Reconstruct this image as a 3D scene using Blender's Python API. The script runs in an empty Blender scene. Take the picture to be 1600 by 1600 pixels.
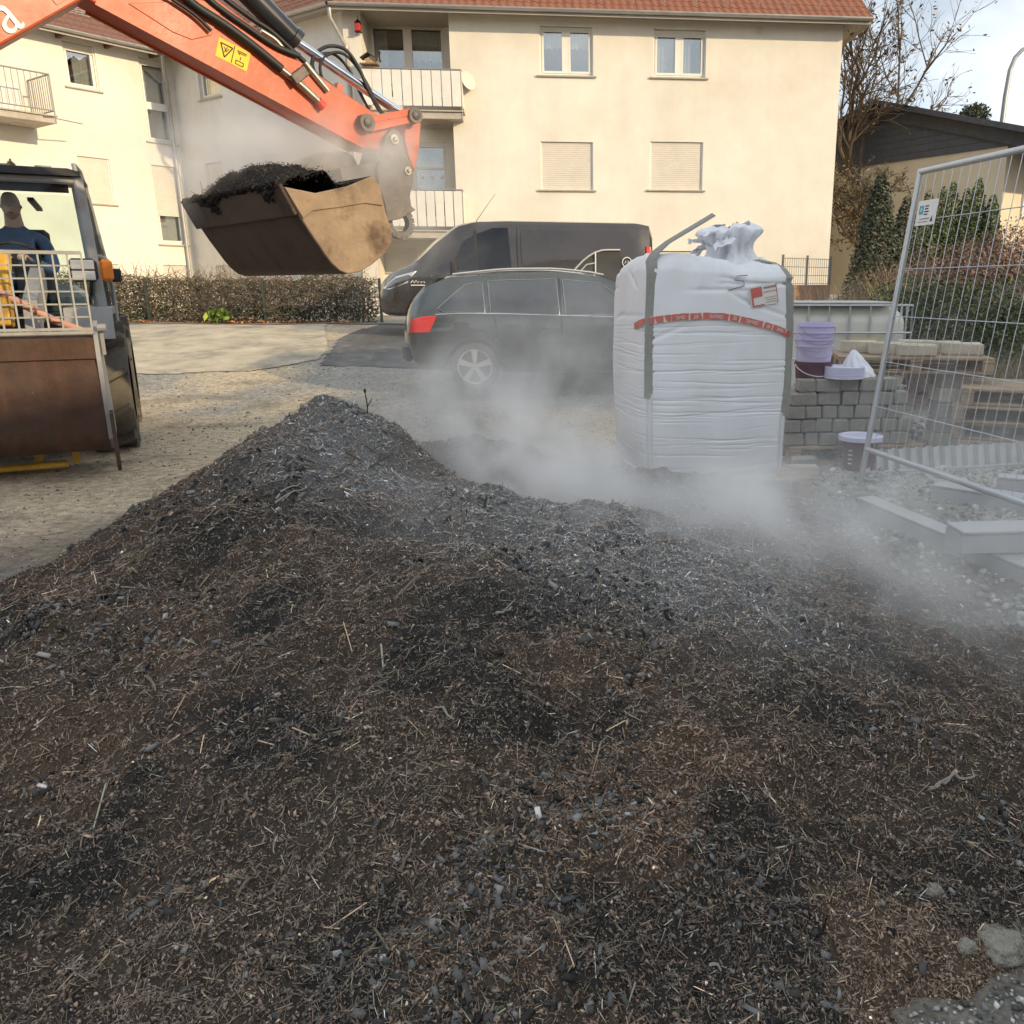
import bpy, math, random
import numpy as np
from mathutils import Matrix, Vector
random.seed(7); RNG = np.random.default_rng(11)
R = math.radians; PI = math.pi
scene = bpy.context.scene
COL = scene.collection

# ---------------------------------------------------------------- camera
F, PX, PY, CAMH = 1320.0, 962.0, 800.0, 1.45
TH = math.atan((PY - 449.0) / F)
cam_data = bpy.data.cameras.new('camera')
cam_data.sensor_fit = 'HORIZONTAL'; cam_data.sensor_width = 36.0
cam_data.lens = F / 1600.0 * 36.0
cam_data.shift_x = -(PX - 800.0) / 1600.0
cam_data.clip_start = 0.05; cam_data.clip_end = 2000.0
cam = bpy.data.objects.new('camera', cam_data); COL.objects.link(cam)
cam.location = (0, 0, CAMH); cam.rotation_euler = (PI / 2 - TH, 0, 0)
scene.camera = cam

# ---------------------------------------------------------------- light and sky
SUN_EL, SUN_AZ = R(18.0), R(-34.0)          # azimuth measured from +X
SUN = Vector((math.cos(SUN_EL) * math.cos(SUN_AZ), math.cos(SUN_EL) * math.sin(SUN_AZ), math.sin(SUN_EL)))
world = bpy.data.worlds.new('World'); scene.world = world; world.use_nodes = True
wn, wl = world.node_tree.nodes, world.node_tree.links
wn.clear()
w_out = wn.new('ShaderNodeOutputWorld'); w_bg = wn.new('ShaderNodeBackground')
w_sky = wn.new('ShaderNodeTexSky'); w_sky.sky_type = 'NISHITA'; w_sky.sun_disc = False
w_sky.sun_elevation = SUN_EL; w_sky.sun_rotation = math.atan2(SUN.x, SUN.y)
w_sky.air_density = 1.0; w_sky.dust_density = 1.5; w_sky.ozone_density = 1.5
w_tc = wn.new('ShaderNodeTexCoord'); w_sep = wn.new('ShaderNodeSeparateXYZ')
w_add = wn.new('ShaderNodeMath'); w_add.operation = 'ADD'; w_add.inputs[1].default_value = 0.42
w_abs = wn.new('ShaderNodeMath'); w_abs.operation = 'ABSOLUTE'
w_dx = wn.new('ShaderNodeMath'); w_dx.operation = 'DIVIDE'
w_dy = wn.new('ShaderNodeMath'); w_dy.operation = 'DIVIDE'
w_cmb = wn.new('ShaderNodeCombineXYZ')
w_noi = wn.new('ShaderNodeTexNoise'); w_noi.inputs['Scale'].default_value = 1.5; w_noi.inputs['Detail'].default_value = 6.0
w_noi.inputs['Roughness'].default_value = 0.52; w_noi.inputs['Distortion'].default_value = 0.25
w_rmp = wn.new('ShaderNodeValToRGB')
w_rmp.color_ramp.elements[0].position = 0.28; w_rmp.color_ramp.elements[1].position = 0.60
w_no2 = wn.new('ShaderNodeTexNoise'); w_no2.inputs['Scale'].default_value = 3.1; w_no2.inputs['Detail'].default_value = 5.0
w_rm2 = wn.new('ShaderNodeValToRGB')
w_rm2.color_ramp.elements[0].position = 0.32; w_rm2.color_ramp.elements[1].position = 0.66
w_rm2.color_ramp.elements[0].color = (6.9, 7.8, 8.7, 1); w_rm2.color_ramp.elements[1].color = (9.6, 9.9, 10.1, 1)
w_mix = wn.new('ShaderNodeMixRGB')
wl.new(w_tc.outputs['Generated'], w_sep.inputs[0])
wl.new(w_sep.outputs['Z'], w_abs.inputs[0]); wl.new(w_abs.outputs[0], w_add.inputs[0])
wl.new(w_sep.outputs['X'], w_dx.inputs[0]); wl.new(w_add.outputs[0], w_dx.inputs[1])
wl.new(w_sep.outputs['Y'], w_dy.inputs[0]); wl.new(w_add.outputs[0], w_dy.inputs[1])
wl.new(w_dx.outputs[0], w_cmb.inputs['X']); wl.new(w_dy.outputs[0], w_cmb.inputs['Y'])
wl.new(w_cmb.outputs[0], w_noi.inputs['Vector']); wl.new(w_cmb.outputs[0], w_no2.inputs['Vector'])
wl.new(w_noi.outputs['Fac'], w_rmp.inputs[0]); wl.new(w_no2.outputs['Fac'], w_rm2.inputs[0])
wl.new(w_rmp.outputs[0], w_mix.inputs['Fac']); wl.new(w_sky.outputs[0], w_mix.inputs['Color1']); wl.new(w_rm2.outputs[0], w_mix.inputs['Color2'])
wl.new(w_mix.outputs[0], w_bg.inputs['Color']); w_bg.inputs['Strength'].default_value = 0.095
wl.new(w_bg.outputs[0], w_out.inputs['Surface'])
sun_d = bpy.data.lights.new('sun', 'SUN'); sun_d.energy = 2.7; sun_d.angle = R(0.9); sun_d.color = (1.0, 0.79, 0.50)
sun_o = bpy.data.objects.new('sun', sun_d); COL.objects.link(sun_o)
sun_o.rotation_euler = SUN.to_track_quat('Z', 'Y').to_euler()
vs = scene.view_settings; vs.view_transform = 'Standard'; vs.look = 'None'; vs.gamma = 1.0; vs.use_curve_mapping = False
vs.exposure = 0.58
cy = scene.cycles
cy.use_denoising = True; cy.max_bounces = 8; cy.diffuse_bounces = 3; cy.glossy_bounces = 3; cy.transmission_bounces = 4
cy.volume_bounces = 6; cy.transparent_max_bounces = 24; cy.caustics_reflective = False; cy.caustics_refractive = False
cy.use_adaptive_sampling = True; cy.adaptive_threshold = 0.02
try: cy.denoiser = 'OPENIMAGEDENOISE'
except Exception: pass

# ---------------------------------------------------------------- geometry helpers
CT, ST = math.cos(TH), math.sin(TH)
def ray(x, y):
    u = (x - PX) / F; v = -(y - PY) / F
    return Vector((u, CT + v * ST, -ST + v * CT))
def at(x, y, Y):
    r = ray(x, y); t = Y / r.y
    return Vector((r.x * t, Y, CAMH + r.z * t))
def G(x, y, z=0.0):
    r = ray(x, y); t = (z - CAMH) / r.z
    return Vector((r.x * t, r.y * t, z))

def _h(ix, iy, s):
    n = (ix.astype(np.int64) * 374761393 + iy.astype(np.int64) * 668265263 + s * 2147483647) & 0xffffffff
    n = ((n ^ (n >> 13)) * 1274126177) & 0xffffffff
    return ((n ^ (n >> 16)) & 0xffff) / 65535.0
def vnoise(x, y, s=0):
    x = np.asarray(x, float); y = np.asarray(y, float)
    ix = np.floor(x); iy = np.floor(y); fx = x - ix; fy = y - iy
    fx = fx * fx * (3 - 2 * fx); fy = fy * fy * (3 - 2 * fy)
    a = _h(ix, iy, s); b = _h(ix + 1, iy, s); c = _h(ix, iy + 1, s); d = _h(ix + 1, iy + 1, s)
    return (a + (b - a) * fx) * (1 - fy) + (c + (d - c) * fx) * fy
def fbm(x, y, s=0, o=4, g=.5):
    t = 0; a = 1; n = 0
    for k in range(o):
        t = t + a * vnoise(x * 2 ** k + 17.3 * k, y * 2 ** k - 9.1 * k, s + k); n += a; a *= g
    return t / n
def sstep(a, b, x):
    t = np.clip((np.asarray(x, float) - a) / (b - a), 0, 1); return t * t * (3 - 2 * t)

def gz(x, y):
    """height of the bare ground"""
    x = np.asarray(x, float); y = np.asarray(y, float)
    ramp = 0.70 * sstep(9.0, 18.0, y)
    d1 = (x - 1.6) * .944 - (y - 10.3) * .338
    d2 = (y - 9.6) + .12 * (x - 3)
    d = np.minimum(d1, d2); d = np.where(d > 0, d, 0)
    bank = 2.5 * (1 - np.exp(-d * d / (3.4 * (d + .8)))) * sstep(0, 1.2, d)
    return ramp * (1 - .5 * sstep(0, 4, d)) + bank + .03 * (fbm(x * .7, y * .7, 3) - .5) * sstep(1.5, 4, np.hypot(x, y))
def gzf(x, y): return float(gz(np.array([x]), np.array([y]))[0])

# ---------------------------------------------------------------- materials
MATS = {}
def mat(name, col, rough=.7, metal=0., var=.18, scale=6., bump=0., bscale=60., col2=None, c2lo=.5, c2hi=.65, c2scale=None,
        spec=.4, coat=0., sub=0., attr=None, streak=None, flake=None):
    if name in MATS: return MATS[name]
    m = bpy.data.materials.new(name); m.use_nodes = True; MATS[name] = m
    nt = m.node_tree; N, Lk = nt.nodes, nt.links; b = N['Principled BSDF']
    b.inputs['Roughness'].default_value = rough; b.inputs['Metallic'].default_value = metal
    b.inputs['Specular IOR Level'].default_value = spec; b.inputs['Coat Weight'].default_value = coat
    b.inputs['Coat Roughness'].default_value = .08
    if sub:
        b.inputs['Subsurface Weight'].default_value = sub; b.inputs['Subsurface Radius'].default_value = (.01, .01, .01)
    tc = N.new('ShaderNodeTexCoord')
    def noise(sc, det=5., ro=.6):
        n = N.new('ShaderNodeTexNoise'); n.inputs['Scale'].default_value = sc; n.inputs['Detail'].default_value = det
        n.inputs['Roughness'].default_value = ro; Lk.new(tc.outputs['Object'], n.inputs['Vector']); return n
    if attr:
        a = N.new('ShaderNodeAttribute'); a.attribute_name = attr; cur = a.outputs['Color']
    else:
        rgb = N.new('ShaderNodeRGB'); rgb.outputs[0].default_value = (*col, 1); cur = rgb.outputs[0]
    if col2 is not None:
        n = noise(c2scale or scale * .6, 7., .65); rp = N.new('ShaderNodeValToRGB')
        rp.color_ramp.elements[0].position = c2lo; rp.color_ramp.elements[1].position = c2hi
        mx = N.new('ShaderNodeMixRGB'); Lk.new(n.outputs['Fac'], rp.inputs[0]); Lk.new(rp.outputs[0], mx.inputs['Fac'])
        Lk.new(cur, mx.inputs['Color1']); mx.inputs['Color2'].default_value = (*col2, 1); cur = mx.outputs[0]
    if streak is not None:                                      # rain and grime streaks running down
        mp = N.new('ShaderNodeMapping'); mp.inputs['Scale'].default_value = streak[2]; Lk.new(tc.outputs['Object'], mp.inputs['Vector'])
        n = N.new('ShaderNodeTexNoise'); n.inputs['Scale'].default_value = 1.; n.inputs['Detail'].default_value = 6.; n.inputs['Roughness'].default_value = .65; Lk.new(mp.outputs[0], n.inputs['Vector'])
        rp = N.new('ShaderNodeMapRange'); rp.inputs['From Min'].default_value = .48; rp.inputs['From Max'].default_value = .78; rp.inputs['To Max'].default_value = streak[1]; Lk.new(n.outputs['Fac'], rp.inputs['Value'])
        mx = N.new('ShaderNodeMixRGB'); Lk.new(rp.outputs[0], mx.inputs['Fac']); Lk.new(cur, mx.inputs['Color1']); mx.inputs['Color2'].default_value = (*streak[0], 1); cur = mx.outputs[0]
    if flake is not None:                                       # chips, scratches and specks
        n = noise(flake[1], 8., .7); rp = N.new('ShaderNodeValToRGB'); rp.color_ramp.elements[0].position = flake[2]; rp.color_ramp.elements[1].position = flake[2] + .03
        mx = N.new('ShaderNodeMixRGB'); Lk.new(n.outputs['Fac'], rp.inputs[0]); Lk.new(rp.outputs[0], mx.inputs['Fac']); Lk.new(cur, mx.inputs['Color1']); mx.inputs['Color2'].default_value = (*flake[0], 1); cur = mx.outputs[0]
    if var:
        n = noise(scale); mr = N.new('ShaderNodeMapRange'); mr.inputs['From Min'].default_value = .25; mr.inputs['From Max'].default_value = .75
        mr.inputs['To Min'].default_value = 1 - var; mr.inputs['To Max'].default_value = 1 + var
        Lk.new(n.outputs['Fac'], mr.inputs['Value'])
        mx = N.new('ShaderNodeVectorMath'); mx.operation = 'SCALE'
        Lk.new(cur, mx.inputs[0]); Lk.new(mr.outputs[0], mx.inputs['Scale']); cur = mx.outputs[0]
    Lk.new(cur, b.inputs['Base Color'])
    if var and rough > .05:
        mr = N.new('ShaderNodeMapRange'); mr.inputs['To Min'].default_value = max(.02, rough - .12); mr.inputs['To Max'].default_value = min(1, rough + .12)
        Lk.new(n.outputs['Fac'], mr.inputs['Value']); Lk.new(mr.outputs[0], b.inputs['Roughness'])
    if bump:
        n = noise(bscale, 4.); bp = N.new('ShaderNodeBump'); bp.inputs['Strength'].default_value = min(1, bump); bp.inputs['Distance'].default_value = .01 * max(1, bump)
        Lk.new(n.outputs['Fac'], bp.inputs['Height']); Lk.new(bp.outputs[0], b.inputs['Normal'])
    return m
def glass_mat(name, tint=(.9, .95, .93), refl=.12, rough=.0, edge=.9):
    if name in MATS: return MATS[name]
    m = bpy.data.materials.new(name); m.use_nodes = True; MATS[name] = m
    N, Lk = m.node_tree.nodes, m.node_tree.links; N.clear()
    o = N.new('ShaderNodeOutputMaterial'); t = N.new('ShaderNodeBsdfTransparent'); g = N.new('ShaderNodeBsdfGlossy')
    t.inputs['Color'].default_value = (*tint, 1); g.inputs['Roughness'].default_value = rough
    lw = N.new('ShaderNodeLayerWeight'); lw.inputs['Blend'].default_value = .35
    mr = N.new('ShaderNodeMapRange'); mr.inputs['To Min'].default_value = refl; mr.inputs['To Max'].default_value = edge
    mx = N.new('ShaderNodeMixShader'); Lk.new(lw.outputs['Facing'], mr.inputs['Value']); Lk.new(mr.outputs[0], mx.inputs[0])
    Lk.new(t.outputs[0], mx.inputs[1]); Lk.new(g.outputs[0], mx.inputs[2]); Lk.new(mx.outputs[0], o.inputs['Surface'])
    return m

# ---------------------------------------------------------------- things and mesh building
WM = {}
def tag(o, label=None, cat=None, group=None, kind=None):
    if label: o['label'] = label
    if cat: o['category'] = cat
    if group: o['group'] = group
    if kind: o['kind'] = kind
    return o
def thing(name, label, cat, loc=(0, 0, 0), rz=0., group=None, rot=None):
    o = bpy.data.objects.new(name, None); COL.objects.link(o); o.empty_display_size = .1
    o.location = loc; o.rotation_euler = rot if rot else (0, 0, rz)
    from mathutils import Euler
    WM[o.name] = Matrix.Translation(Vector(loc)) @ (Euler(rot).to_matrix().to_4x4() if rot else Matrix.Rotation(rz, 4, 'Z'))
    return tag(o, label, cat, group)
def wm(o): return WM.get(o.name, Matrix.Identity(4))
def link(o, parent=None):
    COL.objects.link(o)
    if parent is not None:
        o.parent = parent; WM[o.name] = wm(parent)
    return o
def copy_tree(o, parent=None, loc=None, rz=None):
    c = o.copy(); COL.objects.link(c); c.parent = parent
    if loc is not None: c.location = loc
    if rz is not None: c.rotation_euler = (0, 0, rz)
    for ch in list(o.children): copy_tree(ch, c)
    return c
CHB = [(sx, sy, sz) for sx in (-1, 1) for sy in (-1, 1) for sz in (-1, 1)]
def chamfer_box():
    v = []; f = []; idx = {}
    for s in CHB:
        for a in range(3):
            idx[(s, a)] = len(v); v.append((s, a))
    for a in range(3):
        for sg in (-1, 1):
            c = [s for s in CHB if s[a] == sg]; b1, b2 = [k for k in range(3) if k != a]
            c.sort(key=lambda s: math.atan2(s[b2], s[b1])); q = [idx[(s, a)] for s in c]
            if (a in (0, 2)) != (sg > 0): q.reverse()
            f.append(q)
    for a in range(3):
        b1, b2 = [k for k in range(3) if k != a]
        for s1 in (-1, 1):
            for s2 in (-1, 1):
                lo = [0, 0, 0]; lo[b1] = s1; lo[b2] = s2; hi = list(lo); lo[a] = -1; hi[a] = 1
                f.append([idx[(tuple(lo), b1)], idx[(tuple(lo), b2)], idx[(tuple(hi), b2)], idx[(tuple(hi), b1)]])
    for s in CHB: f.append([idx[(s, 0)], idx[(s, 1)], idx[(s, 2)]])
    # fix winding outward
    P = [tuple(s[k] * (1.0 if k == a else .9) for k in range(3)) for s, a in v]
    g = []
    for q in f:
        c = [sum(P[i][k] for i in q) / len(q) for k in range(3)]
        e1 = Vector(P[q[1]]) - Vector(P[q[0]]); e2 = Vector(P[q[2]]) - Vector(P[q[0]])
        g.append(q if e1.cross(e2).dot(Vector(c)) > 0 else q[::-1])
    return v, g
CV, CF = chamfer_box()
BF = [(0, 2, 3, 1), (4, 5, 7, 6), (0, 1, 5, 4), (2, 6, 7, 3), (0, 4, 6, 2), (1, 3, 7, 5)]
BF = [tuple(reversed(q)) if False else q for q in BF]
class MB:
    def __init__(s): s.v = []; s.f = []; s.mi = []
    def add(s, vs, fs, mi=0):
        o = len(s.v); s.v.extend([tuple(p) for p in vs]); s.f.extend([tuple(i + o for i in q) for q in fs]); s.mi.extend([mi] * len(fs)); return s
    def box(s, c, d, rot=None, ch=0., mi=0):
        h = [x * .5 for x in d]; c = Vector(c)
        if ch > 0:
            ch = min(ch, min(h) * .6)
            vs = [Vector([sg[k] * (h[k] if k == a else h[k] - ch) for k in range(3)]) for sg, a in CV]; fs = CF
        else:
            vs = [Vector((sg[0] * h[0], sg[1] * h[1], sg[2] * h[2])) for sg in CHB]; fs = BF
        if rot is not None: vs = [rot @ p for p in vs]
        return s.add([p + c for p in vs], fs, mi)
    def bar(s, a, b, w, t, up=(0, 0, 1), ch=0., mi=0):
        """box from a to b, w across, t along up"""
        a = Vector(a); b = Vector(b); d = b - a; L = d.length; x = d.normalized(); u = Vector(up)
        y = u.cross(x)
        if y.length < 1e-5: y = Vector((0, 1, 0)).cross(x)
        y.normalize(); z = x.cross(y); M = Matrix((x, y, z)).transposed()
        return s.box((a + b) * .5, (L, w, t), M, ch, mi)
    def tube(s, pts, r, n=8, cap=True, mi=0):
        pts = [Vector(p) for p in pts]; k = len(pts); rs = r if isinstance(r, (list, tuple)) else [r] * k
        rings = []; prev = None
        for i, p in enumerate(pts):
            t = (pts[min(i + 1, k - 1)] - pts[max(i - 1, 0)]).normalized()
            if prev is None:
                u = Vector((0, 0, 1)) if abs(t.z) < .9 else Vector((1, 0, 0)); a = t.cross(u).normalized()
            else:
                a = (prev - t * prev.dot(t)); a = a.normalized() if a.length > 1e-6 else t.cross(Vector((0, 0, 1))).normalized()
            prev = a; b = t.cross(a)
            rings.append([p + (a * math.cos(2 * PI * j / n) + b * math.sin(2 * PI * j / n)) * rs[i] for j in range(n)])
        return s.loft(rings, True, cap, mi)
    def cyl(s, a, b, r, r2=None, n=14, mi=0, cap=True): return s.tube([a, b], [r, r if r2 is None else r2], n, cap, mi)
    def loft(s, rings, closed=True, cap=True, mi=0):
        n = len(rings[0]); vs = [p for q in rings for p in q]; fs = []
        for i in range(len(rings) - 1):
            for j in range(n if closed else n - 1):
                a = i * n + j; b = i * n + (j + 1) % n; fs.append((a, b, b + n, a + n))
        if cap and closed: fs.append(tuple(range(n - 1, -1, -1))); fs.append(tuple(range(len(vs) - n, len(vs))))
        return s.add(vs, fs, mi)
    def lathe(s, prof, c, ax=(0, 0, 1), n=20, mi=0, cap=True):
        ax = Vector(ax).normalized(); u = ax.orthogonal().normalized(); w = ax.cross(u); c = Vector(c)
        return s.loft([[c + ax * h + (u * math.cos(2 * PI * j / n) + w * math.sin(2 * PI * j / n)) * max(r, 1e-4) for j in range(n)] for r, h in prof], True, cap, mi)
    def prism(s, poly, w0, w1, fn, mi=0):
        n = len(poly); vs = [fn(u, v, w0) for u, v in poly] + [fn(u, v, w1) for u, v in poly]
        fs = [tuple(range(n - 1, -1, -1)), tuple(range(n, 2 * n))] + [(i, (i + 1) % n, (i + 1) % n + n, i + n) for i in range(n)]
        return s.add(vs, fs, mi)
    def quad(s, a, b, c, d, mi=0): return s.add([a, b, c, d], [(0, 1, 2, 3)], mi)
    def build(s, name, m, parent=None, smooth=None, world=False, recalc=True, label=None):
        me = bpy.data.meshes.new(name); v = s.v
        if world and parent is not None:
            I = wm(parent).inverted(); v = [tuple(I @ Vector(p)) for p in v]
        me.from_pydata([tuple(p) for p in v], [], s.f)
        ms = m if isinstance(m, (list, tuple)) else [m]
        for x in ms: me.materials.append(x)
        if len(ms) > 1: me.polygons.foreach_set('material_index', s.mi)
        if recalc:
            import bmesh
            bm = bmesh.new(); bm.from_mesh(me); bmesh.ops.recalc_face_normals(bm, faces=bm.faces); bm.to_mesh(me); bm.free()
        if smooth is not None:
            me.polygons.foreach_set('use_smooth', [True] * len(me.polygons)); me.set_sharp_from_angle(angle=R(smooth))
        me.update()
        o = bpy.data.objects.new(name, me); link(o, parent)
        if label: o['label'] = label
        return o
def inst(src, parent, M=None):
    o = bpy.data.objects.new(src.name.split('.')[0], src.data); link(o, parent)
    if M is not None: o.matrix_local = M
    return o
def grid_mesh(name, V, m, parent=None, smooth=True, wrap=False):
    """V: (nu, nv, 3) array -> mesh object"""
    nu, nv = V.shape[:2]; idx = np.arange(nu * nv).reshape(nu, nv)
    if wrap: idx = np.vstack([idx, idx[:1]])
    q = np.stack([idx[:-1, :-1], idx[1:, :-1], idx[1:, 1:], idx[:-1, 1:]], -1).reshape(-1, 4)
    return np_mesh(name, V.reshape(-1, 3), q, m, parent, smooth)
def np_mesh(name, V, Fc, m, parent=None, smooth=False, col=None):
    me = bpy.data.meshes.new(name); n, k = Fc.shape
    me.vertices.add(len(V)); me.vertices.foreach_set('co', np.ascontiguousarray(V, np.float32).ravel())
    me.loops.add(n * k); me.loops.foreach_set('vertex_index', np.ascontiguousarray(Fc, np.int32).ravel())
    me.polygons.add(n); me.polygons.foreach_set('loop_start', np.arange(0, n * k, k, dtype=np.int32))
    if smooth: me.polygons.foreach_set('use_smooth', np.ones(n, bool))
    if col is not None:
        a = me.color_attributes.new('tone', 'FLOAT_COLOR', 'POINT')
        a.data.foreach_set('color', np.ascontiguousarray(np.hstack([col, np.ones((len(col), 1))]), np.float32).ravel())
    me.materials.append(m); me.update(calc_edges=True); me.validate()
    o = bpy.data.objects.new(name, me); return link(o, parent)
def scatter(name, TV, TF, pos, X, Y, Z, scl, col, m, parent=None, jit=0., rng=RNG, smooth=False):
    """many small copies of one template joined in one mesh; X,Y,Z are the (N,3) axes, scl (N,3)"""
    N = len(pos); TV = np.asarray(TV, float); TF = np.asarray(TF, int); nv = len(TV)
    L = np.broadcast_to(TV, (N, nv, 3)).copy()
    if jit: L += rng.normal(0, jit, L.shape)
    L *= scl[:, None, :]
    V = pos[:, None, :] + L[..., 0:1] * X[:, None, :] + L[..., 1:2] * Y[:, None, :] + L[..., 2:3] * Z[:, None, :]
    Fc = (TF[None] + (np.arange(N) * nv)[:, None, None]).reshape(-1, TF.shape[1])
    return np_mesh(name, V.reshape(-1, 3), Fc, m, parent, smooth, np.repeat(col, nv, 0))
def frames(N, up, spread, rng=RNG):
    """random local frames whose Z stays near up (N,3)"""
    z = up + rng.normal(0, 1, (N, 3)) * np.asarray(spread).reshape(-1, 1); z /= np.linalg.norm(z, axis=1, keepdims=True)
    a = rng.normal(0, 1, (N, 3)); x = a - (a * z).sum(1, keepdims=True) * z; x /= np.linalg.norm(x, axis=1, keepdims=True)
    return x, np.cross(z, x), z
BOXV = np.array(CHB) * .5
BOXT = np.array([t for q in BF for t in ((q[0], q[1], q[2]), (q[0], q[2], q[3]))])
_p = (1 + 5 ** .5) / 2
ICOV = np.array([(-1, _p, 0), (1, _p, 0), (-1, -_p, 0), (1, -_p, 0), (0, -1, _p), (0, 1, _p), (0, -1, -_p), (0, 1, -_p), (_p, 0, -1), (_p, 0, 1), (-_p, 0, -1), (-_p, 0, 1)]) / 1.9 * .5
ICOT = np.array([(0, 11, 5), (0, 5, 1), (0, 1, 7), (0, 7, 10), (0, 10, 11), (1, 5, 9), (5, 11, 4), (11, 10, 2), (10, 7, 6), (7, 1, 8), (3, 9, 4), (3, 4, 2), (3, 2, 6), (3, 6, 8), (3, 8, 9), (4, 9, 5), (2, 4, 11), (6, 2, 10), (8, 6, 7), (9, 8, 1)])
def text_mesh(name, body, size, m, parent, M, extrude=.002, align='CENTER', world=False):
    cu = bpy.data.curves.new(name, 'FONT'); cu.body = body; cu.size = size; cu.extrude = extrude; cu.align_x = align; cu.align_y = 'CENTER'; cu.resolution_u = 3
    t = bpy.data.objects.new('tmp', cu); COL.objects.link(t)
    dg = bpy.context.evaluated_depsgraph_get(); me = bpy.data.meshes.new_from_object(t.evaluated_get(dg))
    bpy.data.objects.remove(t); me.materials.clear(); me.materials.append(m)
    if world: M = wm(parent).inverted() @ M
    me.transform(M); o = bpy.data.objects.new(name, me); return link(o, parent)
def basis(o, x, y):
    """4x4 from an origin and two axes (text reads along x, up along y)"""
    x = Vector(x).normalized(); z = x.cross(Vector(y)).normalized(); y = z.cross(x)
    M = Matrix((x, y, z)).transposed().to_4x4(); M.translation = Vector(o); return M
# ================================================================ ground sheet
def axis_coords(lo, hi, step, far, grow=1.28):
    a = list(np.arange(lo, hi + 1e-6, step)); d = step
    while a[-1] < far: d *= grow; a.append(a[-1] + d)
    d = step
    while a[0] > -far: d *= grow; a.insert(0, a[0] - d)
    return np.array(a)
gx = axis_coords(-13, 13, .16, 600); gy = axis_coords(-2, 26, .16, 600)
GX, GY = np.meshgrid(gx, gy, indexing='ij')
GZ = gz(GX, GY)
GZ += (.012 * (fbm(GX * 5, GY * 5, 21, 3) - .5) + .05 * (fbm(GX * 1.1, GY * 1.1, 5, 3) - .5)) * (np.abs(GX) < 14) * (np.abs(GY) < 28)
def ground_tone(x, y):
    n = fbm(x * .55, y * .55, 8, 5); n2 = fbm(x * 2.3, y * 2.3, 9, 4)
    tan = np.array([.48, .39, .272]); grey = np.array([.29, .27, .235]); dark = np.array([.105, .092, .078]); soil = np.array([.12, .085, .075])
    k = sstep(.42, .6, n)[..., None]
    right = sstep(-1.0, 1.0, x - .1 * y)[..., None]
    c = tan * (1 - k) + grey * k
    c = c * (1 - .75 * right) + np.array([.33, .325, .30]) * .75 * right
    d = (sstep(.56, .72, n2) * .45)[..., None]
    c = c * (1 - d) + dark * d
    hd = np.hypot((x + .5) / 3.0, (y - 3.6) / 2.7)                       # crumbs of compost strewn round the heap
    near = (sstep(1.28, .98, hd + .35 * (n2 - .5)) * .75)[..., None]
    c = c * (1 - near) + dark * near
    d1 = np.minimum((x - 1.6) * .944 - (y - 10.3) * .338, (y - 9.6) + .12 * (x - 3))
    b = sstep(.0, .6, d1 + .4 * (n2 - .5))[..., None]
    return c * (1 - b) + soil * b
GT = ground_tone(GX, GY)
def ground_material():
    m = bpy.data.materials.new('yard_gravel'); m.use_nodes = True; N, Lk = m.node_tree.nodes, m.node_tree.links
    b = N['Principled BSDF']; b.inputs['Roughness'].default_value = .92; b.inputs['Specular IOR Level'].default_value = .2
    a = N.new('ShaderNodeAttribute'); a.attribute_name = 'tone'; tc = N.new('ShaderNodeTexCoord')
    def noise(s, d=6, r=.6):
        n = N.new('ShaderNodeTexNoise'); n.inputs['Scale'].default_value = s; n.inputs['Detail'].default_value = d; n.inputs['Roughness'].default_value = r
        Lk.new(tc.outputs['Object'], n.inputs['Vector']); return n
    n1 = noise(14); n2 = noise(90, 3); vo = N.new('ShaderNodeTexVoronoi'); vo.inputs['Scale'].default_value = 42; Lk.new(tc.outputs['Object'], vo.inputs['Vector'])
    def mr(src, lo, hi, a0=.3, a1=.7):
        q = N.new('ShaderNodeMapRange'); q.inputs['From Min'].default_value = a0; q.inputs['From Max'].default_value = a1
        q.inputs['To Min'].default_value = lo; q.inputs['To Max'].default_value = hi; Lk.new(src, q.inputs['Value']); return q.outputs[0]
    def scale(c, f):
        q = N.new('ShaderNodeVectorMath'); q.operation = 'SCALE'; Lk.new(c, q.inputs[0]); Lk.new(f, q.inputs['Scale']); return q.outputs[0]
    c = scale(a.outputs['Color'], mr(n1.outputs['Fac'], .62, 1.35)); c = scale(c, mr(n2.outputs['Fac'], .7, 1.35))
    hs = N.new('ShaderNodeSeparateColor'); Lk.new(vo.outputs['Color'], hs.inputs[0]); c = scale(c, mr(hs.outputs[0], .86, 1.14, 0, 1))
    Lk.new(c, b.inputs['Base Color'])
    ad = N.new('ShaderNodeMath'); ad.operation = 'SUBTRACT'; Lk.new(n2.outputs['Fac'], ad.inputs[0]); Lk.new(vo.outputs['Distance'], ad.inputs[1])
    bp = N.new('ShaderNodeBump'); bp.inputs['Strength'].default_value = .55; bp.inputs['Distance'].default_value = .008
    Lk.new(ad.outputs[0], bp.inputs['Height']); Lk.new(bp.outputs[0], b.inputs['Normal'])
    return m
nu, nv = GX.shape; idx = np.arange(nu * nv).reshape(nu, nv)
q = np.stack([idx[:-1, :-1], idx[1:, :-1], idx[1:, 1:], idx[:-1, 1:]], -1).reshape(-1, 4)
ground = np_mesh('ground', np.stack([GX, GY, GZ], -1).reshape(-1, 3), q, ground_material(), None, True, GT.reshape(-1, 3))
tag(ground, 'tan and grey gravel yard rising towards the hedge', 'ground', kind='structure')

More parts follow.
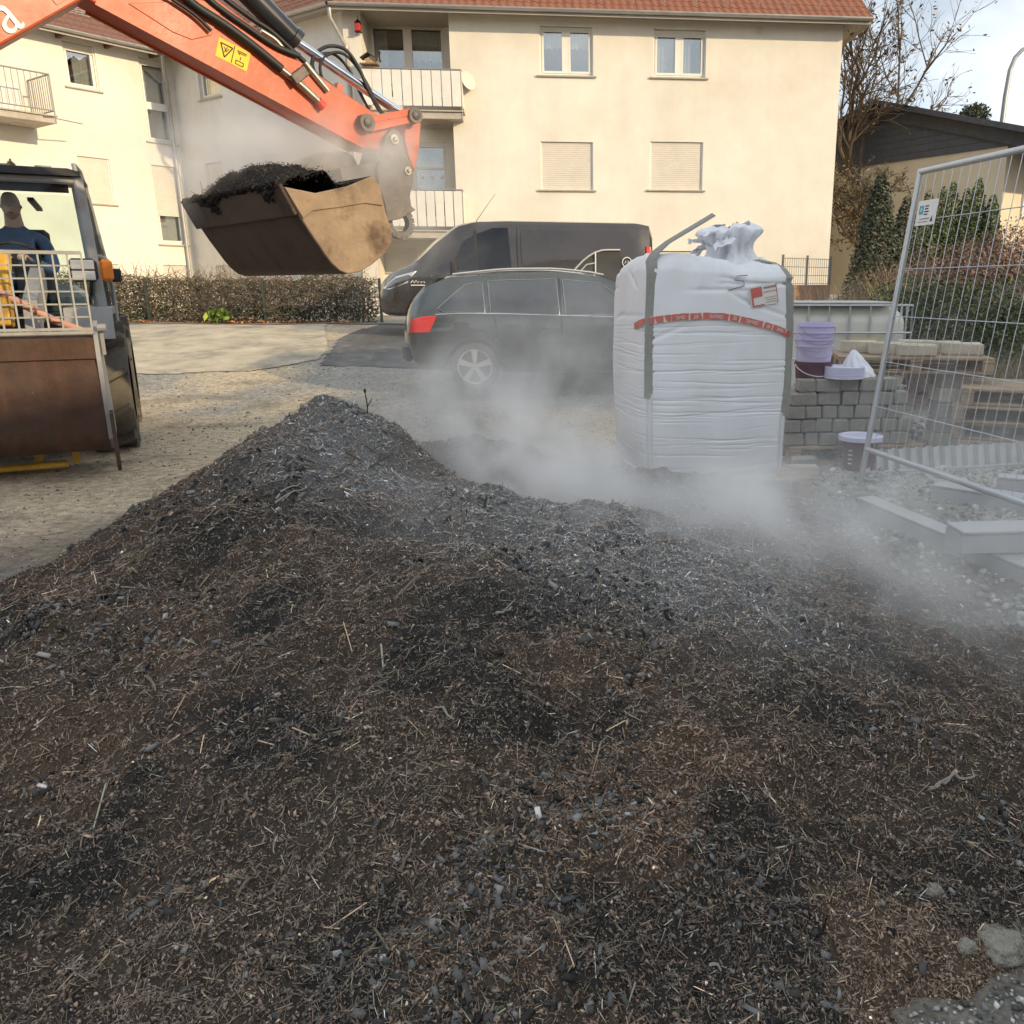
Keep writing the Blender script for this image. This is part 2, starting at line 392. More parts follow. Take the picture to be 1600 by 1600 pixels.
def sheet(name, poly, lift, m, step=.25, thick=.0):
    """thin sheet that follows the ground inside a polygon"""
    P = np.array(poly); lo = P.min(0); hi = P.max(0)
    xs = np.arange(lo[0], hi[0] + step, step); ys = np.arange(lo[1], hi[1] + step, step)
    X, Y = np.meshgrid(xs, ys, indexing='ij'); X = X + .0; inside = np.zeros(X.shape, bool); j = len(P) - 1
    for i in range(len(P)):
        c = ((P[i, 1] > Y) != (P[j, 1] > Y)) & (X < (P[j, 0] - P[i, 0]) * (Y - P[i, 1]) / (P[j, 1] - P[i, 1] + 1e-12) + P[i, 0]); inside ^= c; j = i
    Zs = gz(X, Y) + .05 * (fbm(X * 1.1, Y * 1.1, 5, 3) - .5) + lift
    k = np.arange(X.size).reshape(X.shape)
    ok = inside[:-1, :-1] & inside[1:, :-1] & inside[1:, 1:] & inside[:-1, 1:]
    Q = np.stack([k[:-1, :-1], k[1:, :-1], k[1:, 1:], k[:-1, 1:]], -1)[ok]
    return np_mesh(name, np.stack([X, Y, Zs], -1).reshape(-1, 3), Q, m, None, True)
m_conc = mat('old_concrete', (.47, .40, .29), .9, var=.3, scale=2.2, bump=.5, bscale=30, col2=(.27, .235, .19), c2lo=.5, c2hi=.68, c2scale=1.6)
m_asph = mat('worn_asphalt', (.105, .10, .095), .9, var=.35, scale=5, bump=.8, bscale=55, col2=(.2, .19, .17), c2lo=.52, c2hi=.7)
pa = [G(0, 596, gzf(-8, 11.5)), G(250, 588, .2), G(400, 583, .22), G(500, 572, .25), G(517, 560, .3), G(512, 530, .45), G(519, 507, .66), G(300, 508, .66), G(0, 509, .66)]
pa = [(p.x, p.y) for p in pa]; pa[0] = (-14, pa[0][1]); pa[-1] = (-14, pa[-1][1])
tag(sheet('concrete_path', pa, .012, m_conc, .05), 'worn pale concrete surface in front of the hedge', 'concrete', kind='structure')
m_road = mat('grey_asphalt', (.24, .225, .205), .9, var=.2, scale=4, bump=.5, bscale=60)
tag(sheet('road', [(-16, 17.95), (6, 17.95), (6, 18.75), (-16, 18.75)], .022, m_road, .15), 'narrow grey strip of road at the foot of the hedge', 'road', kind='structure')
pb = [(-4.55, 13.0), (-2.2, 12.6), (1.6, 12.9), (1.6, 17.9), (-4.9, 17.9), (-5.0, 15.5)]
tag(sheet('parking_pavement', pb, .008, m_asph, .06), 'dark worn asphalt under the parked van', 'pavement', kind='structure')

# ================================================================ compost heap
def heap_h(x, y):
    x = np.asarray(x, float); y = np.asarray(y, float)
    wx = x + .16 * (fbm(x * 1.7, y * 1.7, 31, 3) - .5); wy = y + .16 * (fbm(x * 1.7 + 5, y * 1.7, 33, 3) - .5)
    dy1 = wy - 4.65; r1 = np.hypot((wx + 1.58) * 1.1, dy1 * np.where(dy1 < 0, .52, .95)); c1 = .87 - .60 * (np.sqrt(r1 * r1 + .005)) + .06 * sstep(.6, 1.6, r1)
    ax = np.where(wx < -.55, 2.45, 2.36); r2 = ((wx + .55) / ax) ** 2 + ((wy - 3.1) / np.where(wy < 3.1, 1.98, 2.3)) ** 2
    c2 = .43 * (1 - r2)
    r3 = np.hypot(wx + 1.05, (wy - 5.75) * 1.0); c3 = .52 - .40 * np.sqrt(r3 * r3 + .02)
    r4 = np.hypot((wx - .22) * .8, wy - 5.65); c4 = .34 - .36 * np.sqrt(r4 * r4 + .03)
    r5 = np.hypot((wx - .45) * .9, wy - 4.5); c5 = .20 - .24 * np.sqrt(r5 * r5 + .03)
    r6 = np.hypot(wx + .85, (wy - 4.1) * .9); c6 = .52 - .30 * np.sqrt(r6 * r6 + .02)
    K = 16.; st = np.stack([c1, c2, c3, c4, c5, c6]); mx = st.max(0); h = mx + np.log(np.exp(K * (st - mx)).sum(0)) / K
    cr = np.exp(-(((wx + .42) / .55) ** 2 + ((wy - 5.0) / .38) ** 2)); h = h - .34 * cr * sstep(0, .3, h)
    e = sstep(-.12, .15, h)
    h = h + e * (.17 * (fbm(x * 2.6, y * 2.6, 41, 4) - .5) + .115 * (fbm(x * 6.5, y * 6.5, 45, 4, .6) - .5) + .045 * (fbm(x * 24, y * 24, 49, 3) - .5))
    return np.maximum(h, -.06) - .006
hx = np.arange(-4.2, 3.2, .02); hy = np.concatenate([np.arange(.45, 3.6, .018), np.arange(3.6, 7.3, .022)])
HX, HY = np.meshgrid(hx, hy, indexing='ij'); HH = heap_h(HX, HY); HZ = HH + gz(HX, HY)
def ash(x, y):
    e = lambda cx, cy_, sx, sy: np.exp(-(((x - cx) / sx) ** 2 + ((y - cy_) / sy) ** 2))
    return 1.15 * e(-.15, 3.75, .75, .55) + 1.0 * e(.2, 3.15, .55, .40) + .7 * e(.45, 2.75, .35, .28) + .8 * e(-1.25, 4.0, .55, .28) + .8 * e(.3, 5.0, 1.1, .8) + .9 * e(-1.45, 4.55, .45, .40)
def heap_tone(x, y, seed=60):
    br = np.array([.182, .142, .112]); rd = np.array([.24, .172, .126]); bk = np.array([.075, .074, .072]); gy_ = np.array([.39, .39, .384])
    n = fbm(x * 1.3, y * 1.3, seed, 5, .55); n2 = fbm(x * 3.4, y * 3.4, seed + 5, 4); n3 = fbm(x * 1.9 + 7, y * 1.9, seed + 9, 4)
    c = br + (rd - br) * sstep(.46, .64, n)[..., None]
    k = (sstep(.50, .66, n2) * .85)[..., None]; c = c * (1 - k) + bk * k
    a = ash(x, y)                                  # grey ashy mass on the flank right of the peak and across the middle
    a = np.clip(a * (.45 + 1.1 * n3), 0, .92)[..., None]
    return c * (1 - a) + gy_ * a
nu, nv = HX.shape; idx = np.arange(nu * nv).reshape(nu, nv)
keep = (HH[:-1, :-1] > -.05) | (HH[1:, 1:] > -.05)
q = np.stack([idx[:-1, :-1], idx[1:, :-1], idx[1:, 1:], idx[:-1, 1:]], -1)[keep]
m_heap = mat('compost', (.05, .04, .03), .95, var=.45, scale=70, bump=1.6, bscale=170, attr='tone', spec=.15)
heap = thing('compost_heap', 'large dark brown heap of steaming compost mixed with charcoal and twigs', 'compost heap', (-.6, 3.4, 0))
I4 = np.array([-.6, 3.4, 0])
np_mesh('heap_body', np.stack([HX, HY, HZ], -1).reshape(-1, 3) - I4, q, m_heap, heap, True, .5 * heap_tone(HX, HY).reshape(-1, 3))  # body tone halved as painted shade in the gaps between pieces
def heap_normal(x, y, e=.02):
    dx = (heap_h(x + e, y) - heap_h(x - e, y)) / (2 * e); dy = (heap_h(x, y + e) - heap_h(x, y - e)) / (2 * e)
    n = np.stack([-dx, -dy, np.ones_like(dx)], -1); return n / np.linalg.norm(n, axis=1, keepdims=True)
def heap_points(N, rng, falloff=1.6, ymin=1.12, hmin=-.01):
    """points on the heap, denser towards its near side where single pieces can be told apart"""
    out = []
    got = 0
    while got < N:
        x = rng.uniform(-3.8, 2.6, N * 3); y = rng.uniform(ymin, 6.9, N * 3)
        d = np.hypot(x, y); k = rng.random(N * 3) < np.clip((1.6 / np.maximum(d, 1.2)) ** falloff, 0, 1)
        x, y = x[k], y[k]; h = heap_h(x, y); k = h > hmin
        out.append(np.stack([x[k], y[k], h[k] + gz(x[k], y[k])], -1)); got += k.sum()
    return np.concatenate(out)[:N]
m_bits = mat('compost_pieces', (.1, .1, .1), .95, var=0, attr='tone', spec=.12)
def palette(cols, w, N, rng, jit=.3):
    cols = np.array(cols, float); c = cols[rng.choice(len(cols), N, p=np.array(w) / sum(w))]
    return c * np.exp(rng.normal(0, jit, (N, 1)))
rg = np.random.default_rng(5)
def chips(name, N, size, flat, cols, w, spread, sink, mask=None, falloff=1.6, jit=.07, tv=BOXV, tf=BOXT, cj=.48, blend=0.):
    P = heap_points(N if mask is None else int(N * 3), rg, falloff)
    if mask is not None:
        P = P[rg.random(len(P)) < mask(P[:, 0], P[:, 1])][:N]
    n = len(P); up = heap_normal(P[:, 0], P[:, 1]); X, Y, Z = frames(n, up, np.full(n, spread), rg)
    s = np.exp(np.clip(rg.normal(0, .38, (n, 1)), -1, .62)) * np.array(size)[None] * np.exp(rg.normal(0, .25, (n, 3)))
    far = np.clip(np.hypot(P[:, 0], P[:, 1]) / 2.8, 1, 1.28)[:, None]; s = s * far
    c = palette(cols, w, n, rg, cj)
    if blend: c = c * (1 - blend) + heap_tone(P[:, 0], P[:, 1]) * 1.35 * blend
    o = scatter(name, tv, tf, P - I4 + up * (s[:, 2:3] * sink), X, Y, Z, s, c, m_bits, heap, jit, rg)
    o['kind'] = 'stuff'; return o
clus = lambda x, y: sstep(.52, .70, fbm(x * 2.6, y * 2.6, 71, 4)) * .95 + .05
BARV = np.array([(-.5, -.5, -.3), (-.5, .5, -.3), (-.5, 0, .6), (.5, -.5, -.3), (.5, .5, -.3), (.5, 0, .6)])
BART = np.array([(0, 3, 4), (0, 4, 1), (1, 4, 5), (1, 5, 2), (2, 5, 3), (2, 3, 0)])
OCTV = np.array([(.5, 0, 0), (-.5, 0, 0), (0, .5, 0), (0, -.5, 0), (0, 0, .5), (0, 0, -.5)])
OCTT = np.array([(0, 2, 4), (2, 1, 4), (1, 3, 4), (3, 0, 4), (2, 0, 5), (1, 2, 5), (3, 1, 5), (0, 3, 5)])
TETV = np.array([(-.5, -.35, -.3), (.5, -.35, -.3), (0, .55, -.3), (0, 0, .6)]); TETT = np.array([(0, 2, 1), (0, 1, 3), (1, 2, 3), (2, 0, 3)])
chips('wood_chips', 70000, (.0105, .0046, .0026), 0, [(0.300, 0.213, 0.156), (0.426, 0.301, 0.211), (0.155, 0.132, 0.115), (0.251, 0.234, 0.222), (0.640, 0.508, 0.342)], [5, 2.6, 3.4, 2.2, .7], .5, .35, blend=.55, tv=OCTV, tf=OCTT, jit=.10)
chips('crumbs', 98000, (.0062, .0052, .0042), 0, [(0.251, 0.184, 0.136), (0.138, 0.120, 0.106), (0.377, 0.266, 0.187), (0.552, 0.434, 0.329)], [4, 4, 2.5, .9], .8, .3, tv=TETV, tf=TETT, jit=.12, blend=.6)
chips('charcoal_pieces', 10500, (.0135, .0064, .0040), 0, [(0.051, 0.050, 0.048), (0.097, 0.096, 0.092), (0.160, 0.157, 0.152), (0.228, 0.222, 0.211)], [4, 4, 2.5, .6], .55, .35, mask=clus, jit=.09)
chips('plant_fibres', 92000, (.021, .00095, .0012), 0, [(0.527, 0.374, 0.252), (0.325, 0.237, 0.173), (0.640, 0.640, 0.434), (0.212, 0.178, 0.156), (0.640, 0.640, 0.627)], [4, 5, 1.8, 3, .6], .5, .9, tv=BARV, tf=BART, jit=.1, blend=.55)
chips('straw_stalks', 700, (.045, .0020, .0020), 0, [(0.600, 0.434, 0.293), (0.640, 0.640, 0.494), (0.377, 0.266, 0.198)], [3, 1.2, 3], .25, .9, tv=BARV, tf=BART, jit=.05)
chips('pale_fragments', 1000, (.0068, .005, .004), 0, [(0.489, 0.447, 0.380), (0.380, 0.312, 0.231), (0.624, 0.570, 0.435)], [3, 3, 1], .6, .4, tv=OCTV, tf=OCTT, jit=.12)
chips('lumps', 1100, (.022, .018, .015), 0, [(0.085, 0.078, 0.071), (0.125, 0.103, 0.082), (0.057, 0.056, 0.055)], [3, 2, 2], .9, .25, mask=lambda x, y: np.clip(np.exp(-(((x + 1.65) / .6) ** 2 + ((y - 4.7) / .45) ** 2)) + .3 * np.exp(-(((x + 2.5) / .4) ** 2 + ((y - 4.0) / .4) ** 2)), 0, 1), falloff=.5, tv=OCTV, tf=OCTT, jit=.16, blend=.5)
chips('ash_flakes', 24000, (.009, .0024, .0016), 0, [(0.551, 0.555, 0.555), (0.373, 0.375, 0.375), (0.640, 0.640, 0.640)], [3, 4, .8], .6, .5, mask=lambda x, y: np.clip(ash(x, y), 0, 1), falloff=.9, tv=BARV, tf=BART)
# sticks lying about the peak, each a piece of its own
m_twig = mat('dry_twig', (.20, .155, .11), .85, var=.3, scale=30); m_twig2 = mat('grey_twig', (.30, .28, .25), .85, var=.3, scale=30); m_twig3 = mat('dark_twig', (.05, .04, .033), .9, var=.3, scale=30)
_HYU = np.arange(.45, 7.3, .02); _HXU = np.arange(-4.2, 3.2, .02); _a, _b = np.meshgrid(_HXU, _HYU, indexing='ij'); HGT = heap_h(_a, _b) + gz(_a, _b)
def hz1(x, y):
    """height of the heap's surface at one point, from the table"""
    i = min(max(int((x + 4.2) / .02), 0), HGT.shape[0] - 1); j = min(max(int((y - .45) / .02), 0), HGT.shape[1] - 1); return float(HGT[i, j])
def on_heap(px, py):
    r = ray(px, py); o = Vector((0, 0, CAMH)); t = .9
    while t < 9.5:
        p = o + r * t
        if p.z < hz1(p.x, p.y): return p
        t += .006
    return p
TWG = random.Random(3)
def twig(a, b, r, m, bend=.03, lift=.008, fork=False):
    pa_, pb_ = on_heap(*a), on_heap(*b)
    mb = MB(); n = 6; pts = []
    off = Vector((TWG.uniform(-1, 1), TWG.uniform(-1, 1), TWG.uniform(.2, 1))).normalized()
    for i in range(n):
        t = i / (n - 1); p = pa_.lerp(pb_, t) + off * bend * math.sin(PI * t) * (pb_ - pa_).length
        p.z = max(p.z, hz1(p.x, p.y)) + lift; pts.append(p)
    mb.tube(pts, [r * (1 - .45 * i / (n - 1)) for i in range(n)], 5)
    if fork: mb.tube([pts[2], pts[2] + (pb_ - pa_) * .22 + off * .03, pts[2] + (pb_ - pa_) * .34 + off * .05], [r * .6, r * .45, r * .25], 4)
    return mb.build('twig', m, heap, smooth=50, world=True)
for a, b, r, m in [((488, 709), (514, 706), .011, m_twig2), ((432, 782), (470, 758), .005, m_twig2), ((430, 790), (482, 765), .005, m_twig2), ((440, 786), (478, 772), .004, m_twig2), ((325, 835), (362, 812), .005, m_twig2),
                   ((580, 735), (614, 712), .006, m_twig3), ((520, 655), (560, 700), .004, m_twig), ((560, 690), (600, 720), .005, m_twig), ((505, 650), (530, 672), .004, m_twig), ((615, 740), (630, 755), .005, m_twig2),
                   ((618, 940), (646, 920), .009, m_twig), ((775, 965), (800, 955), .006, m_twig2), ((368, 1240), (408, 1372), .0, None), ((88, 1448), (126, 1408), .0035, m_twig), ((370, 1410), (408, 1370), .0035, m_twig),
                   ((624, 1372), (648, 1335), .004, m_twig), ((346, 1280), (351, 1254), .005, m_twig), ((680, 1112), (712, 1132), .004, m_twig2), ((228, 1060), (244, 1085), .005, m_twig), ((190, 920), (228, 925), .003, m_twig2),
                   ((640, 1262), (700, 1262), .002, m_twig), ((1452, 1240), (1488, 1222), .006, m_twig2), ((1488, 1222), (1524, 1219), .005, m_twig2), ((1108, 1520), (1140, 1530), .004, m_twig2), ((740, 1250), (765, 1250), .003, m_twig),
                   ((585, 1455), (608, 1490), .003, m_twig), ((780, 740), (757, 795), .0, None), ((1000, 890), (1030, 930), .004, m_twig3), ((1040, 700), (1050, 720), .0, None), ((930, 870), (945, 885), .004, m_twig3)]:
    if m: twig(a, b, r, m, fork=r > .0055)
for k in range(46):
    a = (TWG.gauss(500, 55), TWG.gauss(755, 45)); an = TWG.uniform(-.9, .9); L = TWG.uniform(14, 42)
    twig(a, (a[0] + L * math.cos(an), a[1] + L * math.sin(an)), TWG.uniform(.002, .0045), TWG.choice([m_twig, m_twig2, m_twig3]))
# a dead stem standing on the crest, and a stub in the saddle
p = on_heap(574, 650); st = thing('dead_weed_stem', 'thin dark dead stem standing up from the crest of the heap', 'stem', p)
st_m = MB(); st_m.tube([(0, 0, -.05), (.004, 0, .06), (-.006, .01, .13)], [.004, .0035, .003], 5); st_m.build('stalk', m_twig3, st, smooth=60)
s2 = MB(); s2.tube([(.004, 0, .05), (.025, .0, .085), (.03, .005, .10)], [.003, .002, .0015], 4); s2.build('side_shoot', m_twig3, st, smooth=60)
s3 = MB(); s3.lathe([(.002, 0), (.007, .006), (.008, .016), (.003, .026)], (-.006, .01, .125), n=7); s3.build('seed_head', m_twig3, st, smooth=60)
p = on_heap(757, 797); s4 = MB(); s4.tube([(0, 0, -.04), (.002, 0, .03), (.012, 0, .065)], [.007, .006, .005], 6); o = s4.build('broken_stub', m_twig3, None, smooth=60); o.location = p
tag(o, 'short dark twig stub sticking up at the saddle of the heap', 'twig')
# pale stones at the near right edge
def stone(px, py, d, m, label, name='stone', z=None):
    p = on_heap(px, py); rr = np.random.default_rng(int(px + py)); n = 44; mm = 26
    th = np.linspace(0, 2 * PI, n, endpoint=False); ph = np.linspace(.02, PI - .02, mm); T, Pp = np.meshgrid(th, ph, indexing='ij')
    rad = .75 + .5 * fbm(np.cos(T) * np.sin(Pp) * 1.6 + 3 + px, np.sin(T) * np.sin(Pp) * 1.6 + np.cos(Pp) * 1.3, int(py), 4)
    rad *= .8 + .4 * fbm(np.cos(T) * np.sin(Pp) * 5 + 9, np.sin(T) * np.sin(Pp) * 5 + np.cos(Pp) * 4, 3, 4, .7)
    V = np.stack([rad * np.sin(Pp) * np.cos(T) * d[0], rad * np.sin(Pp) * np.sin(T) * d[1], rad * np.cos(Pp) * d[2]], -1) * .5
    o = grid_mesh(name, V, m, None, True, wrap=True); o.location = p + Vector((0, 0, d[2] * .02)); return tag(o, label, 'stone')
m_stone = mat('pale_stone', (.42, .39, .33), .95, var=.35, scale=40, bump=2., bscale=140, col2=(.2, .17, .13), c2lo=.5, c2hi=.62, c2scale=22)
stone(1461, 1394, (.042, .038, .034), m_stone, 'small pale crumbly stone lying alone on the dark compost')
stone(1565, 1478, (.11, .12, .05), m_stone, 'largest pale lump of stone at the gravelly corner of the heap')
stone(1510, 1482, (.05, .04, .035), m_stone, 'pale rounded pebble just beside the large pale lump')
stone(537, 1117, (.028, .024, .016), mat('grey_pebble', (.22, .22, .2), .8, var=.2), 'grey pebble lying midway down the brown face of the heap')
# ---------------------------------------------------------------- gravel lying on the yard
m_gravel = mat('gravel_stones', (.3, .3, .3), .85, var=.15, scale=40, attr='tone', spec=.3)
def gravel(name, N, region, size, cols, w, label, dens=None, far=1.5, tv=ICOV, tf=ICOT):
    x = rg.uniform(region[0], region[1], N * 4); y = rg.uniform(region[2], region[3], N * 4); d = np.hypot(x, y)
    k = (rg.random(N * 4) < np.clip((3.2 / np.maximum(d, 1.)) ** far, 0, 1)) & (heap_h(x, y) < .004)
    if dens is not None: k &= rg.random(N * 4) < dens(x, y)
    x, y = x[k][:N], y[k][:N]; n = len(x); X, Y, Z = frames(n, np.tile([0, 0, 1.], (n, 1)), np.full(n, .5), rg)
    s = np.exp(rg.normal(0, .32, (n, 1))) * np.array(size)[None] * np.exp(rg.normal(0, .18, (n, 3))) * np.where(np.hypot(x, y) < 5, np.clip(np.hypot(x, y) / 5, .4, 1), np.clip(np.hypot(x, y) / 6, 1, 1.6))[:, None]
    P = np.stack([x, y, gz(x, y) + .012 * (fbm(x * 5, y * 5, 21, 3) - .5) + .05 * (fbm(x * 1.1, y * 1.1, 5, 3) - .5)], -1); P[:, 2] += s[:, 2] * .2
    o = scatter(name, tv, tf, P, X, Y, Z, s, palette(cols, w, n, rg, .25), m_gravel, None, .05, rg, True)
    return tag(o, label, 'gravel', kind='stuff')
gravel('gravel', 11500, (.3, 5.2, 1.2, 9.5), (.034, .026, .02), [(.36, .36, .33), (.26, .265, .26), (.45, .44, .4), (.2, .21, .2)], [4, 4, 2, 2], 'grey rounded gravel between the heap and the fence', lambda x, y: sstep(.45, 1.4, x - .04 * y))
gravel('corner_gravel', 5200, (.6, 2.0, 1.0, 2.4), (.030, .024, .018), [(.36, .36, .33), (.26, .265, .26), (.45, .44, .4), (.2, .21, .2), (.09, .085, .08)], [4, 4, 2, 2, 3], 'fine pale gravel at the near right corner beside the heap', far=0.3, tv=OCTV, tf=OCTT)
gravel('loose_stones', 9000, (-9, 3, 3.5, 13), (.0125, .0105, .007), [(.38, .31, .22), (.28, .25, .2), (.46, .40, .31), (.14, .115, .095)], [4, 4, 1, 3], 'small loose stones and crumbs strewn over the tan yard', far=1.1, tv=OCTV, tf=OCTT)
# ================================================================ apartment building
class Wall:
    def __init__(s, o, ang):
        s.o = Vector((o[0], o[1], 0)); s.d = Vector((math.cos(R(ang)), math.sin(R(ang)), 0)); s.n = Vector((s.d.y, -s.d.x, 0))
    def P(s, u, v, n=0.): return s.o + s.d * u + s.n * n + Vector((0, 0, v))
    def pix(s, x, y, n=0.):
        r = ray(x, y); o = Vector((0, 0, CAMH)); q = s.o + s.n * n; t = (q - o).dot(s.n) / r.dot(s.n); p = o + r * t; return (p - s.o).dot(s.d), p.z
    def M(s): return Matrix((s.d, s.n, Vector((0, 0, 1)))).transposed()
    def box(s, mb, u0, u1, v0, v1, n0, n1, ch=0.):
        mb.box(s.P((u0 + u1) / 2, (v0 + v1) / 2, (n0 + n1) / 2), (abs(u1 - u0), abs(n1 - n0), abs(v1 - v0)), s.M(), ch)
m_ren = mat('cream_render', (.77, .725, .635), .92, streak=((.60, .55, .47), .30, (1.6, 1.6, .12)), var=.07, scale=1.3, bump=.35, bscale=45, col2=(.70, .635, .53), c2lo=.45, c2hi=.72, c2scale=.45)
m_ren_m = mat('shaded_render', (.76, .735, .69), .92, streak=((.55, .53, .49), .5, (1.6, 1.6, .12)), var=.06, scale=1.3, bump=.35, bscale=45, col2=(.6, .57, .51), c2lo=.5, c2hi=.75, c2scale=.5)  # greyer copy of the cream render, shade of the middle wall put in
m_pvc = mat('white_window_frame', (.80, .77, .70), .45, var=.04); m_shut = mat('cream_shutter', (.66, .61, .53), .6, var=.06, scale=3)
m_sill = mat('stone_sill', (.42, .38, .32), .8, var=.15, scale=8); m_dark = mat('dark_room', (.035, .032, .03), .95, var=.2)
m_curt = mat('net_curtain', (.78, .75, .70), .95, var=.12, scale=9, bump=.3, bscale=25); m_glass = glass_mat('window_glass', (.9, .93, .92), .26)
m_zinc = mat('zinc_gutter', (.42, .41, .40), .45, .6, var=.12, scale=5); m_soff = mat('painted_soffit', (.42, .38, .33), .85, var=.1)
m_tile = mat('red_clay_tile', (.26, .10, .055), .85, var=.3, scale=2.5, bump=.3, bscale=30, col2=(.16, .075, .05), c2lo=.5, c2hi=.7, c2scale=3.)
m_tileb = mat('brown_clay_tile', (.20, .10, .07), .85, var=.35, scale=2.5, bump=.3, bscale=30, col2=(.30, .15, .09), c2lo=.5, c2hi=.7, c2scale=3.)
m_rail = mat('grey_balcony_rail', (.30, .29, .28), .5, .4, var=.1); m_panel = mat('white_balcony_panel', (.72, .68, .62), .75, var=.1, scale=2.2)
m_slab = mat('balcony_concrete', (.46, .41, .35), .9, var=.15, scale=3, col2=(.33, .29, .24)); m_wood = mat('brown_rafter', (.12, .06, .035), .8, var=.2)
FW = Wall((0, 24.0), 5.3)
uA = FW.pix(552, 250)[0]; uB = FW.pix(706, 150)[0]; uR = FW.pix(1306, 230)[0]
A = FW.P(uA, 0)
MW = Wall((A.x, A.y), -34.4)
uC = MW.pix(285, 250)[0]; C = MW.P(uC, 0)
LW = Wall((C.x, C.y), 55.4)
uL = -12.0
GB = .55                                                      # ground level at the building
vE = FW.pix(962, 36)[1]; vE = round(vE, 2)
house = thing('apartment_building', 'cream rendered apartment block with red tiled roof behind the hedge and van', 'building', (0, 24.0, GB))
def wall_mesh(W, u0, u1, v0, v1, holes, m, depth=.16, name='wall'):
    us = sorted({u0, u1, *[h[0] for h in holes], *[h[1] for h in holes]}); vs_ = sorted({v0, v1, *[h[2] for h in holes], *[h[3] for h in holes]})
    mb = MB()
    for i in range(len(us) - 1):
        for j in range(len(vs_) - 1):
            cu, cv = (us[i] + us[i + 1]) / 2, (vs_[j] + vs_[j + 1]) / 2
            if any(h[0] < cu < h[1] and h[2] < cv < h[3] for h in holes): continue
            mb.quad(W.P(us[i], vs_[j]), W.P(us[i + 1], vs_[j]), W.P(us[i + 1], vs_[j + 1]), W.P(us[i], vs_[j + 1]))
    for a, b, c, d in [h[:4] for h in holes]:
        for p, q in (((a, c), (b, c)), ((b, c), (b, d)), ((b, d), (a, d)), ((a, d), (a, c))):
            mb.quad(W.P(*p), W.P(*q), W.P(q[0], q[1], -depth), W.P(p[0], p[1], -depth))
    return mb.build(name, m, house, world=True, recalc=False)
def corrugated(W, mb, u0, u1, v0, v1, n, pitch=.05, h=.008):
    k = max(2, int((v1 - v0) / pitch)); pr = []
    for i in range(k):
        z = v0 + (v1 - v0) * i / k; dz = (v1 - v0) / k
        pr += [(z, n - h), (z + dz * .15, n), (z + dz * .85, n)]
    pr.append((v1, n - h))
    vs_ = [W.P(u, z, nn) for z, nn in pr for u in (u0, u1)]
    mb.add(vs_, [(2 * i, 2 * i + 1, 2 * i + 3, 2 * i + 2) for i in range(len(pr) - 1)])
def window(W, a, b, c, d, style='double', shut=.12, depth=.16, curtain=None, sill=True, rb=random.Random(4)):
    """a window in the opening a..b, c..d; its frame is the part, the rest sub-parts"""
    f = .065; mb = MB(); n0, n1 = -depth, -depth + .07
    hs = (d - c) * shut
    top = d - (hs if shut < .95 else 0) - (.0)
    for q in ((a, a + f, c, d), (b - f, b, c, d), (a + f, b - f, c, c + f), (a + f, b - f, d - f, d)): W.box(mb, *q, n0, n1)
    cells = []
    if shut < .95:
        if style == 'double': m_ = (a + b) / 2; W.box(mb, m_ - .06, m_ + .06, c + f, d - f, n0, n1 + .015); cells = [(a + f, m_ - .06), (m_ + .06, b - f)]
        else: cells = [(a + f, b - f)]
        vr = [(c + f, d - f)]
        if style == 'tall': k = c + (d - c) * .44; W.box(mb, a + f, b - f, k - .05, k + .05, n0, n1 + .012); vr = [(c + f, k - .05), (k + .05, d - f)]
        for ca, cb in cells:
            for va, vb in vr:
                for q in ((ca, ca + .05, va, vb), (cb - .05, cb, va, vb), (ca + .05, cb - .05, va, va + .05), (ca + .05, cb - .05, vb - .05, vb)): W.box(mb, *q, n0 + .01, n1 + .02)
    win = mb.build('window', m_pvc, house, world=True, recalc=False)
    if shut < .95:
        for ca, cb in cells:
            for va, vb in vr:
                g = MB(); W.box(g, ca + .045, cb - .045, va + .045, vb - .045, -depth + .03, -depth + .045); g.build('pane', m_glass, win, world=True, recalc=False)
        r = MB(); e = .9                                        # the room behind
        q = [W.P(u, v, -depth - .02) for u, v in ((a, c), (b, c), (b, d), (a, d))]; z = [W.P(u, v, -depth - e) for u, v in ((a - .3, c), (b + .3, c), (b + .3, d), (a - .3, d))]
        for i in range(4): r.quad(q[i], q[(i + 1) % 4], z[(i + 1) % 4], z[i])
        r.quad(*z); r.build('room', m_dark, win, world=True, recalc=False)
        if curtain:
            for (ka, kb, kc, kd) in curtain:
                ua, ub = a + (b - a) * ka, a + (b - a) * kb; va, vb = c + (d - c) * kc, c + (d - c) * kd
                k = int((ub - ua) / .03) + 4; X = np.linspace(0, 1, k); rows = 6; V = np.zeros((k, rows, 3))
                for i in range(k):
                    for j in range(rows):
                        p = W.P(ua + (ub - ua) * X[i], va + (vb - va) * j / (rows - 1) + (.02 * math.sin(X[i] * 25) if j == 0 else 0), -depth - .12 + .025 * math.sin(X[i] * (ub - ua) * 70 + .4 * math.sin(j)))
                        V[i, j] = wm(house).inverted() @ p
                grid_mesh('curtain', V, m_curt, win)
    if shut > .02:
        s = MB(); top = d - (0 if shut > .95 else f * .3); corrugated(W, s, a + .03, b - .03, d - (d - c) * shut, top, -depth + .105); W.box(s, a + .03, b - .03, d - (d - c) * shut - .03, d - (d - c) * shut, -depth + .09, -depth + .11)
        s.build('roller_shutter', m_shut, win, world=True, recalc=False)
        r = MB(); W.box(r, a, a + .035, c, d, -depth + .07, -depth + .125); W.box(r, b - .035, b, c, d, -depth + .07, -depth + .125); r.build('shutter_rail', m_pvc, win, world=True, recalc=False)
    if sill:
        s = MB(); W.box(s, a - .08, b + .08, c - .045, c - .003, -.10, .06, .006); s.build('sill', m_sill, win, world=True, recalc=False)
    return win
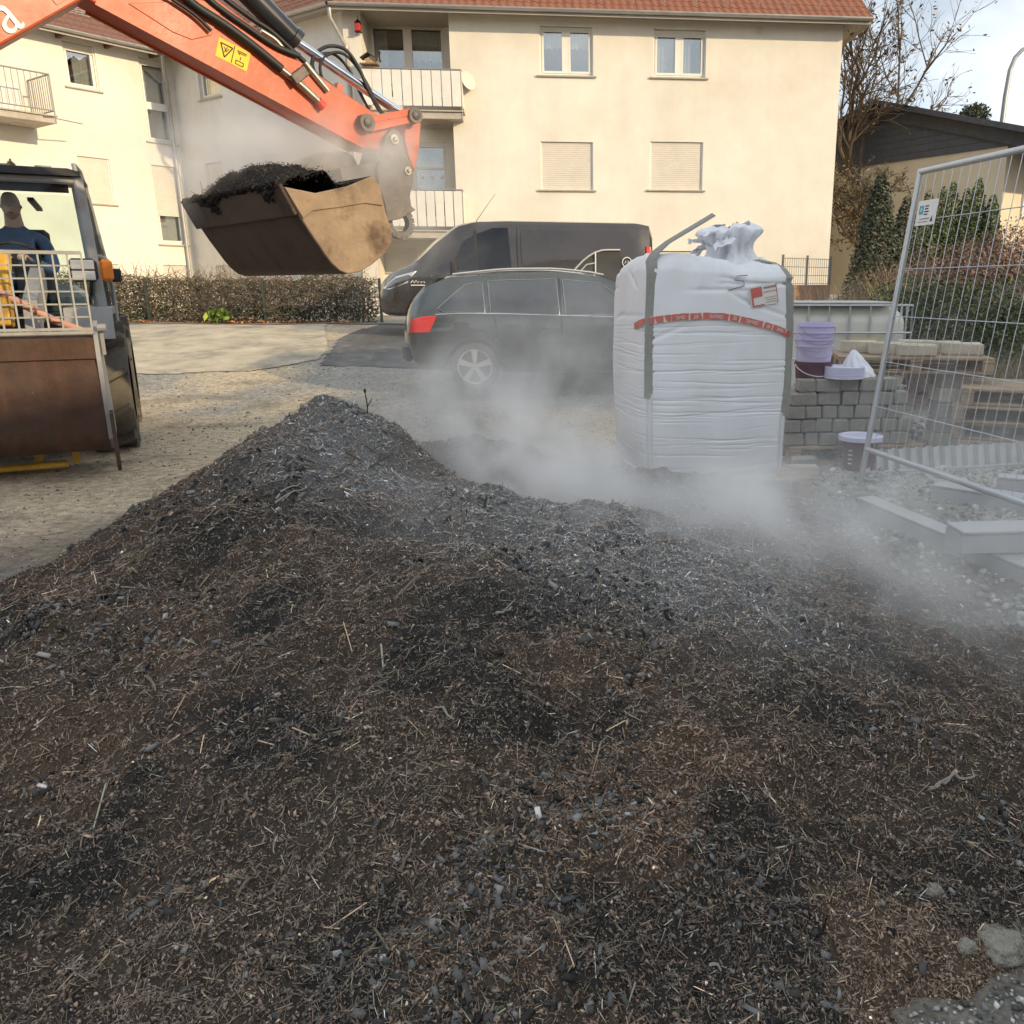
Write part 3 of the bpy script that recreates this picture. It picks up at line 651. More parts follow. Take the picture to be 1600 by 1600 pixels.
def rect(W, x0, y0, x1, y1, n=0.):
    a, d = W.pix(x0, y0, n); b, c = W.pix(x1, y1, n); return (a, b, c, d)
# ---- front facade
fh = [rect(FW, 842, 40, 927, 119), rect(FW, 1021, 45, 1102, 122), rect(FW, 844, 221, 927, 297), rect(FW, 1016, 221, 1097, 297), rect(FW, 1000, 392, 1092, 425), rect(FW, 860, 392, 930, 425)]
wall_mesh(FW, uB, uR, GB - .6, vE + .35, fh, m_ren)
window(FW, *fh[0], shut=.08, curtain=[(.05, .46, .6, .95), (.54, .95, .6, .95)]); window(FW, *fh[1], shut=.13, curtain=[(.05, .40, .05, .95), (.55, .75, .05, .95)]); window(FW, *fh[2], shut=1.); window(FW, *fh[3], shut=1.)
window(FW, *fh[4], shut=.5); window(FW, *fh[5], shut=.5)
mb = MB(); u_, v_ = FW.pix(1186, 49); FW.box(mb, u_ - .08, u_ + .08, v_ - .08, v_ + .08, .0, .03, .01)
for k in range(4): FW.box(mb, u_ - .065, u_ + .065, v_ - .06 + k * .035, v_ - .045 + k * .035, .03, .04)
mb.build('vent_grille', m_shut, house, world=True)
# side wall at the right end and hidden rear, so the block is closed
mb = MB(); p0 = FW.P(uR, 0); p1 = FW.P(uR, 0, -10)
mb.quad(p0 + Vector((0, 0, GB - .6)), p1 + Vector((0, 0, GB - .6)), p1 + Vector((0, 0, vE + .35)), p0 + Vector((0, 0, vE + .35))); mb.build('wall', m_ren, house, world=True, recalc=False)
# ---- balcony bay, set back from the facade
RD = 1.15
bh = [rect(FW, 574, 34, 700, 160, -RD), rect(FW, 640, 222, 703, 345, -RD), rect(FW, 596, 386, 655, 425, -RD)]
wall_mesh(FW, uA + .35, uB, GB - .6, vE + .35, [], m_ren) if False else None
BWl = Wall(tuple(FW.P(0, 0, -RD))[:2], 5.3)
wall_mesh(BWl, uA + .0, uB, GB - .6, vE + .35, bh, m_ren)
a, b, c, d = bh[0]
window(BWl, a, b, c, d, 'double', shut=.06, curtain=[(.55, .95, .55, .93), (.06, .22, .05, .93)], sill=False)
window(BWl, *bh[1], style='single', shut=0., sill=False); window(BWl, *bh[2], style='single', shut=1.)
# paper greeting with hearts stuck in the lower balcony door
a, b, c, d = bh[1]; mc = (a + b) / 2
m_paper = mat('white_paper', (.75, .72, .68), .9, var=.05); mb = MB()
def heart(mb, W, u, v, s, n):
    pts = [(0, -1), (.75, -.15), (.95, .4), (.6, .8), (.2, .7), (0, .4), (-.2, .7), (-.6, .8), (-.95, .4), (-.75, -.15)]
    mb.prism([(u + x * s, v + y * s) for x, y in pts], n, n + .004, lambda p, q, r: W.P(p, q, r))
for k in (-.22, .06, .32): heart(mb, BWl, mc + k, c + (d - c) * .56, .055, -.10)
BWl.box(mb, mc - .36, mc + .40, c + (d - c) * .66, c + (d - c) * .69, -.10, -.094); mb.build('paper_hearts', m_paper, house, world=True)
mb = MB()                                                     # the cheek walls of the recess and the corner pier
mb.quad(FW.P(uB, GB - .6), FW.P(uB, vE + .35), FW.P(uB, vE + .35, -RD), FW.P(uB, GB - .6, -RD)); mb.build('wall', m_ren, house, world=True, recalc=False)
mb = MB(); mb.quad(FW.P(uA, vE + .097, .02), FW.P(uB, vE + .097, .02), FW.P(uB, vE + .097, -RD - .05), FW.P(uA, vE + .097, -RD - .05)); mb.build('recess_ceiling', m_soff, house, world=True)
mb = MB(); FW.box(mb, uA - .02, uA + .42, GB - .6, vE + .35, -RD, .0); mb.build('pier', m_ren, house, world=True)
def balcony(name, W, u0, u1, vtop, vbot, n0, n1, panels=True, slab=.16, np_=11, side=True):
    """a balcony: slab, rail, each panel or rod a sub-part"""
    s = MB(); W.box(s, u0, u1, vbot - slab - .10, vbot - .10, n0, n1, .01); b = s.build('balcony', m_slab, house, world=True)
    e = MB(); W.box(e, u0 - .03, u1 + .05, vbot - .098, vbot - .06, n0, n1 + .05, .008); e.build('slab_edging', m_sill, b, world=True)
    r = MB(); r.tube([W.P(u0, vtop, n1), W.P(u1, vtop, n1)], .022, 8); r.tube([W.P(u1, vtop, n1), W.P(u1, vtop, n0 + .02)], .022, 8)
    r.tube([W.P(u0, vbot + .05, n1), W.P(u1, vbot + .05, n1)], .016, 8); r.tube([W.P(u1, vbot + .05, n1), W.P(u1, vbot + .05, n0 + .02)], .016, 8)
    for u in (u0 + .02, u1): r.tube([W.P(u, vbot - .26, n1 + .0), W.P(u, vtop, n1)], .018, 8)
    r.build('handrail', m_rail, b, world=True, smooth=50)
    w = (u1 - u0) / np_
    if panels:
        for k in range(np_):
            p = MB(); W.box(p, u0 + w * k + .012, u0 + w * (k + 1) - .012, vbot + .03, vtop - .03, n1 + .018 + .004 * (k % 2), n1 + .03 + .004 * (k % 2), .004); p.build('panel', m_panel, b, world=True)
        for k in range(4):
            q = (n1 - n0) / 4; p = MB(); W.box(p, u1 + .012, u1 + .024, vbot + .03, vtop - .03, n0 + q * k + .02, n0 + q * (k + 1) - .012, .004); p.build('panel', m_panel, b, world=True)
    else:
        for k in range(1, np_):
            p = MB(); p.cyl(W.P(u0 + w * k, vbot + .05, n1), W.P(u0 + w * k, vtop, n1), .009, n=6); p.build('rod', m_rail, b, world=True)
        k = 0; t = n0 + .08
        while t < n1 - .05 and side:
            p = MB(); p.cyl(W.P(u1, vbot + .05, t), W.P(u1, vtop, t), .009, n=6); p.build('rod', m_rail, b, world=True); t += .12
    return b
NB = .42
u0, vt = FW.pix(578, 106, NB); u1, vb = FW.pix(722, 169, NB)
balcony('b', FW, uA + .43, u1, vt, vb, -RD, NB, np_=10)
u1, vt = FW.pix(722, 297, NB); _, vb = FW.pix(700, 356, NB)
balcony('b', FW, uA + .43, u1, vt, vb, -RD, NB, np_=10)
# satellite dish edge, red lantern and bird feeder at the upper balcony
p = FW.P(*FW.pix(728, 128, .15), .15); mb = MB(); mb.lathe([(.02, 0), (.12, .02), (.20, .06), (.235, .10), (.228, .105), (.12, .035), (.01, .02)], p, (.75, -.6, .25), 20); mb.cyl(p, p + Vector((-.1, .2, -.1)), .015)
mb.build('satellite_dish', m_shut, house, world=True, smooth=40)
lan = thing('red_lantern', 'small red lantern hanging by the upper balcony downpipe', 'lantern', FW.P(*FW.pix(560, 50, .12), .12))
mb = MB(); mb.box((0, 0, 0), (.15, .15, .03), ch=.01); mb.build('lantern_base', mat('black_metal', (.03, .03, .03), .5, .4), lan)
mb = MB(); mb.lathe([(.09, .2), (.05, .25), (.015, .28)], (0, 0, 0), n=8); mb.tube([(0, 0, .27), (0, 0, .36)], .006, 5); mb.build('lantern_cap', mat('black_metal', (.03, .03, .03), .5, .4), lan)
mb = MB(); mb.box((0, 0, .108), (.12, .12, .18), ch=.012); mb.build('lantern_glass', mat('red_glass', (.55, .04, .03), .2), lan)
fd = thing('bird_feeder', 'little wooden bird feeder house on the upper balcony rail', 'bird feeder', FW.P(*FW.pix(578, 103, NB), NB + .0))
mb = MB(); mb.box((0, 0, .03), (.42, .3, .025)); mb.build('tray', mat('feeder_wood', (.25, .16, .09), .8, var=.25, scale=20), fd)
mb = MB(); mb.box((0, 0, .10), (.18, .15, .11)); mb.build('box', mat('feeder_wood2', (.45, .3, .16), .8), fd)
mb = MB(); mb.prism([(-.2, .15), (0, .27), (.2, .15), (.2, .165), (0, .29), (-.2, .165)], -.15, .15, lambda u, v, w: Vector((u, w, v))); mb.build('feeder_roof', mat('feeder_roof', (.11, .09, .075), .85), fd)
# ---- middle wall
mh = [rect(MW, 306, 92, 345, 150), rect(MW, 320, 256, 357, 345), rect(MW, 410, 242, 448, 318), rect(MW, 400, 78, 442, 140), rect(MW, 337, 415, 378, 436)]
wall_mesh(MW, uC, 0, GB - .6, vE + .35, mh, m_ren_m)
window(MW, *mh[0], style='single', shut=.0, curtain=[(.1, .9, .05, .35)]); window(MW, *mh[1], style='single', shut=.42, curtain=[(.1, .9, .05, .6)]); window(MW, *mh[2], style='single', shut=.5, curtain=[(.1, .9, .05, .6)]); window(MW, *mh[3], style='single', shut=.1); window(MW, *mh[4], shut=1.)
# ---- left wing
lh = [rect(LW, 95, 62, 156, 143), rect(LW, 215, 88, 275, 226), rect(LW, 119, 243, 180, 320), rect(LW, 235, 257, 292, 383), rect(LW, 152, 412, 190, 440), rect(LW, 254, 414, 296, 438)]
bx = rect(LW, -70, 190, 8, 420); lh2 = [(bx[0] - .0, bx[1], bx[2] + 1.6, bx[3])]
wall_mesh(LW, uL, 0, GB - .6, vE + .35, lh + lh2, m_ren)
window(LW, *lh[0], style='single', shut=.17, curtain=[(.38, .95, .04, .82)]); window(LW, *lh[1], style='tall', shut=.07, curtain=[(.06, .94, .03, .9)])
window(LW, *lh[2], style='single', shut=1.); window(LW, *lh[3], style='single', shut=.62, curtain=[(.06, .94, .03, .4)]); window(LW, *lh[4], shut=1.); window(LW, *lh[5], shut=1.); window(LW, *lh2[0], style='single', shut=1.)
n1 = 1.25; u1, vt = LW.pix(76, 116, n1); _, vb = LW.pix(82, 176, n1)
balcony('b', LW, u1 - 3.2, u1, vt, vb, 0, n1, panels=False, np_=22)
mb = MB(); LW.box(mb, u1 - 1.6, u1 - .35, vb + .02, vb + .75, .25, .3, .01); LW.box(mb, u1 - 1.1, u1 - .5, vb, vb + .5, .4, .8, .02); mb.build('balcony_furniture', m_panel, house, world=True)
mb = MB(); mb.tube([LW.P(u1 - .3, vb - .12, n1 + .05), LW.P(u1 + .75, vb - .14, n1 - .2)], .014, 6); mb.build('awning_rod', m_rail, house, world=True)
# wall lantern on the left wing
p = LW.P(*LW.pix(18, 262, .12), .12); ln = thing('wall_lantern', 'dark old fashioned wall lantern on the sunlit left wing above the loader cab', 'lantern', p)
mb = MB(); mb.lathe([(.055, -.16), (.095, .06), (.10, .075)], (0, 0, 0), n=6); mb.build('lantern_body', mat('aged_bronze', (.07, .055, .04), .5, .5, var=.2), ln)
mb = MB(); mb.lathe([(.125, .076), (.07, .13), (.03, .16), (.02, .18), (.03, .2), (.005, .23)], (0, 0, 0), n=6); mb.build('lantern_cap', MATS['aged_bronze'], ln)
mb = MB(); mb.tube([(0, 0, -.15), (0, 0, -.24), tuple(-LW.n * .12 + Vector((0, 0, -.24)))], .012, 6); mb.build('bracket', MATS['aged_bronze'], ln)
# ---- eaves, gutters, roofs
OV, SL = .55, math.tan(R(36))
foot = [FW.P(uR, 0, -10), FW.P(uR, 0), FW.P(uA, 0), C, LW.P(uL, 0)]           # outline seen from the yard
def offset(poly, d):
    out = []
    for i, p in enumerate(poly):
        def nrm(a, b): t = (b - a).normalized(); return Vector((-t.y, t.x, 0))
        if i == 0: out.append(p + nrm(poly[0], poly[1]) * d); continue
        if i == len(poly) - 1: out.append(p + nrm(poly[-2], poly[-1]) * d); continue
        n1_, n2_ = nrm(poly[i - 1], p), nrm(p, poly[i + 1]); m = (n1_ + n2_).normalized(); out.append(p + m * (d / max(.3, m.dot(n1_))))
    return out
sgn = 1 if (offset(foot, 1)[2] - foot[2]).dot(FW.n) > 0 else -1
ov = offset(foot, OV * sgn); inn = offset(foot, -3.2 * sgn)
zE = vE + .12; Z = lambda p, z: Vector((p.x, p.y, z))
mb = MB()
for i in range(len(foot) - 1):
    mb.quad(Z(ov[i], zE), Z(ov[i + 1], zE), Z(inn[i + 1], zE + (OV + 3.2) * SL), Z(inn[i], zE + (OV + 3.2) * SL))
mb.quad(Z(inn[0], zE + 3.75 * SL), Z(inn[1], zE + 3.75 * SL), Z(inn[2], zE + 3.75 * SL), Z(inn[3], zE + 3.75 * SL))
roof = mb.build('roof', m_tileb, house, world=True, recalc=False)
mb = MB()
for i in range(len(foot) - 1): mb.quad(Z(ov[i], zE - .03), Z(ov[i + 1], zE - .03), Z(foot[i + 1], zE - .02), Z(foot[i], zE - .02))
mb.build('soffit', m_soff, house, world=True, recalc=False)
mb = MB()
for i in range(len(foot) - 1):
    a, b = Z(ov[i], zE - .075), Z(ov[i + 1], zE - .075); t = (b - a).normalized(); n = Vector((-t.y, t.x, 0)) * sgn
    prof = [(math.cos(k * PI / 8) * .075, -math.sin(k * PI / 8) * .075) for k in range(9)]; prof += [(x * .9, y * .9) for x, y in reversed(prof)]
    mb.prism(prof, 0, 1, lambda u, v, w: a.lerp(b, w) + n * (u + .06) + Vector((0, 0, v + .07)))
mb.build('gutter', m_zinc, house, world=True, recalc=False)
mb = MB()
for i in range(len(foot) - 1): mb.bar(Z(ov[i].lerp(foot[i], .03), zE - .07), Z(ov[i + 1].lerp(foot[i + 1], .03), zE - .07), .02, .14)
mb.build('fascia', m_soff, house, world=True)
nraf = int((LW.o - LW.P(uL, 0)).length / 1.25)
for k in range(nraf):                                                           # rafter ends under the left eave
    mb = MB(); u = -.6 - k * 1.25; mb.bar(LW.P(u, zE - .09, 0), LW.P(u, zE - .09, OV - .08), .09, .09); mb.build('rafter_end', m_wood, house, world=True)
def tile_mesh():
    mb = MB(); w, L = .205, .40; prof = []
    for k in range(9): x = -w / 2 + w * k / 8; prof.append((x, .028 * abs(math.cos(PI * (k / 8 - .1))) ** 1.5))
    a = [(x, 0, z + .012) for x, z in prof]; b = [(x, L, z) for x, z in prof]; c = [(x, 0, z - .006) for x, z in prof]
    mb.loft([c, a, b], False, False); return mb.build('roof_tile', m_tile, None, smooth=50)
tsrc = tile_mesh(); me_t = tsrc.data; bpy.data.objects.remove(tsrc)
me_tb = me_t.copy(); me_tb.materials.clear(); me_tb.materials.append(m_tileb)
def lay_tiles(i, courses, start, count, me, off=0.):
    a, b = Z(ov[i], zE), Z(ov[i + 1], zE); t = (b - a).normalized(); n = Vector((-t.y, t.x, 0)) * sgn
    up = (-n + Vector((0, 0, SL))).normalized(); nz = (n * SL + Vector((0, 0, 1))).normalized()
    if t.cross(up).dot(nz) < 0: t2 = -t
    else: t2 = t
    Mx = Matrix((t2, up, nz)).transposed().to_4x4(); Iv = wm(house).inverted()
    for c in range(courses):
        for k in range(start, start + count):
            o = bpy.data.objects.new('roof_tile', me); link(o, roof)
            p = a + t * (.1 + .2 * k) + up * (c * .33 - .05) + nz * (.015 + .006 * random.random())
            M_ = Mx.copy(); M_.translation = p; o.matrix_local = Iv @ M_ @ Matrix.Rotation(R(random.uniform(-1.2, 1.2)), 4, 'Z')
nf = int((ov[2] - ov[1]).length / .2)
lay_tiles(1, 3, 0, nf, me_t)
lay_tiles(3, 4, 0, 26, me_tb)
def joined_tiles(i, c0, c1, start, count, m, skip=None):
    a, b = Z(ov[i], zE), Z(ov[i + 1], zE); t = (b - a).normalized(); n = Vector((-t.y, t.x, 0)) * sgn; up = (-n + Vector((0, 0, SL))).normalized(); nz = (n * SL + Vector((0, 0, 1))).normalized()
    t2 = -t if t.cross(up).dot(nz) < 0 else t; Iv = np.array(wm(house).inverted().translation)
    co = np.array([v.co for v in me_t.vertices]); fc = np.array([list(p.vertices) for p in me_t.polygons]); Vs = []; Fs = []; o = 0
    for c in range(c0, c1):
        for k in range(start, start + count):
            p = np.array(a + t * (.1 + .2 * k) + up * (c * .33 - .05) + nz * .015)
            Vs.append(p + co[:, :1] * np.array(t2) + co[:, 1:2] * np.array(up) + co[:, 2:] * np.array(nz)); Fs.append(fc + o); o += len(co)
    ob = np_mesh('roof_tiles', np.concatenate(Vs) + Iv, np.concatenate(Fs), m, roof, True); ob['kind'] = 'stuff'
joined_tiles(1, 3, 6, 0, nf, m_tile); joined_tiles(2, 0, 5, 0, int((ov[3] - ov[2]).length / .2), m_tileb); joined_tiles(3, 4, 8, 0, 40, m_tileb); joined_tiles(3, 0, 4, 26, 30, m_tileb)
# snow guard lattice on the left roof, hooks on the front roof
a, b = Z(ov[3], zE), Z(ov[4], zE); t = (b - a).normalized(); n = Vector((-t.y, t.x, 0)) * sgn; up = (-n + Vector((0, 0, SL))).normalized(); nz = Vector((0, 0, 1))
mb = MB(); q0 = a + t * .3 + up * 1.05; 
for k in range(5): mb.tube([q0 + nz * (.06 + .055 * k), q0 + t * 9 + nz * (.06 + .055 * k)], .008, 5)
for k in range(60): mb.tube([q0 + t * .15 * k + nz * .03, q0 + t * .15 * k + nz * .30], .008, 5)
mb.build('snow_guard', m_zinc, roof, world=True)
a, b = Z(ov[1], zE), Z(ov[2], zE); t = (b - a).normalized(); n = Vector((-t.y, t.x, 0)) * sgn; up = (-n + Vector((0, 0, SL))).normalized(); nzz = (n * SL + Vector((0, 0, 1))).normalized()
for k in range(16):
    p = a + t * (.5 + .8 * k) + up * .42 + nzz * .05; mb = MB(); mb.tube([p, p + nzz * .09 + up * .03, p + nzz * .11 - up * .12, p + nzz * .03 - up * .14], .008, 5); mb.build('snow_hook', m_zinc, roof, world=True)
def downpipe(pts): 
    mb = MB(); mb.tube(pts, .05, 10)
    for k in range(2, len(pts) - 1): mb.cyl(pts[k] + Vector((0, 0, -.04)), pts[k] + Vector((0, 0, .04)), .058, n=10)
    mb.build('downpipe', m_zinc, house, world=True, smooth=50)
corner = Z(ov[3], zE - .12); dn = (MW.n + LW.n).normalized()
downpipe([corner, corner + Vector((0, 0, -.15)), LW.P(-.25, zE - .75, .08), LW.P(-.25, vE - 2.4, .08), LW.P(-.25, vE - 5.0, .08), LW.P(-.25, GB - .3, .08)])
pp = Z(ov[2], zE - .12); downpipe([pp, pp + Vector((0, 0, -.2)), FW.P(uA + .05, zE - .85, .07), FW.P(uA + .05, vE - 3, .07), FW.P(uA + .05, GB - .3, .07)])
# ================================================================ unseen boarded block added to cast the shade over heap and yard
shade_caster = thing('shade_caster', 'unseen long boarded shade caster added beside the yard on the sunny side', 'shade_caster', (12.2, -3.6, 0), R(56))
mb = MB(); mb.box((0, 0, 2.65), (17, 6, 5.3)); mb.build('wall', mat('shade_caster_boards', (.2, .14, .09), .85, var=.2), shade_caster)
mb = MB(); mb.prism([(-3.4, 5.25), (0, 6.75), (3.4, 5.25), (3.4, 5.4), (0, 6.92), (-3.4, 5.4)], -8.9, 8.9, lambda u, v, w: Vector((w, u, v))); mb.build('roof', m_tileb, shade_caster)
mb = MB(); mb.box((-2, 3.02, 1.3), (3, .06, 2.6)); mb.build('door', mat('shade_caster_door', (.12, .08, .05), .85, var=.2), shade_caster)

# ================================================================ foliage helpers
LEAFV = np.array([(-.5, 0, 0), (0, -.24, .06), (.5, 0, .0), (0, .24, .06)]); LEAFT = np.array([(0, 1, 2), (0, 2, 3)])
BLADV = np.array([(-.5, 0, 0), (.5, 0, 0), (.28, .12, .55), (-.28, .12, .55), (0, .45, 1.0)]); BLADT = np.array([(0, 1, 2), (0, 2, 3), (3, 2, 4)])
m_leaf = mat('leaves', (.1, .1, .05), .75, var=0, attr='tone', spec=.3); m_bark = mat('bark', (.13, .10, .075), .95, var=.3, scale=9, bump=.6, bscale=30)
rv = np.random.default_rng(21)
def leaf_mass(name, P, size, cols, w, parent, base=(0, 0, 0), elong=1., cj=.3, m=None, tv=LEAFV, tf=LEAFT, up=None, spread=3.):
    n = len(P); X, Y, Z = frames(n, np.tile([0, 0, 1.], (n, 1)) if up is None else up, np.full(n, spread), rv)
    s = np.exp(rv.normal(0, .25, (n, 1))) * np.array([size * elong, size, size])[None]
    return scatter(name, tv, tf, P - np.array(base), X, Y, Z, s, palette(cols, w, n, rv, cj), m or m_leaf, parent, .03, rv)
def ellipsoid_pts(n, c, r, shell=.55):
    d = rv.normal(0, 1, (n, 3)); d /= np.linalg.norm(d, axis=1, keepdims=True); k = (shell + (1 - shell) * rv.random((n, 1))) 
    return np.array(c) + d * k * np.array(r)
def twigs_mesh(name, n, P0, length, rad, parent, base, m, up=.5, seg=3):
    mb = MB(); rr = random.Random(n)
    for k in range(n):
        p = Vector(P0[k]) - Vector(base); d = Vector((rr.gauss(0, 1), rr.gauss(0, 1), rr.gauss(up, .6))).normalized(); pts = [p]
        for j in range(seg):
            d = (d + Vector((rr.gauss(0, .3), rr.gauss(0, .3), rr.gauss(0, .3)))).normalized(); pts.append(pts[-1] + d * length * rr.uniform(.5, 1.2) / seg)
        mb.tube(pts, [rad * (1 - .6 * j / seg) for j in range(seg + 1)], 3, False)
    return mb.build(name, m, parent, recalc=False)
# ---------------------------------------------------------------- hedge with its wire fence
HY0 = 19.15; hx0, hx1 = -14.0, G(585, 500, .7).x * 19.0 / G(585, 500, .7).y
hedge = thing('hedge', 'tangled brown and green clipped hedge along the road behind a wire fence', 'hedge', (-8, HY0, .7))
n = 21000; x = rv.uniform(hx0, hx1, n); top = 1.0 + .30 * (fbm(x * 1.6, x * 0, 4, 4) - .5) * 2; z = top * rv.random(n) ** .8
y = HY0 + rv.uniform(-.38, .45, n) * (1.05 - .25 * z)
P = np.stack([x, y, .70 + z], -1)
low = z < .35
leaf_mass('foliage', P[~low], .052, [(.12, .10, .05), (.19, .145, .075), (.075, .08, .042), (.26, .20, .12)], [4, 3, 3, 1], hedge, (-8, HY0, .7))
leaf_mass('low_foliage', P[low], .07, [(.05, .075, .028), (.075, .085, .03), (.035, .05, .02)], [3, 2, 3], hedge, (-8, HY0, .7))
n = 4200; x = rv.uniform(hx0, hx1, n); P = np.stack([x, HY0 + rv.uniform(-.46, .3, n), .75 + rv.random(n) * .9], -1)
twigs_mesh('twigs', n, P, .5, .007, hedge, (-8, HY0, .7), mat('hedge_twig', (.17, .125, .085), .9, var=.3), up=.35)['kind'] = 'stuff'
mb = MB(); k = hx0
while k < hx1:
    mb.tube([(k + 8, 0, -.1), (k + 8.05, .05, .5), (k + 7.9, 0, .9)], [.03, .022, .012], 5); k += .6
mb.build('stems', m_bark, hedge, recalc=False)['kind'] = 'stuff'
fen = thing('wire_fence', 'low grey-green wire mesh fence standing in front of the hedge', 'fence', (-8, HY0 - .5, .7)); m_fw = mat('green_wire', (.07, .085, .07), .6, .3)
mb = MB()
for k in range(int((hx1 - hx0 + .3) / .055)): mb.cyl((hx0 + 8 + k * .055, 0, .02), (hx0 + 8 + k * .055, 0, .88), .0032, n=3, cap=False)
for k in range(6): mb.cyl((hx0 + 8, .004, .04 + k * .165), (hx1 + 8 + .3, .004, .04 + k * .165), .004, n=3, cap=False)
mb.build('wire_mesh', m_fw, fen, recalc=False)['kind'] = 'stuff'
k = hx1 + .25
while k > hx0: mb = MB(); mb.box((k + 8, .03, .46), (.05, .05, .96)); mb.build('post', m_fw, fen); k -= 2.5
n = 1300; x = rv.uniform(hx0, hx1, n); P = np.stack([x, HY0 - .55 - np.abs(rv.normal(0, .12, n)), .735 + .01 * rv.random(n)], -1); P[:, 2] = gz(P[:, 0], P[:, 1]) + .04
k = (np.abs(x + 7.6) < 1.6) | (rv.random(n) < .25) | (np.abs(x + 10.5) < .7); P = P[k]
tag(leaf_mass('fallen_leaves', P, .09, [(.42, .15, .04), (.3, .13, .05), (.5, .25, .06)], [3, 3, 1], None, spread=.35), 'orange fallen leaves along the foot of the hedge', 'leaves', kind='stuff')
c = G(340, 497, .72) * 1.0; wd = thing('weed_plant', 'bright green leafy weed at the foot of the hedge', 'plant', (c.x * 18.5 / c.y, 18.45, .71))
leaf_mass('leaves', ellipsoid_pts(90, (0, 0, .17), (.28, .15, .17), .2), .13, [(.12, .2, .03), (.2, .26, .04), (.07, .13, .02)], [3, 2, 2], wd)
mb = MB(); [mb.tube([(0, 0, 0), (.1 * math.cos(a), .06 * math.sin(a), .2)], .006, 4) for a in (0, 2, 4)]; mb.build('stalk', m_leaf if False else mat('green_stalk', (.1, .15, .04), .8), wd)
# ---------------------------------------------------------------- bare tree right of the building
def tree(name, label, base, H, lean, spread, seed, leaves, lcol, lw, lsize, rad=.16, depth=5, forks=3):
    T = thing(name, label, 'tree', base); rr = random.Random(seed); tr = MB(); lb = MB(); tips = []
    def grow(p, d, L, r, k):
        pts = [p]; n_ = 4
        for j in range(n_):
            d = (d + Vector((rr.gauss(0, .13), rr.gauss(0, .13), rr.gauss(.02, .1)))).normalized(); pts.append(pts[-1] + d * L / n_)
        (tr if k == 0 else lb).tube(pts, [r * (1 - .38 * j / n_) for j in range(n_ + 1)], 8 if k < 2 else (5 if k < 4 else 3), False)
        if k >= depth - 2: tips.extend(pts[1:])
        if k == depth: return
        for j in range(forks if k else forks + 2):
            i = rr.randint(1 if k else 2, n_); a = rr.uniform(0, 2 * PI); e = rr.uniform(.45, 1.0) * spread
            o = d.orthogonal().normalized(); o.rotate(Matrix.Rotation(a, 3, d)); grow(pts[i], (d + o * e).normalized(), L * rr.uniform(.55, .8), r * .55, k + 1)
    grow(Vector((0, 0, -.2)), (Vector((0, 0, 1)) + Vector(lean)).normalized(), H * .36, rad, 0)
    tr.build('trunk', m_bark, T, smooth=60, recalc=False); lb.build('limbs', m_bark, T, recalc=False)
    if leaves:
        Pq = np.array([tuple(t) for t in tips]); Pq = Pq[rv.choice(len(Pq), leaves)] + rv.normal(0, .08, (leaves, 3)); leaf_mass('crown', Pq, lsize, lcol, lw, T, elong=1.5)
    return T
tb = at(1375, 330, 30.0); tree('bare_tree', 'nearly bare tree with thin twigs rising behind the right end of the building', (tb.x, 30.0, 2.0), 11.5, (.0, 0, 0), .8, 5, 2000, [(.08, .065, .035), (.13, .085, .04), (.05, .045, .03)], [3, 2, 2], .11, .15, 5, 4)
tb = at(1352, 380, 26.6); tree('leafy_bush_tree', 'brownish leafy tree beside the corner of the building', (tb.x, 26.6, 1.8), 4.8, (.05, 0, 0), .95, 15, 4200, [(.17, .13, .075), (.12, .105, .06), (.21, .16, .095), (.085, .085, .05)], [3, 3, 2, 2], .075, .08, 4, 4)
# ---------------------------------------------------------------- conifers and shrubs on the bank
def conifer(label, px, ptop, Y, w, n, cols, wt, size=.11, name='conifer'):
    t = at(px, ptop, Y); b = gzf(t.x, Y); H = t.z - b; T = thing(name, label, 'conifer', (t.x, Y, b))
    z = H * (1 - rv.random(n) ** .62); a = rv.uniform(0, 2 * PI, n); rr = w * (1 - z / H) ** .75 * (.55 + .5 * rv.random(n)) * (.8 + .35 * fbm(a * 1.5, z * 3.0, int(px), 3)) + .03
    P = np.stack([np.cos(a) * rr, np.sin(a) * rr, z + .05], -1); up = np.stack([np.cos(a), np.sin(a), np.full(n, 1.6)], -1); up /= np.linalg.norm(up, axis=1, keepdims=True)
    leaf_mass('crown', P, size, cols, wt, T, elong=1.3, up=up, spread=.55)
    mb = MB(); mb.tube([(0, 0, -.1), (0, 0, H * .9)], [.05, .01], 6); mb.build('trunk', m_bark, T); return T
dk = [(.085, .10, .065), (.12, .13, .08), (.06, .072, .05)]; gr = [(.09, .13, .05), (.12, .155, .065), (.06, .09, .04)]
conifer('dark round-topped conifer between the building corner and the leaning fence', 1378, 272, 17.0, .62, 9000, dk, [3, 2, 3], .06)
conifer('lower dark conifer just behind the fence top corner', 1418, 310, 17.6, .5, 5500, dk, [3, 2, 3], .06)
GA = 'green conifers in a row on the bank'
for px, pt, Yc, lb_ in [(1452, 300, 20.0, 'row of green conifers, one nearest the dark conifers'), (1474, 296, 20.2, 'second green conifer of the row on the bank'), (1490, 286, 20.4, 'taller pointed green conifer mid row on the bank'), (1512, 298, 20.3, 'short green conifer between the two pointed ones'), (1531, 279, 20.5, 'tallest pointed green conifer below the bungalow wall'), (1552, 308, 20.3, 'low green conifer at the lamp post')]:
    o = conifer(lb_ if 'row of' not in lb_ else 'first green conifer of the row nearest the dark conifers', px, pt, Yc, .42, 3600, gr, [3, 2, 2], .06); o['group'] = GA
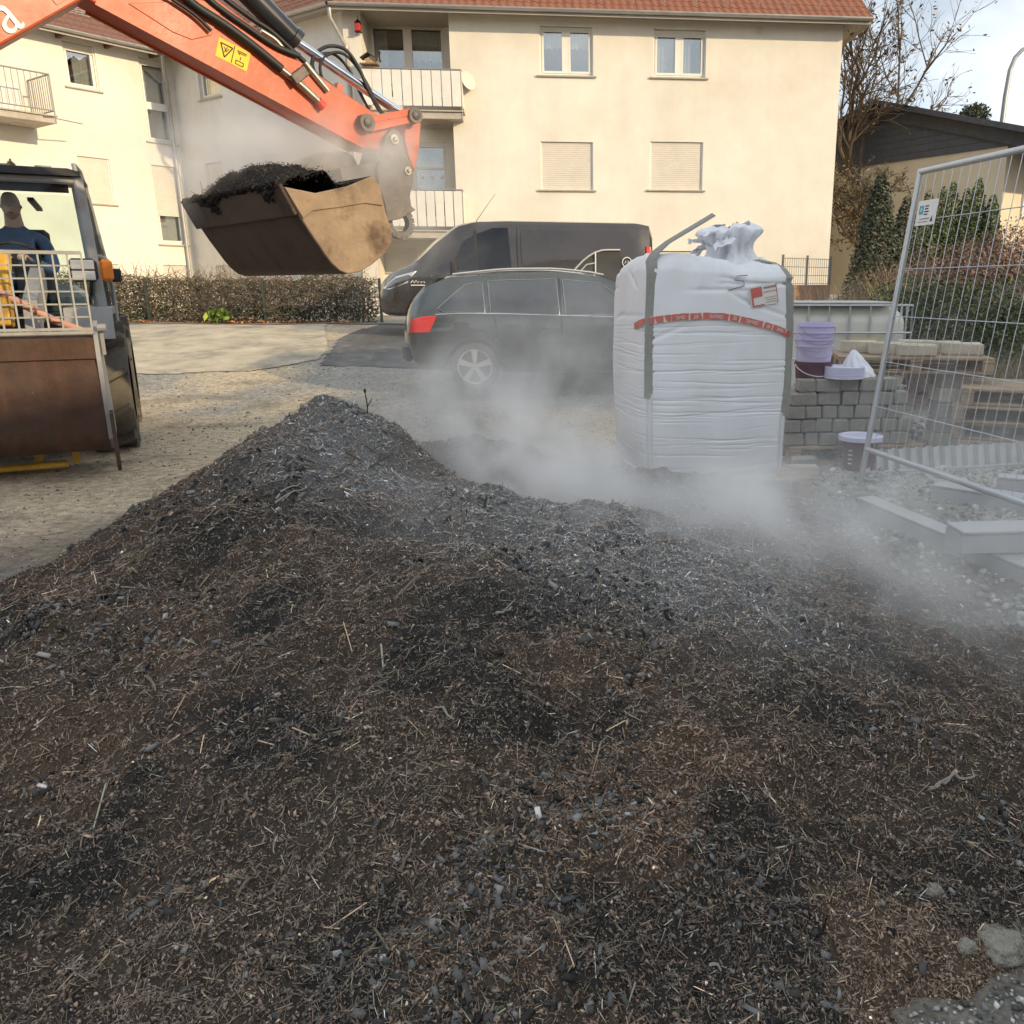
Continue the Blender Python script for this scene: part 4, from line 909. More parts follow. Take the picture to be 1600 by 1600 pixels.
def shrub(label, x, y, r, n, cols, wt, size, name='shrub', cat='shrub', group=None, sunk=.1, twg=0):
    b = gzf(x, y); T = thing(name, label, cat, (x, y, b - sunk), group=group)
    P = ellipsoid_pts(n, (0, 0, r[2] * .25), r, .5); P[:, 2] = np.abs(P[:, 2]); P *= (.82 + .4 * fbm(P[:, 0] * 2 + x, P[:, 1] * 2 + P[:, 2] * 2, int(x * 7 + y), 3))[:, None]
    leaf_mass('foliage', P, size, cols, wt, T)
    if twg:
        q = ellipsoid_pts(twg, (0, 0, r[2] * .3), np.array(r) * .75, .3); q[:, 2] = np.abs(q[:, 2]); twigs_mesh('twigs', twg, q, .5, .005, T, (0, 0, 0), mat('pale_twig', (.34, .29, .22), .9, var=.3), up=.8)
    mb = MB(); [mb.tube([(0, 0, 0), (r[0] * .4 * math.cos(a), r[1] * .4 * math.sin(a), r[2] * .6)], [.02, .008], 4) for a in (0, 1.3, 2.6, 3.9, 5.2)]; mb.build('stems', m_bark, T, recalc=False)
    return T
red = [(.22, .125, .105), (.18, .115, .085), (.26, .16, .12), (.14, .11, .07)]
for px, py, Yc, r, lb_ in [(1425, 385, 16.2, (1.1, .9, .7), 'purplish brown shrub below the dark conifers'), (1500, 375, 16.4, (1.2, .9, .75), 'purplish brown shrub on the bank below the conifer row'), (1575, 372, 16.3, (1.2, .9, .75), 'purplish brown shrub on the bank below the lamp post'), (1460, 425, 14.2, (1.1, .8, .6), 'lower purplish brown shrub half way down the bank'), (1560, 418, 14.0, (1.2, .8, .6), 'lower purplish brown shrub near the fence top bar'), (1650, 400, 15.0, (1.5, 1., .8), 'purplish brown shrub at the edge of the view on the bank'), (1340, 415, 16.5, (.8, .8, .55), 'purplish brown shrub on the slope beside the building')]:
    p = at(px, py, Yc); shrub(lb_, p.x, Yc, r, 4200, red, [3, 3, 2, 2], .052, 'brown_shrub', group='brown shrubs on the bank', twg=60)
grn = [(.11, .14, .06), (.15, .17, .075), (.08, .10, .045), (.19, .19, .10)]
for px, py, Yc, r, lb_ in [(1440, 500, 11.6, (.85, .7, .6), 'green bushy shrub behind the paving stones'), (1510, 505, 11.2, (1.0, .8, .66), 'largest green bushy shrub seen through the fence wires'), (1600, 515, 10.9, (1.1, .8, .66), 'green bushy shrub above the stacked pallets'), (1690, 520, 10.5, (1.2, .8, .66), 'green bushy shrub beyond the edge of the fence')]:
    p = at(px, py, Yc); shrub(lb_, p.x, Yc, r, 8000, grn, [3, 2, 3, 1], .048, 'green_shrub', group='green shrubs on the bank', twg=130)
for k, (px, py, Yc) in enumerate([(1275, 455, 14.6), (1300, 440, 15.0), (1325, 430, 15.2), (1345, 455, 14.0), (1370, 440, 14.4), (1392, 465, 13.2), (1310, 470, 13.6), (1400, 445, 14.2), (1575, 560, 10.0), (1540, 575, 9.9), (1605, 570, 9.8)]):
    p = at(px, py, Yc); b = gzf(p.x, Yc); n = 260; a = rv.uniform(0, 2 * PI, n); q = np.abs(rv.normal(0, .12, n)); L = rv.uniform(.35, 1.0, n) * (1.05 if k < 8 else .8)
    T = thing('grass_tuft', ['straw coloured grass tuft nearest the building corner', 'tall straw coloured grass tuft beside the low wire fence', 'straw coloured grass tuft below the dark conifer', 'broad straw coloured grass tuft above the water tank', 'straw coloured grass tuft left of the fence post top', 'straw coloured grass tuft touching the leaning fence post', 'low straw coloured grass tuft just above the tank lid', 'straw coloured grass tuft behind the fence sign', 'pale dry grass tuft behind the empty pallets', 'pale dry grass tuft between paving stones and pallets', 'pale dry grass tuft at the far right above the pallets'][k], 'grass', (p.x, Yc, b), group='dry grass tufts on the bank')
    P = np.stack([np.cos(a) * q, np.sin(a) * q, np.zeros(n)], -1); Z = np.stack([np.cos(a) * .55 * rv.random(n), np.sin(a) * .55 * rv.random(n), np.ones(n)], -1); Z /= np.linalg.norm(Z, axis=1, keepdims=True)
    Y = np.stack([np.cos(a), np.sin(a), np.zeros(n)], -1); X = np.cross(Y, Z); s = np.stack([np.full(n, .012), L * .55, L], -1)
    scatter('blades', BLADV, BLADT, P, X, Y, Z, s, palette([(.36, .28, .17), (.28, .23, .13), (.2, .19, .09)], [3, 2, 1.5], n, rv, .2), m_leaf, T)
# low growth that covers the bank
n = 26000; x = rv.uniform(1.5, 16, n); y = rv.uniform(9.5, 27, n); d1 = np.minimum((x - 1.6) * .944 - (y - 10.3) * .338, (y - 9.6) + .12 * (x - 3)); k = (d1 > .25) & (rv.random(n) < np.clip(14 / y, 0, 1) ** 1.5); x, y = x[k], y[k]
nn = fbm(x * .6, y * .6, 14, 3); P = np.stack([x, y, gz(x, y) + rv.random(len(x)) * .1], -1)
c = np.where((nn + .03 * (12 - y) > .5)[:, None], palette(grn, [3, 2, 3, 1], len(x), rv), palette([(.12, .075, .055), (.16, .11, .07), (.09, .07, .04)], [3, 2, 2], len(x), rv))
X, Y, Z = frames(len(x), np.tile([0, 0, 1.], (len(x), 1)), np.full(len(x), .8), rv); s = np.exp(rv.normal(0, .3, (len(x), 1))) * np.array([[.10, .08, .08]])
tag(scatter('ground_cover', LEAFV, LEAFT, P, X, Y, Z, s, c, m_leaf, None, .03, rv), 'low brown and green ground cover on the bank', 'ground cover', kind='stuff')
# ---------------------------------------------------------------- bungalow beyond the bank
c0 = at(1575, 228, 26.0); WB = Wall((c0.x, c0.y), math.degrees(math.atan2(26 - 30.7, c0.x - at(1330, 262, 30.7).x)))
bung = thing('bungalow', 'cream bungalow with dark boarded gable and dark roof beyond the bank', 'house', (c0.x, c0.y, 2.2))
vB = c0.z; m_bw = mat('bungalow_render', (.70, .62, .47), .9, var=.08, scale=2); m_bd = mat('slate_boards', (.10, .105, .12), .8, var=.2, scale=6); m_br = mat('dark_roofing', (.09, .09, .10), .8, var=.25, scale=5, bump=.4, bscale=20)
mb = MB(); mb.quad(WB.P(-9, 1.2), WB.P(0, 1.2), WB.P(0, vB), WB.P(-9, vB)); mb.build('wall', m_bw, bung, world=True)
sd = -WB.n
mb = MB(); mb.quad(WB.P(0, 1.2), WB.P(0, 1.2, -9), WB.P(0, vB + .1, -9), WB.P(0, vB + .1)); mb.build('wall', m_bw, bung, world=True)
uap, vap = WB.pix(1378, 166); slope = (vap - WB.pix(1590, 205)[1]) / (WB.pix(1590, 205)[0] - uap)
nb = 9
for k in range(nb + 1):                                         # boards of the gable, one by one
    z0 = vB + k * .2; z1 = z0 + .192; ul = -9; ur = uap + (vap - .1 - z1) / slope
    if ur < uap - .3: break
    mb = MB(); WB.box(mb, max(ul, uap - (ur - uap) * 1.6), min(ur, .25), z0, z1, .02, .05 + .006 * (k % 2)); mb.build('board', m_bd, bung, world=True)
mb = MB()
for sg, ln_ in ((1, 7.2), (-1, 6)):
    e = WB.P(uap + sg * ln_, vap - ln_ * slope, .5); t = WB.P(uap, vap, .5); e2 = e - WB.n * 10; t2 = t - WB.n * 10; up = Vector((0, 0, .16))
    mb.add([e, t, t2, e2, e + up, t + up, t2 + up, e2 + up], [(0, 1, 2, 3), (4, 5, 6, 7), (0, 1, 5, 4), (1, 2, 6, 5), (2, 3, 7, 6), (3, 0, 4, 7)])
mb.build('roof', m_br, bung, world=True)
for sg, ln_ in ((1, 7.0), (-1, 6)):
    mb = MB(); mb.bar(WB.P(uap, vap - .16, .12), WB.P(uap + sg * ln_, vap - .16 - ln_ * slope, .12), .08, .42); mb.build('barge_board', m_br, bung, world=True)
SW = Wall(tuple(WB.P(0, 0))[:2], math.degrees(math.atan2(-WB.n.y, -WB.n.x)))
mb = MB()
for q in ((1.0, 1.08, vB - 1.9, vB - .5), (2.1, 2.18, vB - 1.9, vB - .5), (1.08, 2.1, vB - 1.9, vB - 1.82), (1.08, 2.1, vB - .58, vB - .5)): SW.box(mb, *q, -.02, .06)
wf = mb.build('window', m_pvc, bung, world=True); mb = MB(); SW.box(mb, 1.08, 2.1, vB - 1.82, vB - .58, .005, .03); mb.build('pane', glass_mat('bungalow_glass', (.2, .22, .24), .3), wf, world=True)
t = at(1523, 182, 44.0); dt = thing('distant_tree', 'small dark tree top showing above the bungalow roof', 'tree', (t.x, 44, 3))
leaf_mass('crown', ellipsoid_pts(1500, (0, 0, t.z - 3), (.75, .75, .62), .2), .2, dk, [3, 2, 3], dt); mb = MB(); mb.tube([(0, 0, 0), (0, 0, t.z - 3)], [.15, .05], 6); mb.build('trunk', m_bark, dt)
# ---------------------------------------------------------------- street lamp
b = at(1549, 345, 27.5); lp = thing('street_lamp', 'tall slim grey street lamp with curved top beside the bungalow', 'street lamp', (b.x, 27.5, gzf(b.x, 27.5)))
L = []; zb = gzf(b.x, 27.5)
for px, py in ((1549, 345), (1557, 260), (1563, 215), (1571, 150), (1578, 110), (1586, 90), (1597, 78), (1615, 70), (1640, 66)):
    q = at(px, py, 27.5); L.append((q.x - b.x, 0, q.z - zb))
mb = MB(); mb.tube([(0, 0, -.2)] + L, [.09] + [.085 - .005 * k for k in range(len(L))], 10); m_lamp = mat('galvanised_pole', (.33, .34, .34), .45, .6, var=.1); mb.build('pole', m_lamp, lp, smooth=60)
mb = MB(); e = Vector(L[-1]); mb.box(e + Vector((.3, 0, .0)), (.7, .22, .12), ch=.04); mb.build('lamp_head', m_lamp, lp)
# ---------------------------------------------------------------- low wire fence on a brick base beside the building
f0, f1 = at(1222, 445, 20.5), at(1296, 443, 21.6); wf = thing('garden_fence', 'low wire mesh fence on a reddish wall at the foot of the building corner', 'fence', (f0.x, f0.y, f0.z))
mb = MB(); d = f1 - f0; d.z = 0
for k in range(int(d.length / .08)): p = d.normalized() * .08 * k; mb.cyl(p, p + Vector((0, 0, .62)), .006, n=3, cap=False)
for k in range(4): mb.cyl(Vector((0, 0, .03 + .19 * k)), d + Vector((0, 0, .03 + .19 * k)), .007, n=3, cap=False)
mb.build('wire_mesh', mat('grey_wire', (.2, .21, .21), .5, .5), wf, recalc=False)['kind'] = 'stuff'
for k in range(3): p = d * (k / 2); mb = MB(); mb.box(p + Vector((0, .03, .33)), (.05, .05, .7)); mb.build('post', MATS['grey_wire'], wf)
mb = MB(); mb.bar(Vector((-2.5, .05, -.45)), d + Vector((0, .05, -.45)), .14, .9); mb.build('wall_base', mat('reddish_block', (.34, .21, .15), .9, var=.2), wf)
# ================================================================ excavator reaching in from the left
EW = Wall((-2.35, 6.63), 43.8)
m_or = mat('orange_paint', (.56, .085, .02), .42, flake=((.10, .06, .045), 9., .645), streak=((.30, .16, .10), .55, (3., 3., 1.2)), var=.16, scale=3.5, spec=.5, col2=(.24, .07, .035), c2lo=.52, c2hi=.78, c2scale=7., bump=.2, bscale=18)
m_stl = mat('worn_dark_steel', (.12, .105, .095), .55, .5, var=.35, scale=9, bump=.3, bscale=40, col2=(.2, .15, .11), c2lo=.5, c2hi=.7)
m_bkt = mat('sunlit_bucket_steel', (.30, .215, .14), .75, flake=((.12, .085, .06), 22., .66), metal=.25, var=.3, scale=7, bump=.5, bscale=28, col2=(.13, .085, .055), c2lo=.5, c2hi=.68, c2scale=4.)  # tan stands for sunlight on the bucket's near side; the specks are wear
m_bks = mat('shaded_bucket_steel', (.085, .055, .04), .65, flake=((.16, .11, .075), 14., .66), metal=.35, var=.35, scale=4, bump=.5, bscale=22, col2=(.03, .025, .022), c2lo=.52, c2hi=.7, c2scale=3.)  # darker copy of the bucket steel, shade put into the shell colour
m_chr = mat('chrome_rod', (.75, .75, .77), .12, 1., var=.05); m_rub = mat('black_hose', (.018, .018, .018), .5, var=.2, scale=20); m_cyl = mat('black_cylinder', (.025, .026, .03), .32, .2, var=.2, coat=.3)
m_fit = mat('steel_fitting', (.42, .38, .32), .35, .9, var=.2, scale=20); m_yel = mat('yellow_sticker', (.82, .52, .02), .5, var=.06); m_blk = mat('black_print', (.02, .02, .02), .6, var=0); m_wht = mat('white_print', (.8, .78, .74), .6, var=.05)
base = EW.P(-5.3, 0, 0)
exc = thing('excavator', 'orange excavator with its stick and loaded grading bucket reaching across the yard', 'excavator', (base.x, base.y, 0), R(43.8))
def E2(x, y, n=.0): u, v = EW.pix(x, y, n); return (u, v)
def plate(name, pts, n0, n1, m, parent=exc, smooth=None, pix=True, ref=None, ch=0):
    ref = max(n0, n1) if ref is None else ref
    poly = [E2(x, y, ref) for x, y in pts] if pix else pts
    mb = MB(); mb.prism(poly, n0, n1, lambda u, v, w: EW.P(u, v, w)); o = mb.build(name, m, parent, world=True, smooth=smooth)
    if ch:
        b = o.modifiers.new('edge', 'BEVEL'); b.width = ch; b.segments = 2; b.limit_method = 'ANGLE'
    return o
hw = .115
stick_pts = [(569, 231), (149, 5), (60, -43), (55, -80), (110, -135), (175, -125), (262, -60), (341, 0), (437, 72), (520, 132), (566, 163), (600, 186), (622, 205), (618, 228), (598, 236)]
stick = plate('stick', stick_pts, -hw, hw, m_or, ch=.012)
# weld flanges that run along both edges of the stick
for sgn_ in (1, -1):
    mb = MB(); pl = [EW.P(*E2(x, y, hw), hw * sgn_) for x, y in ((569, 229), (149, 3))]; mb.bar(pl[0], pl[1], .035, .02, up=EW.n); mb.build('edge_flange', m_or, stick, world=True)
plate('reinforcement', [(300, 62), (270, 50), (200, 5), (330, 0), (345, 22), (330, 55)], hw, hw + .006, m_or, stick, ch=.003)
boom_b0, boom_b1 = E2(0, 76, .14), E2(132, 4, .14)
d = Vector((boom_b1[0] - boom_b0[0], boom_b1[1] - boom_b0[1])).normalized(); nrm = Vector((-d.y, d.x))
q0 = Vector(boom_b0); tip = Vector(boom_b1) + d * .35; elbow = q0 - d * 1.0
poly = [tuple(tip + nrm * .02), tuple(q0 - d * .9), (-5.0, 1.05), (-5.25, 1.15), (-5.2, 1.45), tuple(q0 - d * 1.0 + nrm * .52), tuple(q0 + nrm * .46), tuple(tip + nrm * .40), tuple(tip + d * .12 + nrm * .2)]
boom = plate('boom', poly, -.15, .15, m_or, pix=False, ch=.014)
pl = q0 + d * .45 + nrm * .10
plate('side_panel', [tuple(q0 + d * .42 + nrm * .05), tuple(q0 + d * .62 + nrm * .05), tuple(q0 + d * .62 + nrm * .36), tuple(q0 + d * .42 + nrm * .36)], .15, .156, m_or, boom, pix=False)
tp = EW.P(*E2(6, 22, .16), .157); text_mesh('lettering', 'a', .30, m_wht, boom, basis(tp, EW.d * d.x + Vector((0, 0, d.y)), EW.d * nrm.x + Vector((0, 0, nrm.y))), .002, world=True)
tp2 = q0 - d * .55 + nrm * .2; text_mesh('lettering', 'atlas'[:0] or 'a', .30, m_wht, boom, basis(EW.P(tp2.x, tp2.y, .157), EW.d * d.x + Vector((0, 0, d.y)), EW.d * nrm.x + Vector((0, 0, nrm.y))), .002, world=True) if False else None
def pin(px, py, r, n0, n1, name='pin', parent=exc, m=m_stl, ref=None):
    u, v = E2(px, py, n1 if ref is None else ref); mb = MB(); mb.cyl(EW.P(u, v, n0), EW.P(u, v, n1), r, n=18); mb.lathe([(r * .55, 0), (r * .55, .012), (r * .3, .02)], EW.P(u, v, n1), EW.n, 10)
    return mb.build(name, m, parent, world=True, smooth=40)
pin(188, -70, .07, -.19, .19)
# tipping cylinder on top of the stick
c0, c1 = E2(360, -38, .0), E2(463, 66, 0.0); r1 = E2(622, 174, 0.)
mb = MB(); a, b = EW.P(*c0, 0), EW.P(*c1, 0); t = (b - a).normalized(); mb.tube([a - t * .5, b], .082, 18); mb.lathe([(.082, -.05), (.094, -.045), (.094, .0), (.05, .012)], b, t, 18); cylo = mb.build('tipping_cylinder', m_cyl, exc, world=True, smooth=40)
mb = MB(); mb.cyl(b, EW.P(*r1, 0), .036, n=14); mb.build('piston_rod', m_chr, cylo, world=True, smooth=40)
# tipping links, H link, coupler
for sg in (1, -1):
    o_ = plate('tipping_link', [(575, 182), (646, 168), (652, 190), (582, 206)], sg * .13, sg * .165, m_or, ref=.165, ch=.006)
    plate('link_rib', [(584, 186), (640, 175), (642, 180), (586, 191)], sg * .165, sg * .172, m_or, o_, ref=.165)
    pin(572, 192, .062, sg * .165 - .05, sg * .165 + .03, 'link_boss', ref=.165); pin(647, 181, .058, sg * .165 - .05, sg * .165 + .03, 'link_boss', ref=.165)
plate('bucket_link', [(634, 192), (658, 192), (655, 232), (648, 268), (640, 250), (632, 218)], -.09, .09, m_or, ref=.09, ch=.008)
cp = [(612, 201), (623, 204), (630, 216), (632, 236), (644, 258), (646, 280), (641, 306), (643, 322), (650, 328), (626, 342), (606, 346), (602, 320), (592, 290), (590, 262), (597, 240), (602, 214)]
for sg in (1, -1): plate('coupler_plate', cp, sg * .13, sg * .17, m_stl, ref=.17, ch=.006)
plate('coupler_body', [(530, 262), (606, 250), (640, 270), (640, 318), (600, 330), (590, 292), (535, 282)], -.12, .12, m_stl, ref=.12, ch=.01)
pin(615, 218, .035, -.2, .19, 'coupler_pin', m=m_fit, ref=.17); pin(636, 267, .03, -.2, .19, 'coupler_pin', m=m_fit, ref=.17); pin(611, 243, .014, .1, .18, 'bolt', m=m_fit, ref=.17)
u, v = E2(626, 348, .1); mb = MB()
for k in range(16):
    a = 2 * PI * k / 16; b_ = 2 * PI * (k + 1) / 16; mb.bar(EW.P(u + .10 * math.cos(a), v + .10 * math.sin(a), .07), EW.P(u + .10 * math.cos(b_), v + .10 * math.sin(b_), .07), .07, .05, up=EW.P(math.cos(a), math.sin(a)) - EW.P(0, 0))
mb.build('lifting_eye', m_stl, exc, world=True)
for k, (px, py, r) in enumerate(((478, 262, .10), (500, 256, .11), (522, 256, .12))):       # humped guards on the far side of the bucket
    u, v = E2(px, py, -.35); mb = MB(); mb.lathe([(.01, -.22), (r * .8, -.2), (r, -.1), (r, .1), (r * .8, .2), (.01, .22)], EW.P(u, v - .03, -.35), EW.n, 16); mb.build('swivel_housing', m_bkt, exc, world=True, smooth=60)
# bucket
BWD = 1.75; nN = .87; nF = nN - BWD
chain = [(441, 292), (460, 328), (479, 359), (505, 398), (516, 412), (528, 423), (541, 428), (560, 425), (578, 414), (591, 403), (602, 393), (609, 382), (610, 370), (606, 352), (599, 328), (591, 291), (579, 275)]
ch2 = [E2(x, y, nN) for x, y in chain]
mb = MB(); cen = (sum(p[0] for p in ch2) / len(ch2), sum(p[1] for p in ch2) / len(ch2))
inn_ = [(p[0] + (cen[0] - p[0]) * .05, p[1] + (cen[1] - p[1]) * .05) for p in ch2]; N_ = len(ch2)
vs_ = [EW.P(*p, w) for w in (nN, nF) for p in ch2] + [EW.P(*p, w) for w in (nN, nF) for p in inn_]
fs = []
for i in range(N_ - 1): fs += [(i, i + 1, N_ + i + 1, N_ + i), (2 * N_ + i, 3 * N_ + i, 3 * N_ + i + 1, 2 * N_ + i + 1), (i, 2 * N_ + i, 2 * N_ + i + 1, i + 1), (N_ + i, N_ + i + 1, 3 * N_ + i + 1, 3 * N_ + i)]
fs += [(0, N_, 3 * N_, 2 * N_), (N_ - 1, 3 * N_ - 1, 4 * N_ - 1, 2 * N_ - 1)]
mb.add(vs_, fs); bk = mb.build('bucket', m_bks, exc, world=True, smooth=40)
endp = [(441, 292), (485, 303), (541, 291), (579, 275)]
for w0, w1, mm in ((nN - .002, nN + .028, m_bkt), (nF - .028, nF + .002, m_bks)):
    poly = ch2 + [E2(541, 291, nN), E2(490, 302, nN)]
    mb = MB(); mb.prism(poly, w0, w1, lambda u, v, w: EW.P(u, v, w)); o = mb.build('side_plate', mm, bk, world=True)
    b = o.modifiers.new('edge', 'BEVEL'); b.width = .008; b.segments = 2
plate('wear_plate', [(441, 294), (486, 306), (541, 295), (577, 280), (587, 296), (594, 322), (566, 318), (530, 324), (484, 330), (470, 342)], nN + .028, nN + .040, m_bkt, bk, ref=nN, ch=.004)
k0, k1 = E2(441, 291, nN), E2(462, 331, nN); mb = MB(); dd = (EW.P(*k0, 0) - EW.P(*k1, 0)).normalized(); outw = dd.cross(EW.n)
if outw.x > 0: outw = -outw
mb.bar(EW.P(*k0, nN + .03) + outw * .018 - dd * .08, EW.P(*k0, nF - .03) + outw * .018 - dd * .08, .2, .028, up=outw, ch=.006); mb.build('cutting_edge', m_bks, bk, world=True)
# the load of compost in the bucket
ua, za = E2(441, 290, nN); ub, zb = E2(585, 285, nN)
ns, nw = 60, 100; S = np.linspace(ua + .0, ub - .05, ns); W_ = np.linspace(nF + .01, nN - .01, nw); SS, WW = np.meshgrid(S, W_, indexing='ij'); ts = (SS - ua) / (ub - ua)
prof = (za - .02) + np.sin(np.clip(ts, 0, 1) * PI * .9) ** .8 * .10
lump = .15 * np.exp(-((WW + .10) / .42) ** 2 - ((ts - .42) / .30) ** 2) + .09 * np.exp(-((WW - .55) / .28) ** 2 - ((ts - .25) / .25) ** 2) + .10 * np.exp(-((WW + .6) / .25) ** 2 - ((ts - .3) / .3) ** 2)
ZZ = prof + lump + .09 * (fbm(SS * 9, WW * 9, 91, 4) - .5) + .04 * (fbm(SS * 30, WW * 30, 92, 3) - .5)
ZZ = np.where(ts > .55, np.minimum(ZZ, za + .05 - .25 * (ts - .55)), ZZ)
Pw = np.array(EW.o)[None, None] + SS[..., None] * np.array(EW.d) + WW[..., None] * np.array(EW.n) + ZZ[..., None] * np.array([0, 0, 1.])
load = thing('compost_load', 'dark smoking load of compost heaped in the excavator bucket', 'compost', EW.P(ua + .3, za, 0))
lb_ = np.array(load.location)
q_ = np.arange(ns * nw).reshape(ns, nw); q_ = np.stack([q_[:-1, :-1], q_[1:, :-1], q_[1:, 1:], q_[:-1, 1:]], -1).reshape(-1, 4)
np_mesh('load_body', (Pw - lb_).reshape(-1, 3), q_, m_heap, load, True, np.tile([.03, .027, .025], (ns * nw, 1)) * (0.6 + .8 * fbm(SS * 12, WW * 12, 3).reshape(-1, 1)))
n = 9000; i = rv.integers(0, ns, n); j = rv.integers(0, nw, n); P = Pw[i, j] + rv.normal(0, .012, (n, 3)) - lb_; X, Y, Z_ = frames(n, np.tile([0, 0, 1.], (n, 1)), np.full(n, .9), rv)
s = np.exp(rv.normal(0, .4, (n, 1))) * np.array([[.013, .005, .004]]); o = scatter('pieces', OCTV, OCTT, P, X, Y, Z_, s, palette([(.055, .052, .05), (.09, .083, .077), (.035, .035, .036)], [3, 2, 3], n, rv), m_bits, load, .08, rv); o['kind'] = 'stuff'
# clumps hanging over the lip
n = 1500; tt = rv.random(n) ** 1.2; w = rv.uniform(nF, nN, n); off = np.abs(rv.normal(0, .012, n)) + .02; drop = tt * (.02 + .20 * sstep(.4, .8, fbm(w * 3.5, w * 0, 7, 3)))
P = np.array([tuple(EW.P(ua, za, ww)) for ww in w]) + np.array([0, 0, .04]) - np.outer(drop, np.array(dd)) + np.outer(off + .012, np.array(outw)) - lb_
X, Y, Z_ = frames(n, np.tile([0, 0, 1.], (n, 1)), np.full(n, 1.), rv); s = np.exp(rv.normal(0, .4, (n, 1))) * np.array([[.022, .010, .008]])
o = scatter('clinging_crumbs', BOXV, BOXT, P, X, Y, Z_, s, palette([(.022, .02, .019), (.035, .03, .027)], [3, 2], n, rv), m_bits, load, .1, rv); o['kind'] = 'stuff'
for k, (a, b) in enumerate((((312, 314), (297, 298)), ((316, 312), (312, 282)), ((309, 318), (290, 320)), ((330, 305), (318, 296)))):
    mb = MB(); p0 = EW.P(*E2(*a, nF + .1), nF + .1); p1 = EW.P(*E2(*b, nF + .1), nF + .1); mb.tube([p0, p0.lerp(p1, .5) + Vector((.01, 0, .01)), p1], [.005, .004, .002], 5); mb.build('twig', m_twig3, load, world=True)
# hoses and fittings along the stick
def hose(pts, n, r, m=m_rub, name='hose', par=stick):
    P_ = [EW.P(*E2(x, y, nn), nn) for (x, y), nn in zip(pts, n if isinstance(n, (list, tuple)) else [n] * len(pts))]
    out = []
    for i in range(len(P_) - 1):                               # Catmull-Rom through the points
        p0, p1, p2, p3 = P_[max(i - 1, 0)], P_[i], P_[i + 1], P_[min(i + 2, len(P_) - 1)]
        for k in range(6):
            t = k / 6; out.append(.5 * ((2 * p1) + (p2 - p0) * t + (2 * p0 - 5 * p1 + 4 * p2 - p3) * t * t + (3 * p1 - p0 - 3 * p2 + p3) * t ** 3))
    out.append(P_[-1]); mb = MB(); mb.tube(out, r, 9); return mb.build(name, m, par, world=True, smooth=60)
hose([(250, -45), (300, 5), (350, 38), (400, 75), (440, 108)], .15, .030); hose([(285, -45), (330, 2), (385, 42), (430, 72), (468, 88)], .13, .022); hose([(320, -40), (345, -8), (395, 30), (425, 50), (462, 84), (476, 97)], .05, .019); hose([(240, -20), (300, 20), (330, 48)], .155, .012)
hose([(437, 106), (452, 118), (462, 126)], .15, .024, m_fit, 'hose_fitting'); hose([(462, 126), (480, 142), (497, 158)], .15, .026, m_fit, 'hose_fitting'); hose([(476, 98), (492, 118), (512, 142)], .13, .024, m_fit, 'hose_fitting'); hose([(408, 48), (430, 62), (444, 78)], .10, .016, m_fit, 'hose_fitting'); hose([(497, 158), (506, 168)], .15, .034, mat('red_cap', (.6, .06, .03), .5), 'hose_cap')
pl_ = plate('valve_block', [(450, 120), (470, 104), (480, 118), (460, 134)], .11, .2, m_stl, stick, ref=.15, ch=.006)
hose([(474, 100), (490, 118), (510, 135), (528, 140)], .0, .012); hose([(490, 125), (487, 100), (495, 82), (515, 72), (540, 78), (560, 105), (575, 140), (592, 172), (604, 180)], [.1, .05, 0, -.03, 0, .03, .05, .03, 0], .013)
hose([(505, 128), (500, 105), (508, 88), (530, 82), (550, 95), (572, 128), (588, 160), (598, 178)], [.1, .06, .02, 0, 0, .03, .04, .02], .011); hose([(520, 135), (492, 112), (492, 90), (520, 84), (545, 108), (560, 140), (580, 178)], [.05, -.05, -.1, -.1, -.1, -.08, -.05], .011)
plate('bracket', [(528, 128), (538, 134), (534, 152), (524, 146)], .02, .08, m_or, stick, ref=.08, ch=.004)
# yellow warning sticker with its pictograms
sk = plate('warning_sticker', [(342, 58), (392, 83), (385, 112), (336, 87)], hw, hw + .003, m_yel, stick, ref=hw)
def SKP(a, b):
    p = Vector((342, 58)).lerp(Vector((392, 83)), a); q = Vector((336, 87)).lerp(Vector((385, 112)), a); r = p.lerp(q, b); return r
def line(a, b, wd=.006):
    pa_, pb_ = SKP(*a), SKP(*b); mb = MB(); mb.bar(EW.P(*E2(*pa_, hw), hw + .0045), EW.P(*E2(*pb_, hw), hw + .0045), wd, .002, up=EW.n); mb.build('pictogram', m_blk, sk, world=True)
for a, b in (((.08, .22), (.46, .22)), ((.46, .22), (.27, .85)), ((.27, .85), (.08, .22))): line(a, b, .008)
for a, b in (((.2, .35), (.3, .55)), ((.3, .3), (.24, .6)), ((.36, .35), (.3, .5)), ((.6, .2), (.9, .2)), ((.66, .28), (.88, .28)), ((.62, .24), (.7, .36)), ((.74, .45), (.74, .62)), ((.62, .7), (.86, .7)), ((.62, .88), (.86, .88)), ((.62, .7), (.62, .88)), ((.86, .7), (.86, .88)), ((.5, .05), (.5, .95))): line(a, b, .005)
